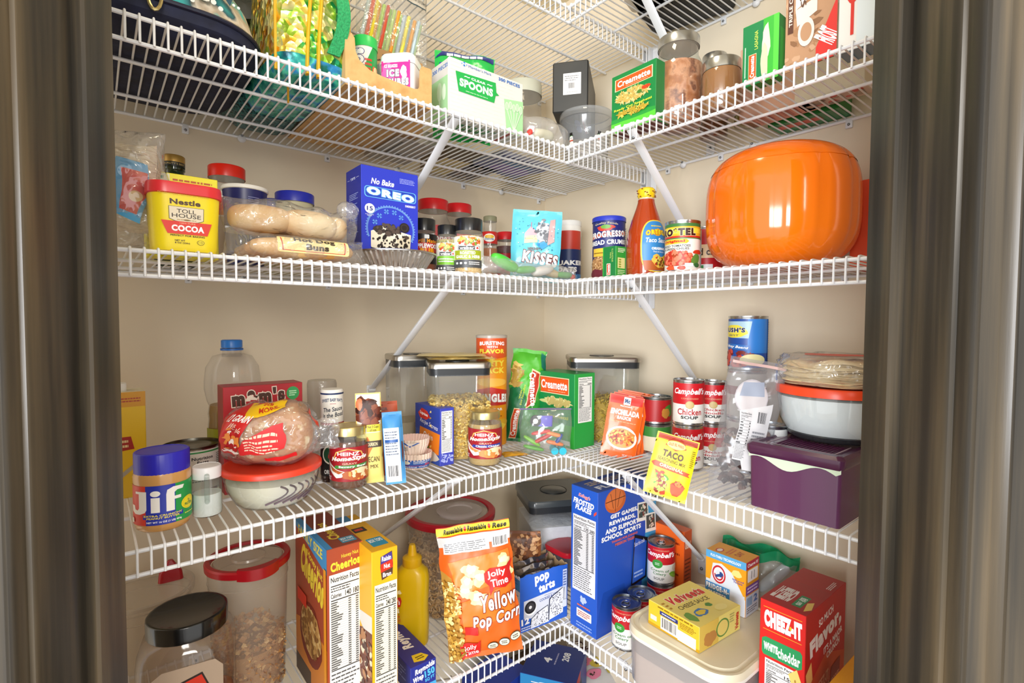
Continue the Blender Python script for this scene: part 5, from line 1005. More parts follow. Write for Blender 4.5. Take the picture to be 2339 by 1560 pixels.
# bread loaf in bag
Pb = V3((P.x, P.y, zlid)); wb = 240*mpp(Pb)*cth(625); hb = zat(away(Pb, -.03), 914)-zlid
t = thing('bagged_bread', 'wholegrain bread loaf in a red and yellow printed clear bag on the red-lidded bowl', 'bread', Pb, facing(Pb)+.02)
se = lambda v, e: abs(v)**e*(1 if v > 0 else -1)
def loafpt(u, a, g, cr=0, e=.72):
    q = max(0, 1-abs(u)**3.2)**.36; hh = hb*(.445+.03*math.sin(u*3))*(1 if u < .3 else 1-.10*(u-.3)); y = .052*q*se(math.cos(a), e); z = hh*q*se(math.sin(a), e); x = u*wb*(.40+.06*g)
    n_ = nz(x, y, z, 45, 2)*.004+(nz(x, y, z, 70, 9)*.5+nz(x, y, z, 28, 4))*cr; k = 1+g*.13
    return V3((x+n_, y*k*(1+n_*8)+n_*.5, hb*.47+z*(1+g*.05)+n_))
def loafmesh(b, g, cr, m, nu=36, nv=30):
    vs = []; fs = []
    for j in range(nv+1):
        for k in range(nu): vs.append(loafpt(-1+2*j/nv, 2*PI*k/nu, g, cr))
    for j in range(nv):
        for k in range(nu): fs.append([j*nu+k, j*nu+(k+1) % nu, (j+1)*nu+(k+1) % nu, (j+1)*nu+k])
    b.add(vs, fs, m, True)
b = MB(); loafmesh(b, 0, 0, noisy('seeded_crust', ['#b87844', '#cc935c', '#c48850', '#f0dcb0'], 70, .7, bump=.35, pos=[.3, .45, .55, .68], dist=.002)); b.build('loaf', t)
b = MB(); loafmesh(b, 1, .006, FILM, 48, 40)
s = pillow(b, .06, hb*.5, .008, FILM, 3, 10, 10, crump=.008, sc=60, cx=wb*.49, z0=hb*.1); b.build('film', t)
b = MB(); s = Sheet(b, lambda u, v, o: loafpt(-.97+1.94*u/(wb*.92), PI+.75-(2.35*v/hb), 1.02, .006)+V3((0, -.0012-o*2, .0004)), wb*.92, hb, du=wb*.92/40, dv=hb/26, step=.00008)
s.P([(0, .02), (.10, .05), (.16, .30), (.30, .60), (.62, .72), (.66, 1), (.20, 1), (.0, .85)], '#cc1f1f'); s.P([(.22, .62), (.34, .58), (.62, .70), (.66, 1), (.30, 1)], '#f0c01c')
s.P([(.16, .10), (.60, .22), (.64, .34), (.60, .46), (.20, .32), (.14, .22)], '#d8262a'); s.P([(.42, .02), (.72, .04), (.70, .12), (.40, .08)], '#d8262a')
s.T('50%\nMORE', .36, .70, .56, .94, '#c83a1c', b=.03, tilt=6); s.L(.20, .17, .56, .36, 5, '#f8d8c0', .45, 4); s.T('12 GRAIN', .06, .60, .30, .74, '#ffffff', b=.03, tilt=-38); s.T('Whole', .04, .42, .20, .54, '#f4e4d0', tilt=-50); s.P([(.90, .95), (.94, .9), (1, .40), (.95, .44)], '#e0401c'); s.S(.0, .1, .16, .5, 22, .0028, ['#f4e4dc', '#a8181c', '#e88a3a'], 4, 2)
b.build('printed_label', t)
# cup
P, r = rspot(703, 771, 'C', off=.14); t = thing('plastic_cup', 'clear pebbled plastic cup upside down behind the barbecue sauce bottle', 'cup', P); h = H(P, 868)
b = MB(); lathe(b, [(r*.95, 0), (r, h*.96), (r*.93, h), (0, h-.001)], clear('pebbled', '#f0f0f0', haze=.18, hcol='#cfc8bc', rough=.2, bump=.5, bs=200, edge=.2, bd=.002), 36, cap=False); b.build('cup_body', t)
# bbq sauce
P, r = rspot(733, 787, 'C', py=1102); h = H(P, 888)
def sbr(s): s.R(0, 0, 1, 1, '#efece4'); s.R(0, .90, 1, .95, '#1c3260'); s.T("SWEET BABY RAY'S", .22, .68, .80, .78, '#1c3a68', b=.03, arc=.05); s.L(.45, .62, .6, .65, 1, '#b83040'); s.T('The Sauce\nis the Boss!', .24, .24, .82, .54, '#1c2a40', b=.02, it=.2, tilt=6); s.R(0, .0, 1, .07, '#a81c2a')
t = thing('barbecue_sauce_bottle', 'barbecue sauce bottle with a long white sleeve over its neck, between bread and gravy jar', 'bottle', P, facing(P))
b = MB(); lathe(b, [(0, 0), (r*.95, 0), (r, .004), (r, h*.50), (r*.92, h*.60), (r*.9, h*.62)], M('#2a0f0c', .15, coat=.4), 40); b.build('bottle_body', t)
b = MB(); lathe(b, [(r*.94, h*.62), (r*.96, h*.63), (r*.96, h*.985), (r*.9, h), (0, h)], M('#efece4', .4), 40, cap=False); sbr(wrap(b, r*.962, h*.62, h*.985, 200)); b.build('neck_sleeve', t)
b = MB(); s = wrap(b, r*1.004, .012, h*.46, 190); s.R(0, 0, 1, 1, '#1a1a1c'); s.E(.5, .6, .28, .28, '#efe8d8'); s.E(.5, .6, .24, .24, '#1f4a30'); s.B(.5, .58, .1, .14, '#b8281c', 3); s.T('ORIGINAL', .28, .06, .72, .18, '#ffffff', b=.03); b.build('label', t)
# gravy jars
def gravy(c1, c2, nm):
    def f(s):
        s.R(0, 0, 1, 1, '#9c1620'); s.R(0, 0, .12, 1, '#d8c8b0'); s.P([(.27, .62), (.30, .74), (.33, .86), (.52, .97), (.74, .86), (.77, .74), (.80, .62)], '#e0b860'); s.P([(.29, .64), (.32, .74), (.35, .84), (.52, .94), (.72, .84), (.75, .74), (.78, .64)], '#b01420')
        s.T('HEINZ', .36, .76, .70, .86, '#ffffff', b=.03); s.T('HomeStyle', .24, .58, .84, .74, '#ffffff', b=.04, it=.3, tilt=3); s.T('GRAVY', .44, .50, .66, .55, '#f0d8b8'); s.P([(.30, .38), (.84, .40), (.86, .50), (.32, .47)], c1); s.T(nm, .38, .395, .82, .465, '#ffffff', b=.03)
        s.P([(.14, .60), (.20, .30), (.34, .10), (.46, .14), (.50, .28), (.34, .36), (.22, .50)], '#e8e2da'); s.P([(.20, .46), (.26, .30), (.38, .22), (.46, .28), (.34, .34)], c2); s.B(.66, .18, .22, .15, c2, 4, .2); s.B(.74, .30, .16, .08, '#f0dcb0', 5, .2); s.S(.5, .05, .9, .3, 14, .004, ['#e8a050', '#f4d8a8', '#c86a30'], 6); s.T('NET WT\n12 OZ', .14, .03, .24, .14, '#ffffff', b=.02)
    return f
GJ = [(0, 0), (.82, 0), (.94, .03), (1, .09), (1, .80), (.95, .88), (.82, .94), (.80, 1)]
P, r = rspot(754, 842, 'C', py=1122); jar('gravy jar with brown gravy, green stripe on its red label, front edge of the shelf', P, r, H(P, 970), GOLD, GJ, M('#6a3a1c', .2, coat=.3), .86, lidh=.016, art=gravy('#3f8a3c', '#b05a28', 'Savory Beef'), arc=195, lz=(.17, .78), name='gravy_jar', lidr=r*.88, rib=50, rz=-8)
P, r = rspot(1069, 1146, 'C', py=1068); jar('gravy jar with pale gravy and blue-striped red label, before the orange tube', P, r, H(P, 937), GOLD, GJ, M('#c8a468', .2, coat=.3), .86, lidh=.015, art=gravy('#2c3f9a', '#d88a48', 'Classic Chicken'), arc=195, lz=(.17, .78), name='gravy_jar', lidr=r*.88, rib=50, rz=-8)
# pouches
def rust(s): s.T('TRAEGER', .25, .88, .75, .92, '#3a140a', b=.02); s.B(.5, .955, .12, .012, '#3a140a', 3); s.T('BRINE AND\nRUB KIT', .1, .62, .9, .78, '#3a140a', b=.05)
packet('seasoning_packet', 'tall rust-orange packet standing behind the pecan pouch', 'packet', (816, 889), (908, 890), (822, 1062), 'C', 4, .006, M('#a8441c', .5), rust, seed=22, depth=.98)
def pecan(s): s.P([(.04, .02), (.96, .02), (.96, .60), (.04, .60)], '#ecd478'); s.R(.04, .56, .96, .985, '#e8e4dc'); s.B(.45, .80, .40, .16, '#8a4a34', 4, .15); s.S(.08, .64, .86, .95, 26, .007, ['#4a2018', '#6a3020', '#8a4a30', '#3a1810'], 5, 1.6); s.B(.15, .88, .14, .06, '#d87a50', 6); s.R(.40, .57, .94, .65, '#e0d040'); s.T('Net 3 Cups\nof nuts', .44, .575, .86, .64, '#3a3a10', b=.02); s.P([(.04, .40), (.42, .52), (.60, .40), (.40, .30), (.04, .24)], '#d8742a'); s.R(.3, .40, .96, .47, '#4a4038'); s.T('BOURBON', .36, .415, .80, .455, '#f0e0b0', b=.02); s.T('PECAN', .35, .24, .85, .30, '#3a2a20'); s.T('MIX', .5, .17, .8, .21, '#3a2a20')
packet('nut_pouch', 'pale yellow pouch with photo of dark pecans on top, right of beef gravy jar', 'pouch', (812, 897), (870, 890), (818, 1106), 'C', 5, .010, M('#ecd478', .4), pecan, seed=23)
def blue(s): s.R(.04, .03, .80, .78, '#dfe6ec'); s.L(.10, .40, .74, .74, 9, '#3a4a68', .35, 4); s.R(.0, .78, 1, 1, '#3f8cc8'); s.R(.08, .58, .72, .62, '#2a5aa0'); s.BC(.12, .08, .72, .28, '#f2f2f2', n=20); s.B(.92, .45, .04, .16, '#6a3020', 4)
packet('blue_pouch', 'blue and white pouch with a barcode, standing right of the pale yellow pecan pouch', 'pouch', (872, 943), (918, 941), (882, 1108), 'C', 8, .013, M('#4f9cd8', .4), blue, seed=24, pw=.5)
# baking cups
def fluted(b, r0, r1, z0, z1, m, seg=120, thick=0):
    vs = []; fs = []
    for q, z in ((r0, z0), (r1, z1), (r1*.98, z1), (r0*.96, z0+.001), (0, z0+.0012)):
        for k in range(seg): a = 2*PI*k/seg; w_ = 1+(.035 if k % 4 < 2 else -.02)*(1 if q else 0); vs.append((q*w_*math.cos(a), q*w_*math.sin(a), z))
    for i in range(4):
        for k in range(seg): fs.append([i*seg+k, i*seg+(k+1) % seg, (i+1)*seg+(k+1) % seg, (i+1)*seg+k])
    fs.append(list(range(seg))[::-1]); b.add(vs, fs, m, True)
P, r = rspot(912, 986, 'C', py=1076); hh = H(P, 1028)
for i, (lb, z0) in enumerate((('lower stack of pink fluted baking cups wrapped with a blue paper band', 0), ('upper stack of pink and cream fluted baking cups, set on the lower stack', hh*.86))):
    t = thing('baking_cups', lb, 'baking cups', (P.x+(0 if not i else -.004), P.y+(0 if not i else .003), P.z+z0), facing(P), None)
    b = MB()
    for k in range(4): fluted(b, r*(.74+.01*k), r*(.98+.01*k), .0+.0035*k, hh*.86+.0035*k-.008, noisy('baking_cup_paper', ['#f0c8c0', '#f4e4d0'], 6, .8, (1, 1, .1)))
    b.build('cups', t, ang=25)
    b = MB(); s = wrap(b, lambda z: r*(.84+.24*z/hh), hh*(.10 if not i else .3), hh*(.66 if not i else .78), 150 if not i else 90, mid=0 if not i else -20)
    if not i: s.P([(.0, .1), (1, .0), (1, .86), (.1, .95)], '#2a5cb0'); s.E(.25, .62, .12, .2, '#f0ecd8'); s.L(.45, .5, .95, .85, 3, '#d8e4f4'); s.R(.05, .28, .98, .33, '#b03a50'); s.T('Baking Cups', .2, .10, .85, .25, '#e8f0fc', b=.03); s.T('50', .75, .3, .92, .5, '#e05a6a', b=.05)
    else: s.R(.0, .0, .5, .5, '#c8bdb0'); s.L(.04, .05, .46, .45, 4, '#777'); s.P([(.3, 1), (.6, .45), (1, 1)], '#2a5cb0'); s.P([(.42, 1), (.6, .6), (.88, 1)], '#efe0d0')
    b.build('paper_band', t)
P2 = V3((P.x-.004, P.y+.003, P.z+hh*.86)); 
# small herb jar
P, r = rspot(972, 1012, 'C', py=1056, ); P = away(P, .025); jar('small jar of pale dried green herbs tucked behind the blue onion carton', P, r, H(P, 992), M('#c8c8b8', .3), fill=noisy('dried_herb', ['#9aa078', '#d8d8c0', '#7a8858'], 90, .9), filltop=.9, neck=.95, lidh=.006, name='herb_jar', glass=PLAST, lidr=r*.9)
# onion soup carton
P = on(1005, 1066, 'C'); h = zat(P, 934)-P.z
c = Carton('soup_mix_carton', 'narrow blue carton with an onion panel and nutrition label, left of the pale gravy jar', 'box', (P, 0, span(P, 0, 1037, P.z+h/2), span(P, PI/2, 949, P.z+h/2), h), '#3a44b4', left='#2c4fa8', top='#3c48b8')
s = c.F; s.NF(.10, .22, .88, .95, '25', 12); s.S(.1, .06, .9, .2, 40, .002, ['#aab4ec'], 4, ell=False); s = c.Lf; s.R(0, .55, 1, 1, '#2440a0'); s.P([(.12, .84), (.28, .94), (.50, .90), (.62, .80), (.45, .74), (.2, .76)], '#d0281c'); s.T('Lipton', .2, .80, .52, .87, '#ffffff', b=.04, tilt=-8); s.T('Recipe Secrets', .2, .62, .92, .72, '#ffffff', it=.3, tilt=-8); s.P([(.15, .25), (.95, .18), (1, .55), (.2, .60)], '#e8821c'); s.T('Onion', .35, .42, .72, .52, '#ffffff', b=.03, tilt=-6); s.B(.5, .12, .4, .12, '#d8d0c0', 4); s.B(.4, .2, .2, .06, '#6aa040', 5, tilt=40); c.done()
# pop-top food containers
OXC = clear('box_container_plastic', '#f8fafa', haze=.03, rough=.04, ior=1.45, edge=.15, spread=1.0)
def oxo(label, P, hw, hd, h, rz, lidh=.022, flat=False, lidm=None):
    t = thing('food_container', label, 'container', P, rz)
    b = MB(); loft(b, [(.0, hw*.93, hd*.93, .014), (.003, hw*.96, hd*.96, .016), (h-lidh-.004, hw, hd, .018)], OXC, 6, cap=False); b.add([(x, y, .0015) for x, y in rr_pts(hw*.93, hd*.93, .014, 6)], [list(range(28))], OXC); b.build('container_body', t)
    b = MB(); loft(b, [(h-lidh-.006, hw*.99, hd*.99, .018), (h-lidh*.55, hw*1.0, hd*1.0, .018)], M('#26292c', .35), 6); b.build('gasket', t)
    b = MB(); m = lidm or M('#b3afa8', .28, 1); loft(b, [(h-lidh*.55, hw*1.035, hd*1.035, .020), (h-lidh*.15, hw*1.035, hd*1.035, .020), (h, hw*1.0, hd*1.0, .018), (h-.0005, hw*.9, hd*.9, .016)], m, 6)
    b.build('lid', t)
    b = MB(); br = min(hw, hd)*.42; tube(b, [(br*math.cos(a), br*math.sin(a), h+.0002) for a in [2*PI*k/36 for k in range(36)]], .0009, M('#16181a', .4), 5, closed=True); lathe(b, [(br*.96, h-.0002), (br*.9, h+.0012), (0, h+.0012)], lidm or M('#44484c', .3), 32, cap=False); b.build('button', t)
    return t
MAC = ['#cfae58', '#dcc070', '#b8923c']
P, r = rspot(970, 1119, 'C', py=1058); hw = r*.90; h = H(P, 824); rz = facing(P)+.12; oxo('clear square container of elbow macaroni with a steel lid, under the foil packets', P, hw, hw*.95, h, rz)
b = MB(); loft(b, [(.004, hw*.90, hw*.86, .012), (H(P, 922), hw*.92, hw*.87, .012)], M('#b8964a', .7), 5); hf = H(P, 912); pasta_shells(b, 1150, boxreg(hw*.925, hw*.88, .006, hf, .2), .0024, .0045, MAC, 5); stuff(b, 'elbow_macaroni', 'elbow macaroni filling the square steel-lidded container', 'pasta', P, rz)
P, r = rspot(884, 1000, 'C', off=.13); hw = r*.92; h2 = H(P, 808); oxo('clear square container with steel lid behind and left of the macaroni container', P, hw, hw*.9, h2, facing(P)+.3)
b = MB(); loft(b, [(.004, hw*.9, hw*.8, .012), (h2*.30, hw*.9, hw*.8, .012)], M('#b8a888', .8), 5); stuff(b, 'rice', 'pale rice low in the container behind the macaroni', 'rice', P, facing(P)+.3)
Pm, rm = rspot(970, 1119, 'C', py=1058); zl = Pm.z+h+.001
for i, (dx, dz, a_) in enumerate(((-.01, 0, .1), (.012, .0075, -.12))):
    b = MB(); s = pillow(b, .150, .085, .0035, M('#e4cf8c', .35, coat=.3), 30+i, seam=.05, crump=.0018, pw=.4); b.v = [(x, z-.0425, -y) for x, y, z in b.v]
    b.build('yeast_packet', loc=(Pm.x-dx, Pm.y+.004, zl+.005+dz), rz=rz+a_, label=['lower pale gold flat packet lying on the macaroni container lid', 'upper pale gold flat packet crossing over the other on the macaroni lid'][i], category='packet')
# crisps tube
P, r = rspot(1087, 1157, 'C', off=.215); h = H(P, 765)
def crisp(s):
    s.R(0, 0, 1, 1, '#f09a10'); s.R(0, .83, 1, 1, '#d8521c'); s.P([(0, .83), (.5, .80), (1, .83), (1, .86), (0, .86)], '#d8521c'); s.T('BURSTING', .28, .93, .74, .965, '#ffffff', b=.04, arc=.008); s.T('WITH', .42, .905, .60, .925, '#ffffff', b=.03); s.T('FLAVOR', .28, .855, .74, .895, '#f4e040', b=.05); s.P([(.5, .83), (.56, .80), (.53, .80), (.53, .76), (.47, .76), (.47, .80), (.44, .80)], '#f8e048'); s.T('PARTY', .24, .735, .74, .79, '#f8e048', b=.05); s.T('STACK', .24, .67, .74, .725, '#f8e048', b=.05)
    s.P([(.18, .37), (.82, .37), (.86, .50), (.5, .54), (.14, .50)], '#c8281c'); s.T('PRINGLES', .18, .395, .82, .475, '#ffffff', b=.07, ol='#8a140c', ow=.02, arc=.01); s.T('CHEDDAR\nCHEESE', .30, .29, .70, .345, '#ffffff', b=.05); s.L(.3, .26, .7, .275, 1, '#7a2a10'); s.B(.55, .2, .3, .05, '#e8b030', 4); s.P([(.3, .14), (.6, .22), (.8, .18), (.6, .10)], '#f8d048'); s.E(.5, .585, .30, .04, '#f0b848')
t = thing('crisps_tube', 'tall orange crisps tube behind the pale gravy jar', 'tube', P, facing(P)); b = MB(); lathe(b, [(r*.98, 0), (r, .001), (r*.985, .003), (r*.985, h-.006)], '#f09a10', 44); crisp(wrap(b, r*.988, .003, h-.006, 220)); b.build('tube_body', t)
b = MB(); lathe(b, [(r*1.01, h-.007), (r*1.02, h-.001), (r*.98, h), (r*.95, h-.003), (0, h-.003)], clear('pale_lid', '#e8e4dc', .6, '#d8d0c4', rough=.2), 40, cap=False); b.build('lid', t)
# noodle bag
def noodle(s):
    s.P([(0, 0), (.42, 0), (.50, .5), (.36, .56), (.2, .62), (0, .55)], '#0f6a3c'); s.P([(.2, .62), (.36, .56), (.5, .5), (.62, .40), (.8, .55), (.98, .85), (.95, 1), (.3, 1), (0, .98), (0, .6)], '#4fb02c'); s.B(.16, .72, .13, .14, '#b89a48', 4, .2); s.S(.06, .6, .28, .84, 26, .006, ['#d8bc68', '#a8883c'], 4, 2.4); s.P([(.84, .98), (.99, .95), (.99, .78), (.86, .82)], '#12705c')
    s.P([(.52, .36), (.80, .44), (.86, .76), (.60, .80)], '#f0dcb0'); s.P([(.54, .38), (.78, .455), (.84, .745), (.62, .78)], '#b8321a'); s.T('Creamette', .59, .40, .78, .76, '#ffffff', b=.03, rot=-82); s.P([(.14, .03), (.34, .03), (.38, .36), (.18, .36)], '#f0dcb0'); s.P([(.155, .04), (.33, .04), (.365, .35), (.195, .35)], '#d84a1c'); s.T('Creamette', .19, .06, .33, .34, '#ffffff', b=.03, rot=86); s.T('Wide\nEgg Noodles', .30, .40, .44, .62, '#c8d840', b=.02, rot=82); s.T('STYLE', .24, .64, .30, .76, '#b8d030', rot=86)
packet('noodle_bag', 'tall glossy green noodle bag slumped between the orange tube and green carton', 'bag', (1172, 786), (1250, 800), (1150, 1000), 'C', 6, .022, M('#2f9a34', .22, coat=.4), noodle, seed=31, crump=.006, depth=1.30)
# big green pasta carton
P = on(1311, 1027, 'C'); h = zat(P, 855)-P.z
c = Carton('pasta_carton', 'large green pasta carton with nutrition label at the inner corner of the fourth shelf', 'box', (P, 0, span(P, 0, 1358, P.z+h/2), span(P, PI/2, 1228, P.z+h/2), h), '#2aa043', left='#148a48', top='#2a8a44')
c.F.NF(.18, .34, .86, .95, '200', 16); s = c.Lf; s.R(0, 0, 1, .30, '#2fa83c'); creamlogo(s, .05, .70, .86, .93); s.B(.5, .60, .34, .05, '#d8d890', 3, .4); s.S(.2, .55, .86, .64, 50, .005, ['#e8e0a0', '#c8b870'], 4, 2); s.T('Spaghetti', .3, .36, .85, .42, '#d8e040', b=.02); s.RR(.66, .03, .9, .09, '#dfe8e0', .01); c.done()
# bag of clips
P = on(1245, 1040, 'C'); P = away(P, .012); W_ = 118*mpp(P); hgt = H(P, 932)
t = thing('clip_bag', 'small clear zip bag of bright coloured clips and a purple opener, front inner corner', 'bag', P, facing(P))
for x, z, L_, c_, tl in ((-.010, .050, .022, '#d8281c', .2), (-.006, .036, .026, '#c81f1c', .5), (.020, .046, .020, '#f08a28', -.25), (.022, .026, .020, '#f07a28', -.2), (-.030, .030, .022, '#7ac028', -.55), (-.026, .014, .024, '#5aa82c', -.2), (.030, .034, .016, '#2a4a9c', 1.0)):
    b = MB(); bun(b, (x, -.002, z), L_, .0062, M(c_, .3), tl, 3); b.build('clip', t)
for x in (.022, .040):
    b = MB(); tube(b, [(x, -.012, .010), (x-.004, .012, .012)], .0085, M('#2fb4cc', .3), 14); b.build('blue_tube', t)
b = MB(); tube(b, [(-.022, -.006, .076), (-.022, .004, .076)], .0125, M('#16161a', .4), 20); tube(b, [(-.022, -.008, .076), (-.022, -.006, .076)], .006, M('#b8b0a8', .3, 1), 14); loft(b, [(.064, .018, .004, .004, -.002, -.001), (.088, .017, .004, .004, .0, -.001)], M('#5a4ec8', .3), 3); b.build('opener', t)
b = MB(); pillow(b, W_, hgt, .020, clear('zip_film', '#f2f4f4', haze=.07, rough=.1, bump=.4, bs=50, edge=.05), 81, 20, 20, crump=.004, sc=30, pw=.4); b.build('film', t)
b = MB(); tube(b, [(-W_*.5, 0, hgt*.97), (W_*.5, 0, hgt*.99)], .0014, M('#7a5aa0', .4), 6); b.build('zip_seal', t)
P = on(1180, 1047, 'C'); b = MB(); pillow(b, .055, .035, .006, M('#c8901c', .25, coat=.3), 91, 14, 8, crump=.004, sc=60); b.v = [(x, z, y+.006) for x, y, z in b.v]; b.build('candy_wrapper', loc=P, rz=-.3, label='crumpled amber foil wrapper lying flat beside the pale gravy jar', category='wrapper')
P = on(1212, 1040, 'C'); b = MB(); pillow(b, .05, .03, .005, FILMS, 92, 14, 8, crump=.004, sc=60); b.v = [(x, z, y+.006) for x, y, z in b.v]; b.build('film_scrap', loc=P, rz=.3, label='scrap of clear film lying in front of the zip bag of clips', category='wrapper')
# ================= fourth level: corner and right run =================
P, r = rspot(1290, 1454, 'C', 'R', .105); hw = r*.93; h = H(P, 812); rz = facing(P)+.14; oxo('wide clear steel-lidded container of yellow spaghetti, in the corner behind the green carton', P, hw, hw*.85, h, rz)
hf = H(P, 908); b = MB(); loft(b, [(.004, hw*.89, hw*.76, .012), (hf-.003, hw*.91, hw*.78, .012)], M('#b8982c', .7), 5); pasta_shells(b, 900, boxreg(hw*.92, hw*.79, .006, hf, .2), .0014, .010, ['#d0b040', '#e0c450', '#a88c28'], 6, 'stick'); stuff(b, 'short_spaghetti', 'yellow cut spaghetti filling the container in the corner', 'pasta', P, rz)
def ench(s): s.R(.03, .86, .97, .99, '#d8281c'); s.RR(.42, .85, .62, .975, '#f4f0ea', .01); s.T('Mc', .45, .88, .60, .95, '#1c4a80', b=.07); s.T('McCormick', .34, .815, .68, .84, '#ffffff', b=.03); s.T('ENCHILADA', .10, .68, .92, .77, '#ffffff', b=.06); s.T('SAUCE', .30, .61, .70, .665, '#ffffff', b=.06); s.L(.14, .565, .88, .58, 1, '#f8c890'); s.E(.52, .32, .44, .19, '#f0e8dc'); s.E(.52, .32, .38, .155, '#e0a060'); s.B(.34, .33, .17, .09, '#b8401c', 3, .25, tilt=25); s.B(.66, .34, .2, .09, '#d8802c', 4, .25, tilt=25); s.S(.16, .2, .85, .44, 60, .0028, ['#8a2a10', '#e8a838', '#c8501c', '#f0c060'], 5, 1.6); s.T('NET WT 1.5 OZ', .62, .05, .90, .075, '#ffffff')
nm = ['front-most orange enchilada sauce packet, fully showing its food photo', 'second orange packet peeking out directly behind the front-most one', 'third orange packet in the row leaning behind two others', 'last orange packet at the back of the leaning row']
for i in range(4):
    dx = 9*i; packet('sauce_packet', nm[i], 'packet', (1393+dx, 897-3*i), (1472+dx, 903-3*i), (1370+dx, 1037-4*i), 'C', 10, .004, M('#ee6414', .3, coat=.3), ench if i < 2 else None, seed=50+i, group='row of orange sauce packets')
def taco(s): s.P([(.04, .90), (.97, .90), (.97, .98), (.04, .985)], '#a8321c'); s.L(.05, .90, .96, .98, 3, '#c85a38', .3, 3, False); s.P([(.24, .82), (.30, .92), (.42, .965), (.58, .965), (.68, .92), (.74, .82), (.5, .76)], '#a8321c'); s.E(.49, .85, .23, .07, '#e8d040'); s.E(.49, .85, .21, .06, '#f4e890'); s.T('OLD EL PASO', .31, .83, .67, .875, '#b8401c', b=.04, arc=.01); s.T('TACO', .22, .63, .72, .74, '#5a3c1c', b=.05, tilt=-3); s.T('SEASONING MIX', .14, .555, .80, .61, '#6a4a1c', b=.01, tilt=-3); s.P([(.02, .50), (.10, .54), (.94, .47), (.90, .44), (.96, .41), (.10, .45)], '#c8502c'); s.T('ORIGINAL', .22, .455, .78, .51, '#f8ecb0', b=.05, tilt=-4); s.L(.88, .56, .97, .84, 9, '#8a6a1c', .5, 5)
_ts = taco
def taco2(s): _ts(s); s.P([(.08, .06), (.10, .40), (.44, .04), (.3, .02)], '#e8b040'); s.P([(.14, .40), (.30, .36), (.46, .24), (.50, .05), (.40, .02), (.34, .10)], '#c8401c'); s.S(.18, .06, .48, .38, 44, .0035, ['#5aa02c', '#e8442c', '#f4e4a0', '#8a3014', '#a8d048'], 6, 1.5); s.E(.73, .245, .15, .035, '#b8401c'); s.P([(.56, .24), (.91, .24), (.84, .12), (.78, .07), (.66, .07), (.60, .12)], '#d8542c'); s.S(.62, .24, .84, .29, 16, .003, ['#a8321c', '#e8823c'], 7); s.T('NET WT 1 OZ (28g)', .52, .02, .82, .04, '#5a3c1c')
packet('seasoning_packet', 'bright yellow taco seasoning packet leaning in front of the red and white soup cans', 'packet', (1502, 926), (1597, 939), (1469, 1062), 'C', 12, .004, M('#f4e61c', .35), taco2, seed=60, depth=.915)
def camp(nm, nm2='SOUP', nmc='#b8202a'):
    def f(s): s.R(0, .47, 1, 1, '#c81420'); s.R(0, 0, 1, .47, '#f0eee8'); s.T("Campbell's", .24, .68, .78, .88, '#ffffff', b=.03, it=.35); s.T('CONDENSED', .38, .60, .66, .635, '#e0b890'); s.E(.52, .46, .07, .10, '#b89c5a'); s.E(.52, .46, .06, .085, '#cdb478'); s.T(nm, .32, .20, .72, .36, nmc, b=.02); s.T(nm2, .38, .10, .66, .18, '#2a2a2a', b=.04); s.L(.84, .1, .92, .34, 5, '#888'); s.L(.04, .1, .16, .4, 8, '#999')
    return f
CP, cr = rspot(1534, 1606, 'C', 'R', .185); ch = .101*cr/.034
can('lower red and white soup can of the front stack, behind the yellow packet', CP, cr, ch, camp('Chicken'), '#f0eee8', 'stacked soup cans', tab=False, arc=230)
can('upper red and white soup can of the front stack, lettering fully readable', V3((CP.x, CP.y, CP.z+ch+.0005)), cr, ch, camp('Chicken'), '#f0eee8', 'stacked soup cans', tab=False, arc=230)
C2, c2 = rspot(1590, 1658, 'C', 'R', .115); ch2 = .101*c2/.034
can('lower soup can of the rear stack, mostly behind the front cans and clear bag', C2, c2, ch2, camp('Chicken\nNoodle'), '#f0eee8', 'stacked soup cans', tab=False, arc=230)
can('upper soup can of the rear stack, reading chicken noodle, beside the clear bag', V3((C2.x, C2.y, C2.z+ch2+.0005)), c2, ch2, camp('Chicken\nNoodle'), '#f0eee8', 'stacked soup cans', tab=False, arc=230)
P, r = rspot(1462, 1532, 'C', 'R', .12); can('short can with ring-pull lid behind the orange packets', P, r, .068, lambda s: (s.R(0, 0, 1, 1, '#e6dcc0'), s.R(0, .6, 1, 1, '#3f8a3c'), s.T('P', .5, .2, .6, .5, '#222', b=.05)), '#e6dcc0', rim=TIND)
can('upper ring-pull can with a red label, on the short can behind the orange packets', V3((P.x, P.y, P.z+.0685)), r, H(P, 904)-.0685, lambda s: (s.R(0, 0, 1, 1, '#b01c20'), s.B(.75, .5, .1, .3, '#4a8a30', 3), s.B(.68, .4, .08, .25, '#c88a3a', 4)), '#b01c20', rim=TIND)
# beans can stack
P, r = rspot(1656, 1746, 'C', 'R', .105); hc = .110*r/.0375
def beans(s): s.R(0, 0, 1, 1, '#1c4a9c'); s.R(.55, .3, 1, 1, '#2a78c8'); s.P([(.16, .62), (.56, .60), (.60, .95), (.16, .95)], '#a8c8d8'); s.B(.34, .74, .20, .14, '#e8d840', 3, .1); s.T("BUSH'S", .18, .72, .52, .82, '#1c2a60', b=.06, ol='#f4f0d0', ow=.03); s.T('BEST', .28, .64, .44, .68, '#1c2a60'); s.P([(.14, .40), (.60, .34), (.58, .46), (.14, .50)], '#2a6ab8'); s.T('Kidney Beans', .18, .385, .56, .455, '#ffffff', b=.02, it=.3, tilt=-4); s.S(.14, .02, .62, .34, 60, .005, ['#a8281c', '#7a1a14', '#c8483a'], 4, 1.5); s.E(.62, .16, .16, .12, '#e8e0a8'); s.R(.86, 0, 1, 1, '#e0e4ea'); s.L(.87, .05, .99, .95, 24, '#334', .5, 3)
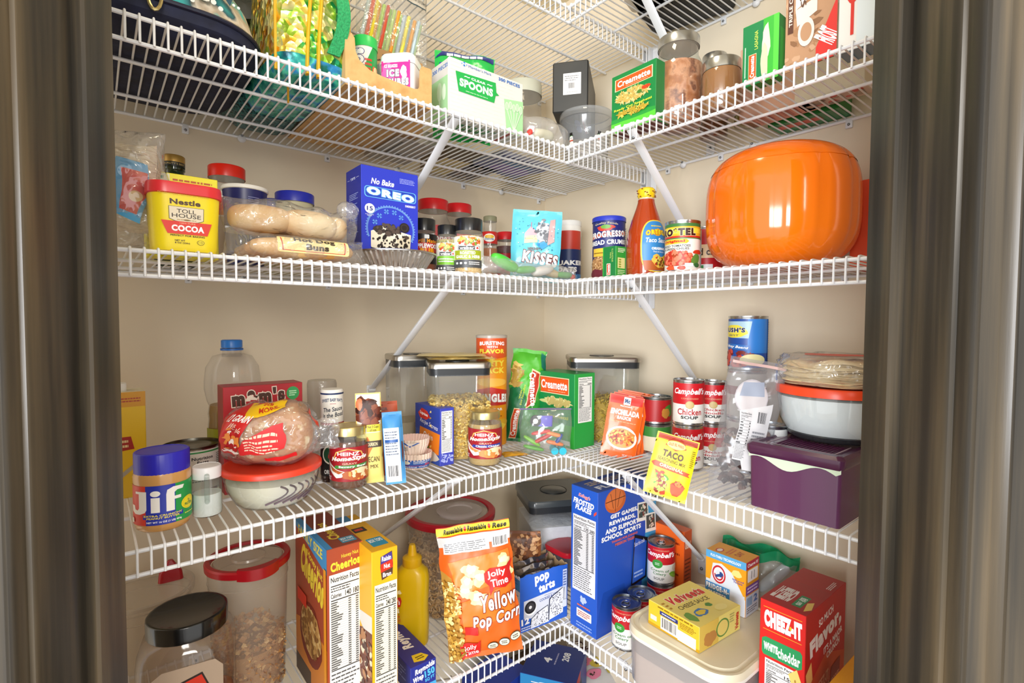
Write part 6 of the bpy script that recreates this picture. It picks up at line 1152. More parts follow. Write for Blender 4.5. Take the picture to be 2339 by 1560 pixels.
can('lower can under the blue bean can, hidden behind the clear bag', P, r, hc, lambda s: (s.R(0, 0, 1, 1, '#d8d4c8'), s.R(0, .5, 1, .7, '#c8a030')), '#d8d4c8', tab=False)
ht_ = H(P, 722); can('middle can of the hidden stack under the blue bean can', V3((P.x, P.y, P.z+hc+.0005)), r, ht_-2*hc-.001, lambda s: (s.R(0, 0, 1, 1, '#c8c4b8'), s.R(0, .5, 1, .7, '#8a3a30')), '#c8c4b8', tab=False)
can('blue and yellow bean can topping the tallest stack of cans on the right', V3((P.x, P.y, P.z+ht_-hc)), r, hc, beans, '#1c4a9c', tab=False, rz=-12, arc=240)
P, r = rspot(1722, 1795, 'C', 'R', .20); can('silver can behind the dark purple box, only its rim showing', P, r, H(P, 968), lambda s: (s.R(0, 0, 1, 1, '#dfe0de'), s.R(0, .0, 1, .5, '#d8c030')), '#dfe0de', tab=False)
# clear bag with dark contents
def zipb(s):
    s.E(.42, .74, .27, .13, '#b4aeb4'); s.E(.42, .74, .255, .12, '#c8c2c4'); s.P([(.22, .74), (.62, .76), (.60, .86), (.26, .84)], '#9aa2b4'); s.P([(.25, .64), (.80, .72), (.78, .40), (.66, .24), (.46, .24), (.30, .42)], '#d6d4d6'); s.NF(.27, .30, .46, .64, '', 8, '#d2d0d2'); s.BC(.54, .56, .72, .66, '#d2d0d2', n=14); s.L(.50, .42, .74, .52, 4, '#8a8a90')
P = on(1610, 1130, 'C'); t = thing('clear_food_bag', 'tall clear zip bag holding dark dried food and a grey label, beside the purple box', 'bag', P, facing(P)+.25)
m = mpp(P); w = .098; h = 325*m
b = MB(); pasta_shells(b, 60, lambda r_: (w*.50+r_.uniform(-.030, .030), r_.uniform(-.012, .012), r_.uniform(.02, .125)), .004, .009, ['#3a2826', '#2a1e20', '#5a3c34', '#8a6a5c'], 8, 'elbow'); b.build('dried_food', t)
b = MB(); s = pillow(b, w, h, .024, clear('bag_film', '#eceef0', haze=.15, hcol='#d8d4d8', rough=.14, bump=.5, bs=60, edge=.05), 101, 20, 40, crump=.004, sc=22, cx=w/2, pw=.5, seam=.02); s.P([(.04, .955), (.98, .955), (.98, .975), (.04, .975)], '#d8b8b4'); b.build('film', t)
b = MB(); s = pillow(b, w*.99, h*.99, .0235, clear('lbl_clear3', '#ffffff', 0, rough=.5, spread=0, edge=0), 101, 20, 40, crump=.004, sc=22, cx=w/2, pw=.5); zipb(s); b.build('sticker', t); pose(t, 4, 10)
# purple recipe box, bowl, tortillas
P = on(1918, 1212, 'C'); h = zat(P, 1052)-P.z; wl = span(P, PI/2, 1710, P.z+h/2); wr = max(span(P, 0, 1972, P.z+h/2), .15)
t = thing('recipe_box', 'dark purple lidded plastic box with a pale green wavy band, right end of fourth shelf', 'box', P)
pur = M('#5a2c50', .28, coat=.15); b = MB(); loft(b, [(0, wr/2*.97, wl/2*.97, .006, wr/2, wl/2), (h-.014, wr/2, wl/2, .006, wr/2, wl/2)], pur, 3)
s = plane(b, (0, wl, 0), (0, -1, 0), (0, 0, 1), wl, h, base=.0010)
s.P([(.0, .80), (.0, .985)]+[(1, .985), (1, .80)]+[(1-.05*i, .735+.075*math.sin((1-.05*i)*9.2+.6)+.02) for i in range(1, 20)], '#cfe0c4'); b.build('box_body', t)
b = MB(); loft(b, [(h-.016, wr/2+.002, wl/2+.002, .007, wr/2, wl/2), (h-.010, wr/2+.005, wl/2+.005, .009, wr/2, wl/2), (h-.001, wr/2+.005, wl/2+.005, .009, wr/2, wl/2), (h+.004, wr/2, wl/2, .008, wr/2, wl/2), (h+.004, wr/2*.85, wl/2*.9, .008, wr/2, wl/2), (h+.001, wr/2*.82, wl/2*.87, .008, wr/2, wl/2)], M('#4c2242', .25, coat=.2), 4)
for k in range(14): box(b, wr*.2, wl*(.18+.045*k), h+.001, wr*.55, wl*(.18+.045*k)+.0015, h+.0022, M('#5a2a4c', .3))
b.build('lid', t); b = MB(); box(b, wr*.15, wl*.12, h+.0008, wr*.6, wl*.13, h+.002, '#b8a8b4'); box(b, wr*.15, wl*.86, h+.0008, wr*.6, wl*.87, h+.002, '#b8a8b4'); box(b, wr*.15, wl*.13, h+.0008, wr*.155, wl*.86, h+.002, '#b8a8b4'); b.build('lid_groove', t)
zt = P.z+h+.0045
Pq = at(1905, 'R', .155, zt); r = (1905-1764)*mpp(Pq)*cth(1860); hb = zat(Pq, 884)-zt; t = thing('flour_bowl', 'round glass bowl full of white flour with an orange-red rim lid, on the purple box', 'bowl', Pq)
r = min(r, .118); b = MB(); lathe(b, [(0, .001), (r*.74, .001), (r*.82, .008), (r*.92, hb*.35), (r*.975, hb*.9)], GLASS, 52, cap=False); lathe(b, [(r*.72, .0), (r*.83, .009), (r*.81, .011)], M('#1c2028', .15, coat=.3), 52, cap=False); b.build('bowl_body', t)
b = MB(); lathe(b, [(0, .010), (r*.79, .011), (r*.90, hb*.35), (r*.955, hb*.82), (r*.6, hb*.86), (0, hb*.87)], M('#f4f5fa', .9, bump=.15, bs=60), 48, cap=False); b.build('flour', t)
lid(t, r*1.0, hb*.88, hb+.004, M('#ee4a20', .3), 'lid')
t = thing('tortilla_bag', 'clear bag of flat flour tortillas lying on the orange-red bowl lid', 'bag', V3((Pq.x, Pq.y, zt+hb+.005)), facing(Pq)); ht = zat(V3((Pq.x, Pq.y, zt+hb)), 822)-zt-hb
tor = noisy('flour_tortilla', ['#f0e2bc', '#e8d4a4', '#c89a60'], 22, .75, pos=[.35, .58, .72])
for k in range(13):
    b = MB(); q = r*.89; z0 = .002+k*ht*.86/13; vs = []; fs = []; rg = (0, .5, .85, .97, 1.0)
    for sd in (1, 0):
        for i_, u in enumerate(rg):
            for m_ in range(48): a = 2*PI*m_/48; w_ = nz(math.cos(a), math.sin(a), k*.6, 1.6, 5)*.05; dz = (nz(math.cos(a)*u, math.sin(a)*u, k*.25, 2.2, 7)*.006-.004*u**6)*(k/13+.25); vs.append((q*u*(1+w_)*math.cos(a)+.004*math.sin(k*2.1), q*u*(1+w_)*math.sin(a)+.003*math.cos(k*1.7), z0+dz+(sd*.0026 if u < 1 else .0013)))
    n5 = 5*48
    for sd in (0, 1):
        for i_ in range(4):
            for m_ in range(48): fs.append([sd*n5+i_*48+m_, sd*n5+i_*48+(m_+1) % 48, sd*n5+(i_+1)*48+(m_+1) % 48, sd*n5+(i_+1)*48+m_])
    b.add(vs, fs, tor, True); b.build('tortilla', t)
b = MB(); vs = []; fs = []; nu, nv = 44, 8
for j in range(nv+1):
    v = j/nv; q = r*(.84+.16*math.sin(PI*v)**.5); 
    for k in range(nu): a = 2*PI*k/nu; n_ = nz(math.cos(a), math.sin(a), v*2, 3, 4)*.008; vs.append(((q+n_)*math.cos(a), (q+n_)*math.sin(a), .001+v*(ht+.003)+n_*.3))
for j in range(nv):
    for k in range(nu): fs.append([j*nu+k, j*nu+(k+1) % nu, (j+1)*nu+(k+1) % nu, (j+1)*nu+k])
fs.append([nv*nu+k for k in range(nu)]); b.add(vs, fs, FILM, True)
s = Sheet(b, lambda u, v, o: V3(((u-.5*r)*1.0, (v-.5*r)*1.0-.02, ht+.005+o)), r, r); s.B(.5, .4, .55, .4, '#d83a20', 4, .2)
s = wrap(b, r*1.012, .004, ht*.7, 20, mid=-78); s.R(0, 0, 1, 1, '#2a6ac8'); s.T('OS', .3, .3, .8, .7, '#fff', b=.05); b.build('film', t)
# ================= fifth level (D), left run =================
FR2 = clear('milky_plastic', '#f6f3ee', haze=.22, hcol='#e0d8cc', rough=.22, ior=1.38, edge=.12)
RD = M('#a8101c', .32, coat=.1)
def keeper(label, pxl, pxr, ytop, off, hcy, fillmat, kind, seed, red=True):
    """tall lidded cereal keeper: milky body, coloured rim ring with a thumb tab, clear flip lid"""
    P = at((pxl+pxr)/2, 'L', off, LV['D']+.3); zt = zat(V3((P.x, P.y, 1.1)), ytop); P = V3((P.x, P.y, zs('D'))); h = zt-P.z
    r = (pxr-pxl)/2*mpp((P.x, P.y, zt))*cth((pxl+pxr)/2); t = thing('cereal_keeper', label, 'container', P, facing(P))
    b = MB(); lathe(b, [(0, .001), (r*.80, .001), (r*.84, .006), (r*.93, h*.86), (r*.95, h-.012)], FR2, 48, cap=False); lathe(b, [(r*.935, h*.86), (r*.95, h*.862), (r*.935, h*.866)], FR2, 48, cap=False); b.build('keeper_body', t)
    return t, P, r, h
# far-left milky container with red handle
t, P, r, h = keeper('large milky container with a red handle tab, far left of the lowest wire shelf', 200, 446, 1345, .125, .0, None, '', 1)
b = MB(); lathe(b, [(r*.95, h-.014), (r*1.02, h-.012), (r*1.03, h), (r*.98, h+.002), (r*.90, h-.010), (0, h-.012)], FR2, 48, cap=False); b.build('lid', t)
b = MB(); q = at(390, 'L', .10, P.z+h)-P; v = Matrix.Rotation(-t.rotation_euler.z, 4, 'Z') @ V3((q.x, q.y, 0)); loft(b, [(h-.008, .020, .008, .007, v.x, v.y), (h+.008, .018, .007, .006, v.x, v.y), (h+.020, .010, .006, .004, v.x, v.y), (h+.030, .004, .004, .003, v.x, v.y)], RD, 4); b.build('handle', t, label='dark red handle tab')
# snack jar with black lid
P, r = rspot(336, 560, 'D', off=.27); Pt = at(428, 'L', .27, 1.06); zt = zat(V3((Pt.x, Pt.y, 1.06)), 1392); P = V3((Pt.x, Pt.y, zs('D'))); h = zt-P.z; rl = 95*mpp((P.x, P.y, zt))*cth(428)
t = thing('snack_jar', 'big clear snack jar with a wide black lid and red octagonal label, front left corner', 'jar', P, facing(P)-.12)
hw = rl*1.17; b = MB(); loft(b, [(0, hw*.92, hw*.92, .03), (.004, hw*.98, hw*.98, .035), (h*.70, hw, hw, .04), (h*.79, hw*.98, hw*.98, .045), (h*.85, hw*.92, hw*.92, rl*.85), (h*.885, rl*.95, rl*.95, rl*.94), (h-.02, rl*.93, rl*.93, rl*.92)], clear('jar_plastic', '#faf6f4', haze=.05, hcol='#cbb8a8', rough=.07, ior=1.45, edge=.2), 9, cap=False)
s = plane(b, (-hw*.80, -hw*1.0-.0006, .01), (1, 0, 0), (0, 0, 1), hw*1.6, h*.84); s.P([(0, 0), (1, 0), (1, .80), (.9, .86), (.25, .84), (.10, .78), (0, .66)], '#b8a28c'); s.P([(.12, 0), (.92, 0), (.93, .52), (.74, .78), (.30, .70), (.12, .45)], '#2a1c18'); s.P([(.14, 0), (.90, 0), (.91, .51), (.73, .76), (.31, .685), (.14, .44)], '#d8341c'); s.T('UTZ', .36, .50, .70, .66, '#f0d848', b=.10, it=.12, tilt=6); s.B(.5, .34, .3, .08, '#2a1414', 4, .5); s.S(.2, .22, .85, .42, 40, .006, ['#2a1414', '#7a1c14'], 5, 2.5); b.build('jar_body', t)
b = MB(); loft(b, [(.004, hw*.9, hw*.9, .03), (h*.30, hw*.93, hw*.93, .035)], noisy('pretzel_crumbs', ['#6a3418', '#8a4a24', '#b07848'], 40, .8, bump=.3), 6); b.build('filling', t)
lid(t, rl, h-.026, h, M('#0e0f0f', .22, coat=.3), 'lid', 90, dome=0)
# red ringed keepers
t, P, r, h = keeper('tall milky cereal keeper with a thick dark red rim, behind the black-lidded snack jar', 468, 665, 1272, .175, 0, None, '', 2)
b = MB(); lathe(b, [(r*.95, h-.010), (r*1.0, h-.009), (r*1.01, h+.001), (r*.98, h+.004), (r*.88, h+.004), (r*.86, h-.004)], RD, 60, cap=False)
vs = []
for k in range(13):
    a = -PI/2+.25+(k-6)*.085; q = r*(1.0+.13*math.cos((k-6)/6*PI/2)); vs.append((q*math.cos(a), q*math.sin(a)))
vi = [(r*.9*math.cos(-PI/2+.25+(k-6)*.085), r*.9*math.sin(-PI/2+.25+(k-6)*.085)) for k in range(13)]
b.add([(x, y, h-.012) for x, y in vs+vi]+[(x, y, h+.008) for x, y in vs+vi], [[k, k+1, 13+k+1, 13+k] for k in range(12)]+[[26+k, 39+k, 39+k+1, 26+k+1] for k in range(12)]+[[k, 26+k, 26+k+1, k+1] for k in range(12)], RD, True); b.build('rim', t, label='thick dark red rim with a thumb tab')
b = MB(); lathe(b, [(r*.83, h-.003), (r*.80, h+.001), (r*.42, h+.001), (r*.40, h+.005), (0, h+.005)], clear('lid_panel', '#f4eeea', haze=.35, hcol='#b8a898', rough=.15, edge=.1), 48, cap=False); b.build('lid', t)
b = MB(); lathe(b, [(0, .004), (r*.78, .004), (r*.82, h*.35), (0, h*.36)], M('#b98a50', .8), 30, cap=False)
pasta_shells(b, 900, cylreg(r*.84, .01, h*.46, .25, .006, (-150, -30)), .003, .0055, ['#c8904c', '#d8a868', '#b07838', '#e0bc80'], 8, 'flake'); stuff(b, 'corn_flakes', 'golden flakes in the tall keeper with the dark red rim', 'cereal', P, facing(P))
P, r = rspot(930, 1128, 'D', off=.16); zt = zat(V3((P.x, P.y, 1.03)), 1165); h = zt-P.z; r = 100*mpp((P.x, P.y, zt))*cth(1030)
t = thing('cereal_keeper', 'wide milky keeper full of ring cereal with a red rim, behind the yellow mustard bottle', 'container', P, facing(P))
b = MB(); lathe(b, [(0, .001), (r*.84, .001), (r*.88, .006), (r*.95, h*.84), (r*.965, h-.012)], FR2, 52, cap=False); lathe(b, [(r*.955, h*.83), (r*.975, h*.833), (r*.96, h*.838)], FR2, 52, cap=False); b.build('keeper_body', t)
b = MB(); lathe(b, [(r*.95, h-.016), (r*1.02, h-.014), (r*1.03, h-.001), (r*.99, h+.003), (r*.88, h+.002), (r*.86, h-.006)], M('#b0182a', .3), 60, cap=False); b.build('rim', t, label='red rim')
b = MB(); lathe(b, [(r*.87, h-.004), (r*.84, h), (0, h)], clear('lid_panel2', '#f6f2f0', haze=.45, hcol='#c8bcb0', rough=.15, edge=.1), 48, cap=False); lathe(b, [(r*.50, h+.001), (r*.52, h+.006), (r*.48, h+.009), (r*.3, h+.008), (r*.28, h+.005), (0, h+.005)], clear('flap', '#faf6f6', haze=.4, hcol='#d8ccc8', rough=.12, edge=.1), 40, cx=r*.2, cy=-r*.15, cap=False); b.build('lid', t)
b = MB(); lathe(b, [(0, .004), (r*.82, .004), (r*.88, h*.66), (0, h*.67)], M('#a88456', .8), 36, cap=False)
pasta_shells(b, 900, cylreg(r*.905, .01, h*.70, .18, .004, (-150, -60)), .0021, .0046, ['#d8b888', '#c8a470', '#e0c498'], 9, 'ring'); stuff(b, 'ring_cereal', 'small tan cereal rings filling the wide red-rimmed keeper', 'cereal', P, facing(P))
# cereal cartons
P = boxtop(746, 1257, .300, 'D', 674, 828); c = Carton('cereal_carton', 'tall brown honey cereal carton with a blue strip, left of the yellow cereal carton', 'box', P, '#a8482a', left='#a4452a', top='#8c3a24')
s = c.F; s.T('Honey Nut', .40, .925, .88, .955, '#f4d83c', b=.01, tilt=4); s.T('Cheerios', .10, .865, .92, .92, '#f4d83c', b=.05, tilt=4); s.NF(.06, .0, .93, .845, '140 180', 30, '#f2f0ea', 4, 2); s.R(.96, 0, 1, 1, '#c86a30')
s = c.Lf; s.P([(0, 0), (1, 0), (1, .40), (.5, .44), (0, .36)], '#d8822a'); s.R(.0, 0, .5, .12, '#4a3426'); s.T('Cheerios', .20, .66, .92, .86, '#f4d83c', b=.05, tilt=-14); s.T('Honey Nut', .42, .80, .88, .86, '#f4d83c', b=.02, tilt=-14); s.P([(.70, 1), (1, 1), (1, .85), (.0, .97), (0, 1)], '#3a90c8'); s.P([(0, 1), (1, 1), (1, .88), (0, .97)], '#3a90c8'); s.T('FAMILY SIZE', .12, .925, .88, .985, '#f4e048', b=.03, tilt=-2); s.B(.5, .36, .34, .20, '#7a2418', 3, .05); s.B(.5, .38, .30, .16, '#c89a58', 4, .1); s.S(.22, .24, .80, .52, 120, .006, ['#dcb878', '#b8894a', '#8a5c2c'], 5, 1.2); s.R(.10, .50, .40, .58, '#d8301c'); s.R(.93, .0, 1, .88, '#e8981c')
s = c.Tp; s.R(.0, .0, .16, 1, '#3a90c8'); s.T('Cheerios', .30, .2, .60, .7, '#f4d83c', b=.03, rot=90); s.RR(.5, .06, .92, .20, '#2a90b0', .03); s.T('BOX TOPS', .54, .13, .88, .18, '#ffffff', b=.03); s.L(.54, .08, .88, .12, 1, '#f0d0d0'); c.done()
P = boxtop(849, 1263, .298, 'D', 829, 908, wl=.19); c = Carton('cereal_carton', 'tall yellow raisin cereal carton with a nutrition label, between the brown carton and mustard', 'box', P, '#eeb41c', left='#e0a818', top='#e8ac18')
s = c.F; s.P([(.34, .96), (.78, .98), (.82, .90), (.80, .84), (.38, .82), (.32, .90)], '#5a3a2a'); s.P([(.35, .96), (.77, .975), (.79, .93), (.34, .91)], '#4a3a8c'); s.P([(.34, .915), (.80, .93), (.81, .88), (.34, .865)], '#d0341c'); s.T('Raisin', .38, .93, .74, .96, '#ffffff', b=.03); s.T('Nut', .46, .885, .70, .912, '#ffffff', b=.03); s.T('Bran', .42, .835, .74, .862, '#ffffff', b=.03); s.NF(.10, .0, .97, .80, '240 280', 30, '#f0ead8', 6, 2)
s = c.Lf; s.P([(.4, .42), (1, .55), (1, 0), (.4, 0)], '#6a3018'); s.P([(.6, .58), (1, .62), (1, .52), (.8, .50)], '#d8d4cc'); s.S(.5, .04, 1, .48, 60, .008, ['#8a4a28', '#e8d8b8', '#4a2010', '#b07848'], 5, 1.6, ell=False)
s = c.Tp; s.RR(.25, .10, .85, .30, '#2a90b0', .05); s.T('BOX TOPS', .3, .2, .8, .27, '#fff', b=.03); s.R(.2, .5, .7, .62, '#2a1c18'); s.L(.28, .53, .62, .6, 1, '#d83020', .7, 3); s.R(.1, .75, .6, 1, '#3a88b8'); c.done()
# mustard
P, r = rspot(903, 981, 'D', py=1490); h = H(P, 1243); t = thing('mustard_bottle', 'bright yellow mustard squeeze bottle with a pointed yellow cap, right of the yellow cereal carton', 'bottle', P, facing(P)-.2)
my = M('#e6c010', .3, coat=.1); b = MB(); loft(b, [(0, r*.86, r*.62, r*.55), (.003, r*.94, r*.68, r*.6), (h*.18, r*.98, r*.7, r*.62), (h*.40, r*.94, r*.66, r*.6), (h*.50, r*.97, r*.68, r*.62), (h*.66, r*1.0, r*.7, r*.64), (h*.74, r*.92, r*.64, r*.6), (h*.79, r*.6, r*.5, r*.49), (h*.80, r*.50, r*.45, r*.44)], my, 8); b.build('bottle_body', t)
b = MB(); lathe(b, [(r*.54, h*.79), (r*.56, h*.795), (r*.56, h*.87), (r*.50, h*.88), (r*.28, h*.90), (r*.20, h*.98), (r*.16, h), (0, h)], M('#e8b810', .35), 36, rib=(.01, 20), cap=False); b.build('cap', t)
b = MB(); s = plane(b, (-r*.92, -r*.71-.0006, h*.22), (1, 0, 0), (0, 0, 1), r*.75, h*.4, base=.0003); s.P([(0, .72), (.5, .76), (.6, .66), (.5, .52), (0, .50)], '#c8281c'); s.T("ch's", .02, .57, .46, .70, '#ffffff', b=.03); s.B(.4, .88, .15, .06, '#f4e8b0', 3, .4); s.B(.3, .42, .12, .05, '#f4ecc8', 5, .4); s.T('Yellow\nMustard', .0, .14, .5, .32, '#d8581c', b=.02); b.build('label', t)
# foil wrap box
P = boxtop(938, 1528, .052, 'D', 899, 996, wl=.30); c = Carton('foil_wrap_box', 'long dark blue foil wrap box lying lengthways in front of the mustard bottle', 'box', P, '#2a3490', left='#262f84', top='#2c2f8c')
s = c.F; s.T('Reynolds', .16, .66, .95, .92, '#ffffff', b=.05, it=.2, tilt=8); s.T('Wrap', .10, .36, .50, .62, '#ffffff', b=.05, it=.2, tilt=8); s.T('150', .54, .44, .94, .70, '#58c0f0', b=.05, tilt=8); s.T('SQ FT', .56, .26, .94, .40, '#58c0f0', b=.04, tilt=8); s.R(.3, 0, 1, .16, '#4aa8e0')
s = c.Tp; s.T('Reynolds', .30, .18, .78, .52, '#ffffff', b=.05, rot=90, it=.2); s.P([(.25, .04), (.6, .02), (.85, .05), (.7, .10), (.35, .11)], '#e8c830'); s.L(.4, .045, .7, .085, 2, '#3a3010'); s.L(.1, .55, .5, .9, 5, '#8a98d8', .4, 3)
s = c.Lf; s.L(.62, .3, .95, .8, 4, '#7a88d0', .35, 4); s.L(.2, .3, .55, .8, 4, '#7a88d0', .35, 5); c.done()
# popcorn bag
def popc(s):
    s.R(.0, .0, 1, .88, '#e0641c'); s.P([(0, 0), (.24, 0), (.20, .3), (.14, .62), (.0, .68)], '#b88838'); s.R(0, .85, 1, .925, '#d8dad8'); s.P([(0, .935), (1, .935), (1, .995), (0, .995)], '#f0dc20'); s.T('Resealable', .10, .945, .36, .985, '#2a2410', b=.05, it=.2); s.T('Resealable', .42, .945, .68, .985, '#2a2410', b=.05, it=.2); s.T('Rese', .76, .945, .96, .985, '#2a2410', b=.05, it=.2)
    s.E(.39, .965, .018, .018, '#d0281c'); s.E(.72, .965, .018, .018, '#d0281c'); s.R(.06, .80, .70, .885, '#e4e6ea'); s.L(.08, .81, .68, .88, 5, '#555', .35, 4); s.BC(.74, .81, .97, .89); s.P([(.12, .74), (.95, .78), (.95, .56), (.2, .5)], '#e8842c'); s.P([(.24, .44), (.95, .52), (.95, .30), (.24, .22)], '#e07820')
    for x, y, q in ((.40, .66, .10), (.52, .60, .10), (.30, .52, .09), (.46, .46, .11), (.86, .70, .09), (.90, .62, .08), (.34, .58, .08), (.12, .56, .06)): s.B(x, y, q, q*.55, '#f0e0a0', int(x*90), .3); s.B(x+.01, y+.01, q*.6, q*.3, '#f8f0c8', int(x*70), .3)
    s.P([(.58, .63), (.66, .66), (.90, .66), (.98, .70), (.94, .62), (.96, .54), (.86, .50), (.70, .52), (.64, .46), (.64, .53), (.58, .57)], '#d0201c'); s.T('Jolly', .62, .585, .88, .645, '#ffffff', b=.02, tilt=5); s.T('Time', .66, .525, .90, .58, '#ffffff', b=.02, tilt=5)
    s.T('Yellow', .50, .36, 1.0, .48, '#ffffff', b=.03, it=.3, ol='#8a2010', ow=.04, tilt=6); s.T('Pop Corn', .36, .22, 1.02, .34, '#ffffff', b=.03, it=.3, ol='#8a2010', ow=.04, tilt=6); s.P([(.25, .26), (.42, .24), (.42, .18), (.25, .20)], '#d8201c'); s.P([(.16, .12), (.24, .14), (.40, .12), (.44, .14), (.42, .03), (.30, .01), (.22, .02), (.18, .0)], '#d0201c'); s.T('Jolly\nTime', .20, .03, .40, .115, '#ffffff', b=.01, tilt=4)
    for x, y in ((.60, .08), (.76, .10), (.92, .125)): s.E(x, y, .075, .032, '#3a3a2c'); s.E(x, y, .068, .027, '#e8e4d0'); s.L(x-.04, y-.014, x+.04, y+.014, 2, '#3a3a2c')
    s.S(.0, .0, .22, .60, 130, .0042, ['#e0b860', '#c8983c', '#f0d890', '#a87828'], 6, 1.1, ell=False)
o, w, h = packet('popcorn_bag', 'orange bag of popping corn with a yellow resealable strip, standing at the front edge', 'bag', (995, 1222), (1160, 1172), (1026, 1512), 'D', 12, .026, M('#d8621c', .22, coat=.4), popc, seed=71, crump=.004, pw=.45)
# nuts bag
def nuts(s): s.R(0, .0, 1, 1, '#7a4a2c'); s.S(.0, .35, 1, .98, 160, .0065, ['#c08a58', '#8a5430', '#a86c40', '#d8a878', '#5a3018'], 7, 1.2, ell=False); s.R(0, .0, 1, .25, '#e8e0d8'); s.E(.30, .38, .30, .22, '#b01c28'); s.E(.30, .38, .25, .18, '#f0ece8'); s.T('EXCEPTIONALLY', .06, .44, .54, .50, '#2a2020', b=.02, arc=.01); s.T('NUTS', .04, .26, .58, .42, '#1c1818', b=.10, tilt=3); s.P([(.04, .14), (.54, .18), (.54, .26), (.04, .22)], '#b01c28'); s.L(.2, .52, .4, .56, 1, '#b01c28')
packet('nut_bag', 'bag of glazed nuts behind the orange popcorn bag and open blue pastry box', 'bag', (1146, 1196), (1236, 1200), (1140, 1372), 'D', 5, .014, M('#8a5a38', .3, coat=.3), nuts, seed=72, crump=.003, depth=1.25)
# open toaster pastry box
P = on(1187, 1448, 'D'); h = zat(P, 1318)-P.z; a = math.radians(-7)
wr = span(P, a, 1296, P.z+h/2); wl = .088; t = thing('pastry_box', 'open blue toaster pastry box with torn top showing silver packets, near the inner corner', 'box', P, a)
def panel(b, x0, y0, x1, y1, hh, m, jag=0, seed=0, th=.0012):
    n = 16; rnd = random.Random(seed); top = [hh-(jag*rnd.random()) for _ in range(n+1)]; d = V3((x1-x0, y1-y0, 0)); L_ = d.length; d.normalize(); nn = V3((d.y, -d.x, 0)); vs = []
    for side in (0, 1):
        for i in range(n+1): p = V3((x0, y0, 0))+d*(L_*i/n)-nn*(th*side); vs.append((p.x, p.y, 0)); vs.append((p.x, p.y, top[i]))
    fs = []; o_ = 2*(n+1)
    for i in range(n): a_ = 2*i; fs += [[a_, a_+2, a_+3, a_+1], [o_+a_, o_+a_+1, o_+a_+3, o_+a_+2], [a_+1, a_+3, o_+a_+3, o_+a_+1]]
    b.add(vs, [f for f in fs if 1], m); b.add(vs, [[2*(n+1)+2*i, 2*(n+1)+2*i+1, 2*(n+1)+2*i+3, 2*(n+1)+2*i+2] for i in range(0)], m)
PB = '#2a62cc'; kb = '#b89c78'
b = MB(); panel(b, 0, 0, wr, 0, h, PB, .004, 2); s = plane(b, (0, -.0003, 0), (1, 0, 0), (0, 0, 1), wr, h*.965)
s.P([(.08, .56), (.98, .62), (.98, .30), (.80, .10), (.08, .24)], '#d8dce6'); s.T('pop', .30, .78, .60, .97, '#ffffff', b=.05, tilt=5); s.T('tarts', .38, .64, .72, .79, '#ffffff', b=.05, tilt=6); s.T('COOKIES & CREME', .40, .48, .84, .53, '#2a4a9c', b=.02, tilt=6); s.L(.5, .545, .68, .56, 1, '#2a4a9c')
s.E(.22, .40, .12, .13, '#ffffff'); s.E(.21, .42, .115, .115, '#1c1a1e'); s.E(.21, .42, .08, .08, '#3a383c'); s.E(.21, .42, .03, .03, '#e8e8e8')
s.P([(.20, .02), (.60, .04), (.58, .36), (.48, .33), (.36, .29), (.22, .20)], '#1c2440'); s.P([(.22, .02), (.60, .04), (.57, .345), (.48, .315), (.36, .275), (.235, .195)], '#e8eaf0'); s.P([(.58, .06), (.90, .12), (.93, .62), (.80, .56), (.66, .50), (.60, .46)], '#1c2440'); s.P([(.60, .06), (.90, .12), (.915, .60), (.80, .54), (.66, .48), (.62, .44)], '#eceef2')
s.S(.24, .03, .58, .30, 60, .0013, ['#20202c', '#5a5a68'], 4); s.S(.62, .10, .90, .54, 80, .0013, ['#20202c', '#5a5a68'], 5); s.T('12', .02, .14, .18, .26, '#ffffff', b=.05, tilt=4); s.L(.02, .03, .26, .11, 2, '#d8e0f8'); s.RR(.88, .60, .97, .94, '#c8d4f0', .01); s.L(.89, .62, .96, .92, 6, '#2a4a9c'); s.RR(.88, .22, .97, .36, '#dfe6f8', .01); b.build('front_panel', t)
b = MB(); panel(b, 0, wl, 0, 0, h, '#dfe4ee', .008, 3); s = plane(b, (-.0003, wl, 0), (0, -1, 0), (0, 0, 1), wl, h*.93); s.R(0, .78, 1, 1, '#3a8cd0'); s.L(.05, .5, .95, .98, 9, '#2a4a9c', .35, 3); s.NF(.1, .05, .9, .46, '', 8, '#e8eaf0'); b.build('side_panel', t)
b = MB(); panel(b, wr, 0, wr, wl, h, kb, .012, 4); b.build('side_panel', t); b = MB(); panel(b, wr, wl, 0, wl, h*1.03, kb, .010, 5); b.build('back_panel', t)
b = MB(); box(b, .001, .001, .001, wr-.001, wl-.001, .002, kb); b.build('base_panel', t)
for i in range(3):
    b = MB(); pillow(b, wr*.86, h*(.90+.03*i), .010, M('#a8a098', .16, .9), 110+i, 22, 16, crump=.005, sc=60, cx=wr/2, z0=.003, pw=.35); b.v = [(x, y+.02+.024*i, z) for x, y, z in b.v]; b.build('foil_packet', t)
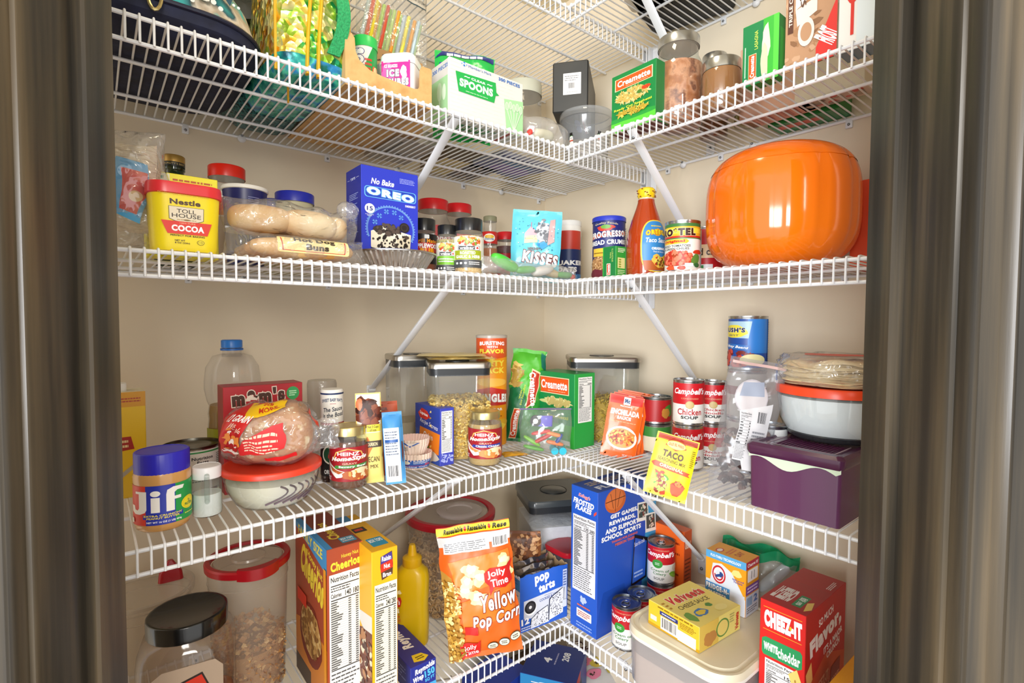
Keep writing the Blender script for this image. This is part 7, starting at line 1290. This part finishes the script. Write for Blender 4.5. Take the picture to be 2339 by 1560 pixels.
# dark-lidded flour container in the corner
Pf = at(1262, 'R', .17, zs('D')); h = zat(Pf, 1118)-Pf.z; hw = 84*mpp((Pf.x, Pf.y, Pf.z+h))*.86; rz = facing(Pf)+.30; oxo('square container of white flour with dark grey lid, corner of the lowest wire shelf', Pf, hw, hw, h, rz, .028, lidm=M('#3c4144', .28, coat=.2))
b = MB(); loft(b, [(.004, hw*.89, hw*.89, .012), (h*.70, hw*.93, hw*.93, .014), (h*.74, hw*.55, hw*.5, .012, -hw*.2, .0)], M('#e2e4ea', .9, bump=.3, bs=50), 5); stuff(b, 'flour', 'white flour in the dark-lidded square container', 'flour', Pf, rz)
P, r = rspot(1232, 1330, 'D', off=.30); P = at(1292, 'L', .335, zs('D')); hh = zat(P, 1246)-P.z
t = thing('red_lid_container', 'low clear container with dark red lid between pastry box and tall blue cereal carton', 'container', P, 0)
b = MB(); loft(b, [(0, .030, .034, .012), (.003, .034, .038, .014), (hh-.008, .038, .042, .016)], PLAST, 5); b.build('container_body', t); b = MB(); loft(b, [(hh-.010, .040, .044, .018), (hh-.001, .041, .045, .018), (hh+.002, .038, .042, .016)], M('#b01828', .3), 5); b.build('lid', t)
# ================= fifth level: right run =================
P = on(1362, 1462, 'D'); h = zat(P, 1126)-P.z
c = Carton('cereal_carton', 'tall bright blue cereal carton with a basketball picture at the inner corner', 'box', (P, 0, span(P, 0, 1497, P.z+h/2), span(P, PI/2, 1304, P.z+h/2), h), '#1f50b8', left='#2058c4', top='#244a9c')
s = c.Lf; s.T("Kellogg's", .28, .925, .72, .955, '#e05a58', b=.03, it=.3, ol='#ffffff', ow=.03, tilt=-4); s.T('FROSTED', .08, .875, .86, .915, '#ffffff', b=.05, it=.2, tilt=-3); s.T('FLAKES', .16, .835, .78, .872, '#ffffff', b=.05, it=.2, tilt=-3); s.P([(.86, .83), (.96, .85), (.96, .87), (.86, .85)], '#d84a3c'); s.NF(.08, .27, .94, .80, '130 280', 22, '#e6e6ea', 5, 2); s.B(.5, .22, .10, .03, '#b8c8f0', 4, .4); s.L(.28, .165, .78, .185, 1, '#e86a3c'); s.RR(.26, .09, .82, .15, '#ece8e4', .02); s.L(.30, .10, .78, .14, 3, '#b85a4a'); s.L(.25, .02, .85, .06, 2, '#8aa8e8')
s = c.F; s.P([(0, .1), (.1, .3), (.45, .30), (.5, .0), (0, 0)], '#1a48a8'); s.P([(.72, 0), (1, 0), (1, 1), (.86, 1)], '#3f9cd0'); s.E(.28, .91, .17, .085, '#c8622c'); s.E(.27, .92, .14, .07, '#d8743a')
for dx in (-.08, 0, .08): s.P([(.275+dx, .99-abs(dx)*.3), (.282+dx, .99-abs(dx)*.3), (.282+dx*.4, .835+abs(dx)*.3), (.275+dx*.4, .835+abs(dx)*.3)], '#4a2010')
s.P([(.12, .915), (.44, .925), (.44, .92), (.12, .91)], '#4a2010')
for i, tx in enumerate(('GET GAMES,', 'REWARDS,', 'AND SUPPORT', 'SCHOOL SPORTS')): s.T(tx, (.20, .18, .12, .06)[i], .785-.045*i, (.66, .62, .68, .72)[i], .82-.045*i, '#ffffff', b=.05)
s.T('THANKS FOR JOINING', .22, .615, .66, .635, '#e86a3c', b=.03); s.T('MISSION TIGER', .28, .59, .62, .61, '#e86a3c', b=.03)
for x0, y0, tl in ((.66, .70, 8), (.80, .60, -4), (.82, .82, -5)): s.P([(x0, y0), (x0+.20, y0-.01), (x0+.18, y0+.13), (x0-.01, y0+.14)], '#f0ece4'); s.P([(x0+.02, y0+.025), (x0+.18, y0+.015), (x0+.165, y0+.12), (x0+.01, y0+.125)], '#3a4a4c'); s.S(x0+.03, y0+.03, x0+.17, y0+.11, 22, .004, ['#c8c0b8', '#7a3a30', '#2a5a40', '#e8d8c8'], int(x0*40))
s.P([(.55, .25), (.82, .27), (.84, .56), (.60, .62)], '#16161c'); s.P([(.57, .27), (.80, .285), (.82, .54), (.61, .595)], '#2a5cc0'); s.T('Scan the code', .60, .535, .78, .565, '#ffffff', tilt=4); s.L(.60, .30, .76, .35, 2, '#a8c0f0')
s = c.Tp; s.T('FLAKES', .1, .15, .7, .4, '#e8eefc', b=.04); s.L(.1, .5, .8, .8, 3, '#c8b088'); c.done()
P = on(1561, 1325, 'D'); P = at(1560, 'R', .085, zs('D')); h = zat(P, 1216)-P.z
c = Carton('orange_carton', 'orange carton standing against the right wall behind the soup can', 'box', (P, 0, span(P, 0, 1580, P.z+h*.8), span(P, PI/2, 1496, P.z+h*.8), h), '#b8481c', left='#e8641c', top='#c8501c')
s = c.Lf; s.L(.1, .2, .9, .9, 6, '#8a2c10', .2, 3); s = c.F; s.T('ORIGINAL', .1, .80, .9, .88, '#f0d8c0', b=.02); s.L(.1, .1, .9, .7, 14, '#6a2410', .4, 4); c.done()
# soup cans
def celery(s): s.R(0, 0, 1, 1, '#eeece6'); s.R(0, .52, 1, 1, '#c01420'); s.T("Campbell's", .22, .68, .78, .87, '#ffffff', b=.03, it=.35); s.T('CONDENSED', .38, .90, .66, .93, '#e0b890'); s.E(.46, .53, .09, .12, '#3a9a3c'); s.L(.42, .49, .5, .57, 2, '#d8f0d8'); s.T('Cream of\nCelery', .34, .20, .66, .38, '#2f7a34', b=.01); s.T('SOUP', .40, .08, .58, .15, '#777', b=.02); s.B(.76, .24, .09, .07, '#7ab83c', 3, .15, tilt=-20); s.B(.78, .18, .10, .05, '#98cc50', 4, .15, tilt=-20); s.E(.80, .42, .08, .09, '#d8d0c0')
P2, r2 = rspot(1477, 1546, 'D', off=.30) if 0 else (None, None)
P, r = rspot(1396, 1463, 'D', py=1490); hc = .101*r/.0335
can('soup can at the front edge, half hidden by the beige-lidded tub', P, r, hc, celery, '#eeece6', 'celery soup cans', rz=-18, rim=TIND, arc=250)
Pb_ = pl(1465, 1352, 2, P.z+hc); can('soup can just behind the front one, only its ring-pull lid showing', V3((Pb_.x, Pb_.y, P.z)), r, hc, celery, '#eeece6', 'celery soup cans', rz=-18, rim=TIND, arc=250)
Pc = pl(1511, 1234, 2, P.z+2*hc); Pc = V3((Pc.x, Pc.y, P.z))
can('lower soup can of the pair against the blue cereal carton', Pc, r, hc, celery, '#eeece6', 'celery soup cans', rim=TIND, arc=250)
can('top soup can with cream of celery label fully visible, in front of the orange carton', V3((Pc.x, Pc.y, Pc.z+hc+.0005)), r, hc, celery, '#eeece6', 'celery soup cans', rim=TIND, arc=250, rz=-6)
# big beige-lidded tub
z = zs('D'); ht = .112; A = pl(1414, 1418, 2, z+ht); x0 = A.x; y1 = A.y
Bk = pl(1602, 1303, 2, z+ht); wr = .265; xw = min(x0+wr, -.008); Cn = at(1752, 'R', -x0, z+ht); _p = boxtop(1842, 1408, .225, 'D', 1737, 1933); y0 = max(Cn.y, _p[0].y+_p[3]+.001); hw, hd = (xw-x0)/2, (y1-y0)/2
t = thing('storage_tub', 'large low food tub with a pale beige lid carrying two small cartons, lowest wire shelf', 'tub', ((x0+xw)/2, (y0+y1)/2, z))
b = MB(); loft(b, [(0, hw*.90, hd*.90, .03), (.004, hw*.93, hd*.93, .035), (ht-.016, hw*.975, hd*.975, .045), (ht-.014, hw*.99, hd*.99, .045)], clear('tub_milky', '#f2f0f0', haze=.45, hcol='#d8d4d4', rough=.25, edge=.1), 8); b.build('tub_body', t)
b = MB(); loft(b, [(.004, hw*.9, hd*.9, .03), (ht*.55, hw*.93, hd*.93, .035)], M('#d8c2ae', .9), 6); b.build('filling', t)
bg_ = M('#e6ddc2', .4); b = MB(); loft(b, [(ht-.014, hw, hd, .05), (ht-.003, hw*1.0, hd*1.0, .05), (ht, hw*.985, hd*.985, .048), (ht, hw*.95, hd*.95, .045), (ht-.003, hw*.935, hd*.935, .044), (ht-.0028, hw*.88, hd*.88, .04), (ht, hw*.865, hd*.865, .04)], bg_, 8)
loft(b, [(ht-.018, hw*1.0, hd*1.0, .05), (ht-.014, hw*1.006, hd*1.006, .05), (ht-.012, hw*1.0, hd*1.0, .05)], M('#efeae0', .4), 8, cap=False); b.build('lid', t)
zl = z+ht+.0008
P = pl(1597, 1493, 2, zl); h = zat(P, 1434)-zl; a = math.radians(-4)
c = Carton('cheese_sauce_carton', 'small yellow cheese sauce carton lying flat on the beige tub lid', 'box', (P, a, span(P, a, 1691, zl+h/2), span(P, a+PI/2, 1481, zl+h/2), h), '#e8d878', left='#ecc030', top='#ecd870')
s = c.Lf; s.R(0, .0, 1, .12, '#c89a18'); s.R(.24, .64, .60, .80, '#2a3478'); s.L(.28, .67, .56, .77, 1, '#c8d0f0'); s.BC(.26, .08, .60, .60, '#f4f2ee'); s.R(.60, .04, .94, .46, '#f4f2ee'); s.L(.63, .1, .9, .4, 4, '#c8c8d8', .3); s.R(.05, .26, .18, .46, '#e8e4d0'); s.L(.64, .55, .94, .8, 4, '#8a6a10', .4, 5); s.L(.2, .86, .9, .96, 1, '#8a6a10')
s = c.F; s.R(0, 0, .45, 1, '#d8b850'); s.E(.55, .5, .16, .36, '#5a8a3c'); s.E(.55, .5, .13, .3, '#e8d070'); s.B(.25, .35, .14, .3, '#b8803c', 4); s.L(.72, .5, .84, .9, 4, '#a8a060'); s.T('Velveeta', .86, .1, .95, .8, '#c8281c', b=.04, rot=90); c.Tp.T('Velveeta', .18, .60, .90, .82, '#d0281c', b=.05, ol='#f4ecc8', it=.3, rot=0, tilt=-4)
s = c.Tp; s.T('CHEESE SAUCE', .16, .44, .80, .54, '#4a3c14', b=.01, it=.1, tilt=-4); s.B(.35, .25, .12, .10, '#3a78b8', 3); s.B(.35, .25, .09, .06, '#e8c838', 4); s.B(.62, .32, .06, .05, '#4a8a30', 5); s.B(.12, .25, .08, .12, '#6a9a3c', 6); s.L(.04, .55, .1, .8, 3, '#c08a20'); s.E(.72, .16, .12, .08, '#f0e080'); c.done()
P = pl(1702, 1412, 2, zl); h = zat(P, 1287)-zl
c = Carton('baking_soda_box', 'orange, blue and white baking soda box standing on the beige tub lid', 'box', (P, 0, span(P, 0, 1733, zl+h/2), span(P, PI/2, 1612, zl+h/2), h), '#e8a020', left='#dfe6ee', top='#e8a028')
s = c.Lf; s.R(0, .86, 1, 1, '#58a8dc'); s.T('FLO-THRU TECHNOLOGY', .12, .90, .88, .95, '#ffffff', b=.03); s.P([(0, .45), (0, .86), (1, .86), (1, .30), (.86, .48), (.66, .72), (.40, .82), (.18, .78), (.12, .45)], '#e8a020'); s.E(.34, .60, .17, .17, '#c8202c'); s.E(.34, .60, .135, .135, '#f4f0f0'); s.E(.34, .60, .115, .115, '#c8202c', 20, 180, 360); s.E(.34, .60, .085, .085, '#dfe4ec'); s.P([(.24, .57), (.44, .65), (.46, .60), (.27, .53)], '#2a4a8c'); s.R(.36, .56, .42, .66, '#2a4a8c')
s.R(0, .12, .62, .40, '#4a98d8'); s.T('FRIDGE-N-\nFREEZER', .02, .15, .60, .38, '#ffffff', b=.06, ol='#1c4a8c'); s.R(.62, 0, .98, .38, '#d8dce6'); s.B(.78, .74, .11, .07, '#f0e088', 3); s.T('Spill-proof\nPackage', .68, .56, .96, .64, '#6a4aa0', b=.02); s.L(.02, .02, .58, .1, 2, '#8a90a8')
s = c.F; s.R(0, .86, 1, 1, '#b8283c'); s.T('Change It!', .1, .89, .9, .96, '#ffffff', b=.02); s.RR(.12, .62, .9, .84, '#f4f2f0', .05); s.R(.4, .66, .44, .80, '#444'); s.R(.6, .66, .64, .80, '#444'); s.R(0, .40, 1, .56, '#7a4a9c'); s.R(0, 0, 1, .38, '#d0d4e0'); s.T('2', .6, .2, .9, .34, '#5a7ab8', b=.05); s.L(.1, .04, .9, .16, 3, '#667'); s.R(.08, .18, .5, .34, '#8aa8c8'); s.L(.1, .42, .9, .54, 2, '#e8d8f8')
s = c.Tp; s.E(.3, .75, .2, .09, '#c8202c'); s.E(.3, .75, .15, .06, '#f0e8e0'); s.T('DAY', .3, .25, .75, .4, '#a8401c', b=.03, rot=0); s.L(.2, .45, .8, .6, 2, '#d86a3c'); c.done()
# zip bag with green seal
P = at(1652, 'R', .055, zl); W_ = .145; t = thing('freezer_bag', 'clear freezer bag with an open green zip strip, slumped behind the baking soda box', 'bag', P, -PI/2+.15)
hb_ = zat(P, 1240)-zl; b = MB(); pillow(b, W_, hb_, .024, clear('zip_film2', '#f0f4f4', haze=.10, rough=.1, bump=.6, bs=50, edge=.03), 121, 26, 22, crump=.007, sc=26, cx=W_/2, pw=.4); b.build('film', t)
b = MB(); vs = []; fs = []; GR = clear('green_strip', '#58d8a0', haze=.55, hcol='#1fa070', rough=.15, edge=.1)
for sg in (-1, 1):
    o_ = len(vs)
    for i in range(25): x = W_*(-.03+1.06*i/24); y = sg*(.014*math.sin(PI*i/24))+.004*math.sin(i*.8); z = hb_-.010+.006*math.sin(i*.5+sg); vs += [(x, y, z), (x+.002, y*1.25, z+.022)]
    fs += [[o_+2*i, o_+2*i+2, o_+2*i+3, o_+2*i+1] for i in range(24)]
b.add(vs, fs, GR, True); b.build('zip_strip', t, label='translucent green zip strip')
b = MB(); bun(b, (W_*.72, 0, .05), .05, .014, M('#c8d0d8', .5), .9, 3); b.build('contents', t)
# cracker carton
P = boxtop(1842, 1408, .225, 'D', 1737, 1933); 
c = Carton('cracker_carton', 'bright red cheese cracker carton with a green banner, right end of the lowest wire shelf', 'box', P, '#b81c1c', left='#d8201c', top='#b01820')
s = c.Lf; s.T('CHEEZ-IT', .10, .80, .92, .93, '#ffffff', b=.08, it=-.1); s.R(.08, .945, .92, .95, '#f0a030'); s.R(.08, .775, .92, .78, '#f0a030'); s.E(.68, .86, .025, .015, '#f0c020'); s.P([(.06, .70), (.14, .72), (.9, .72), (.94, .70), (.94, .60), (.86, .58), (.1, .58), (.06, .60)], '#2a9a5c'); s.T('WHITE', .10, .62, .42, .68, '#ffffff', b=.07); s.T('cheddar', .42, .60, .90, .68, '#ffffff', b=.03); s.NF(.14, .0, .80, .56, '150', 20, '#f2f0ee', 8); s.P([(.66, .52), (.84, .58), (.96, .48), (.80, .40)], '#f0d478'); s.E(.81, .49, .02, .012, '#b8903c')
s = c.F; s.P([(0, 0), (1, 0), (1, .45), (.5, .58), (0, .42)], '#c8481c'); s.P([(.1, 0), (.9, 0), (.8, .3), (.3, .36)], '#7a2412'); s.T('SO MUCH', .30, .84, .66, .90, '#f0e4e0', b=.03, tilt=6); s.T('Flavor,', .10, .66, .88, .82, '#e8dcd8', b=.07, tilt=8); s.T("IT'S A MAJOR\nCRUNCH", .44, .54, .92, .66, '#e8dcd8', b=.04, tilt=8); s.P([(.02, .56), (.14, .62), (.18, .48), (.06, .42)], '#e8b868'); s.T('CHEEZ-IT\nGROOVES', .24, .22, .60, .42, '#e8b088', b=.04, tilt=10); s.P([(.22, .02), (.42, .06), (.46, .22), (.26, .20)], '#2a5a9c'); s.P([(.62, .1), (.86, .14), (.88, .44), (.64, .42)], '#8a1c18'); s.T('GROOVES', .64, .28, .86, .33, '#e8a080', b=.03, tilt=6); s.E(.5, .14, .08, .06, '#d8b058')
s = c.Tp; s.R(0, 0, .62, 1, '#a81820'); s.T('CHEEZ-IT', .12, .50, .42, .92, '#e8e0dc', b=.07, rot=90); s.R(.1, .22, .36, .42, '#2a8a58'); s.T('WHITE\nCHEDDAR', .14, .25, .32, .39, '#ffffff', b=.03, rot=90); s.P([(.06, .12), (.24, .2), (.30, .10), (.14, .02)], '#e8c468'); s.L(.68, .08, .9, .2, 3, '#f0e0e0'); c.done()
P = boxtop(1897, 1562, .15, 'D', 1880, 1990) if 0 else None
Q = pl(1893, 1560, 2, zs('D')+.135); c = Carton('cracker_carton', 'orange-yellow carton at the bottom right corner, mostly cut off by the picture edge', 'box', (V3((Q.x-.04, Q.y-.11, zs('D'))), 0, .16, .11, .135), '#e88a1c', left='#e8941c', top='#f0a828'); c.Tp.L(.2, .5, .8, .8, 2, '#c86a1c'); c.Tp.E(.7, .2, .15, .1, '#c8301c'); c.done()
# ================= lowest boxes seen through the wires =================
zf = LV['F']+.0004
Q = pl(1290, 1470, 2, zf+.13); P = V3((Q.x-.10, Q.y-.14, zf)); c = Carton('detergent_box', 'dark blue dishwasher tablet box on the low board under the lowest wire shelf', 'box', (P, math.radians(32), .15, .15, .13), '#1c4a9c', left='#2a80b8', top='#1a3480')
s = c.Tp; s.T('4', .42, .55, .56, .70, '#ffffff', b=.04); s.T('208', .55, .25, .80, .38, '#ffffff', b=.03); s.L(.4, .45, .75, .5, 1, '#aac'); s = c.Lf; s.T('Scrub', .2, .7, .7, .9, '#ffffff', b=.04, rot=90); s.L(.2, .1, .6, .6, 4, '#c8e0f0'); s = c.F; s.P([(.1, .2), (.6, .3), (.5, .8), (.2, .7)], '#101814'); s.R(0, .8, .4, 1, '#c82a28'); c.done()
Q = pl(1130, 1530, 2, zf+.10); c = Carton('bin_liner_box', 'blue and white carton lying low under the wire shelf, left of the dishwasher tablet box', 'box', (V3((Q.x-.06, Q.y-.08, zf)), .2, .14, .12, .10), '#2440a0', left='#1c2c70', top='#223c9c'); c.F.P([(.6, 0), (1, 0), (1, 1), (.8, .8)], '#d8dce4'); c.F.L(.1, .3, .5, .7, 2, '#ffffff', .6, 3); c.done()
Q = pl(1345, 1530, 2, zf+.06); t = MB(); s = pillow(t, .19, .15, .012, M('#b8b4b0', .35), 131, seam=.03, crump=.003, cx=0)
s.P([(.06, .62), (.94, .72), (.94, .98), (.06, .98)], '#c8c4be'); s.P([(.08, .68), (.90, .70), (.90, .92), (.08, .90)], '#4a1418'); s.T('Easy-Bake', .12, .71, .66, .88, '#f0e8e0', b=.05, it=.2); s.RR(.68, .74, .88, .88, '#b88aa0', .02)
for x, y, cc in ((.2, .45, '#c86a80'), (.4, .40, '#b8a03c'), (.62, .5, '#c0a848'), (.3, .2, '#c87088'), (.6, .25, '#a8983c'), (.85, .45, '#8a8438'), (.8, .62, '#c8305a'), (.85, .2, '#c87888')): s.B(x, y, .12, .09, cc, int(x*50), .15); s.S(x-.05, y-.04, x+.05, y+.04, 4, .004, ['#3a2a20'], int(x*30))
o = t.build('cookie_mix_bag', loc=(Q.x+.03, Q.y-.05, zf+.03), rz=-.55, label='baking mix pouch with pink and yellow cookies printed, lying below the lowest wire shelf', category='bag'); pose(o, 68, 0)
Q = pl(1330, 1500, 2, zf+.05); b = MB(); loft(b, [(0, .10, .08, .02), (.03, .11, .09, .03), (.034, .10, .08, .03)], M('#7a1418', .5), 5); b.build('red_tin', loc=(Q.x-.02, Q.y-.22, zf), rz=.3, label='dark red tin in shadow under the baking mix pouch', category='tin')
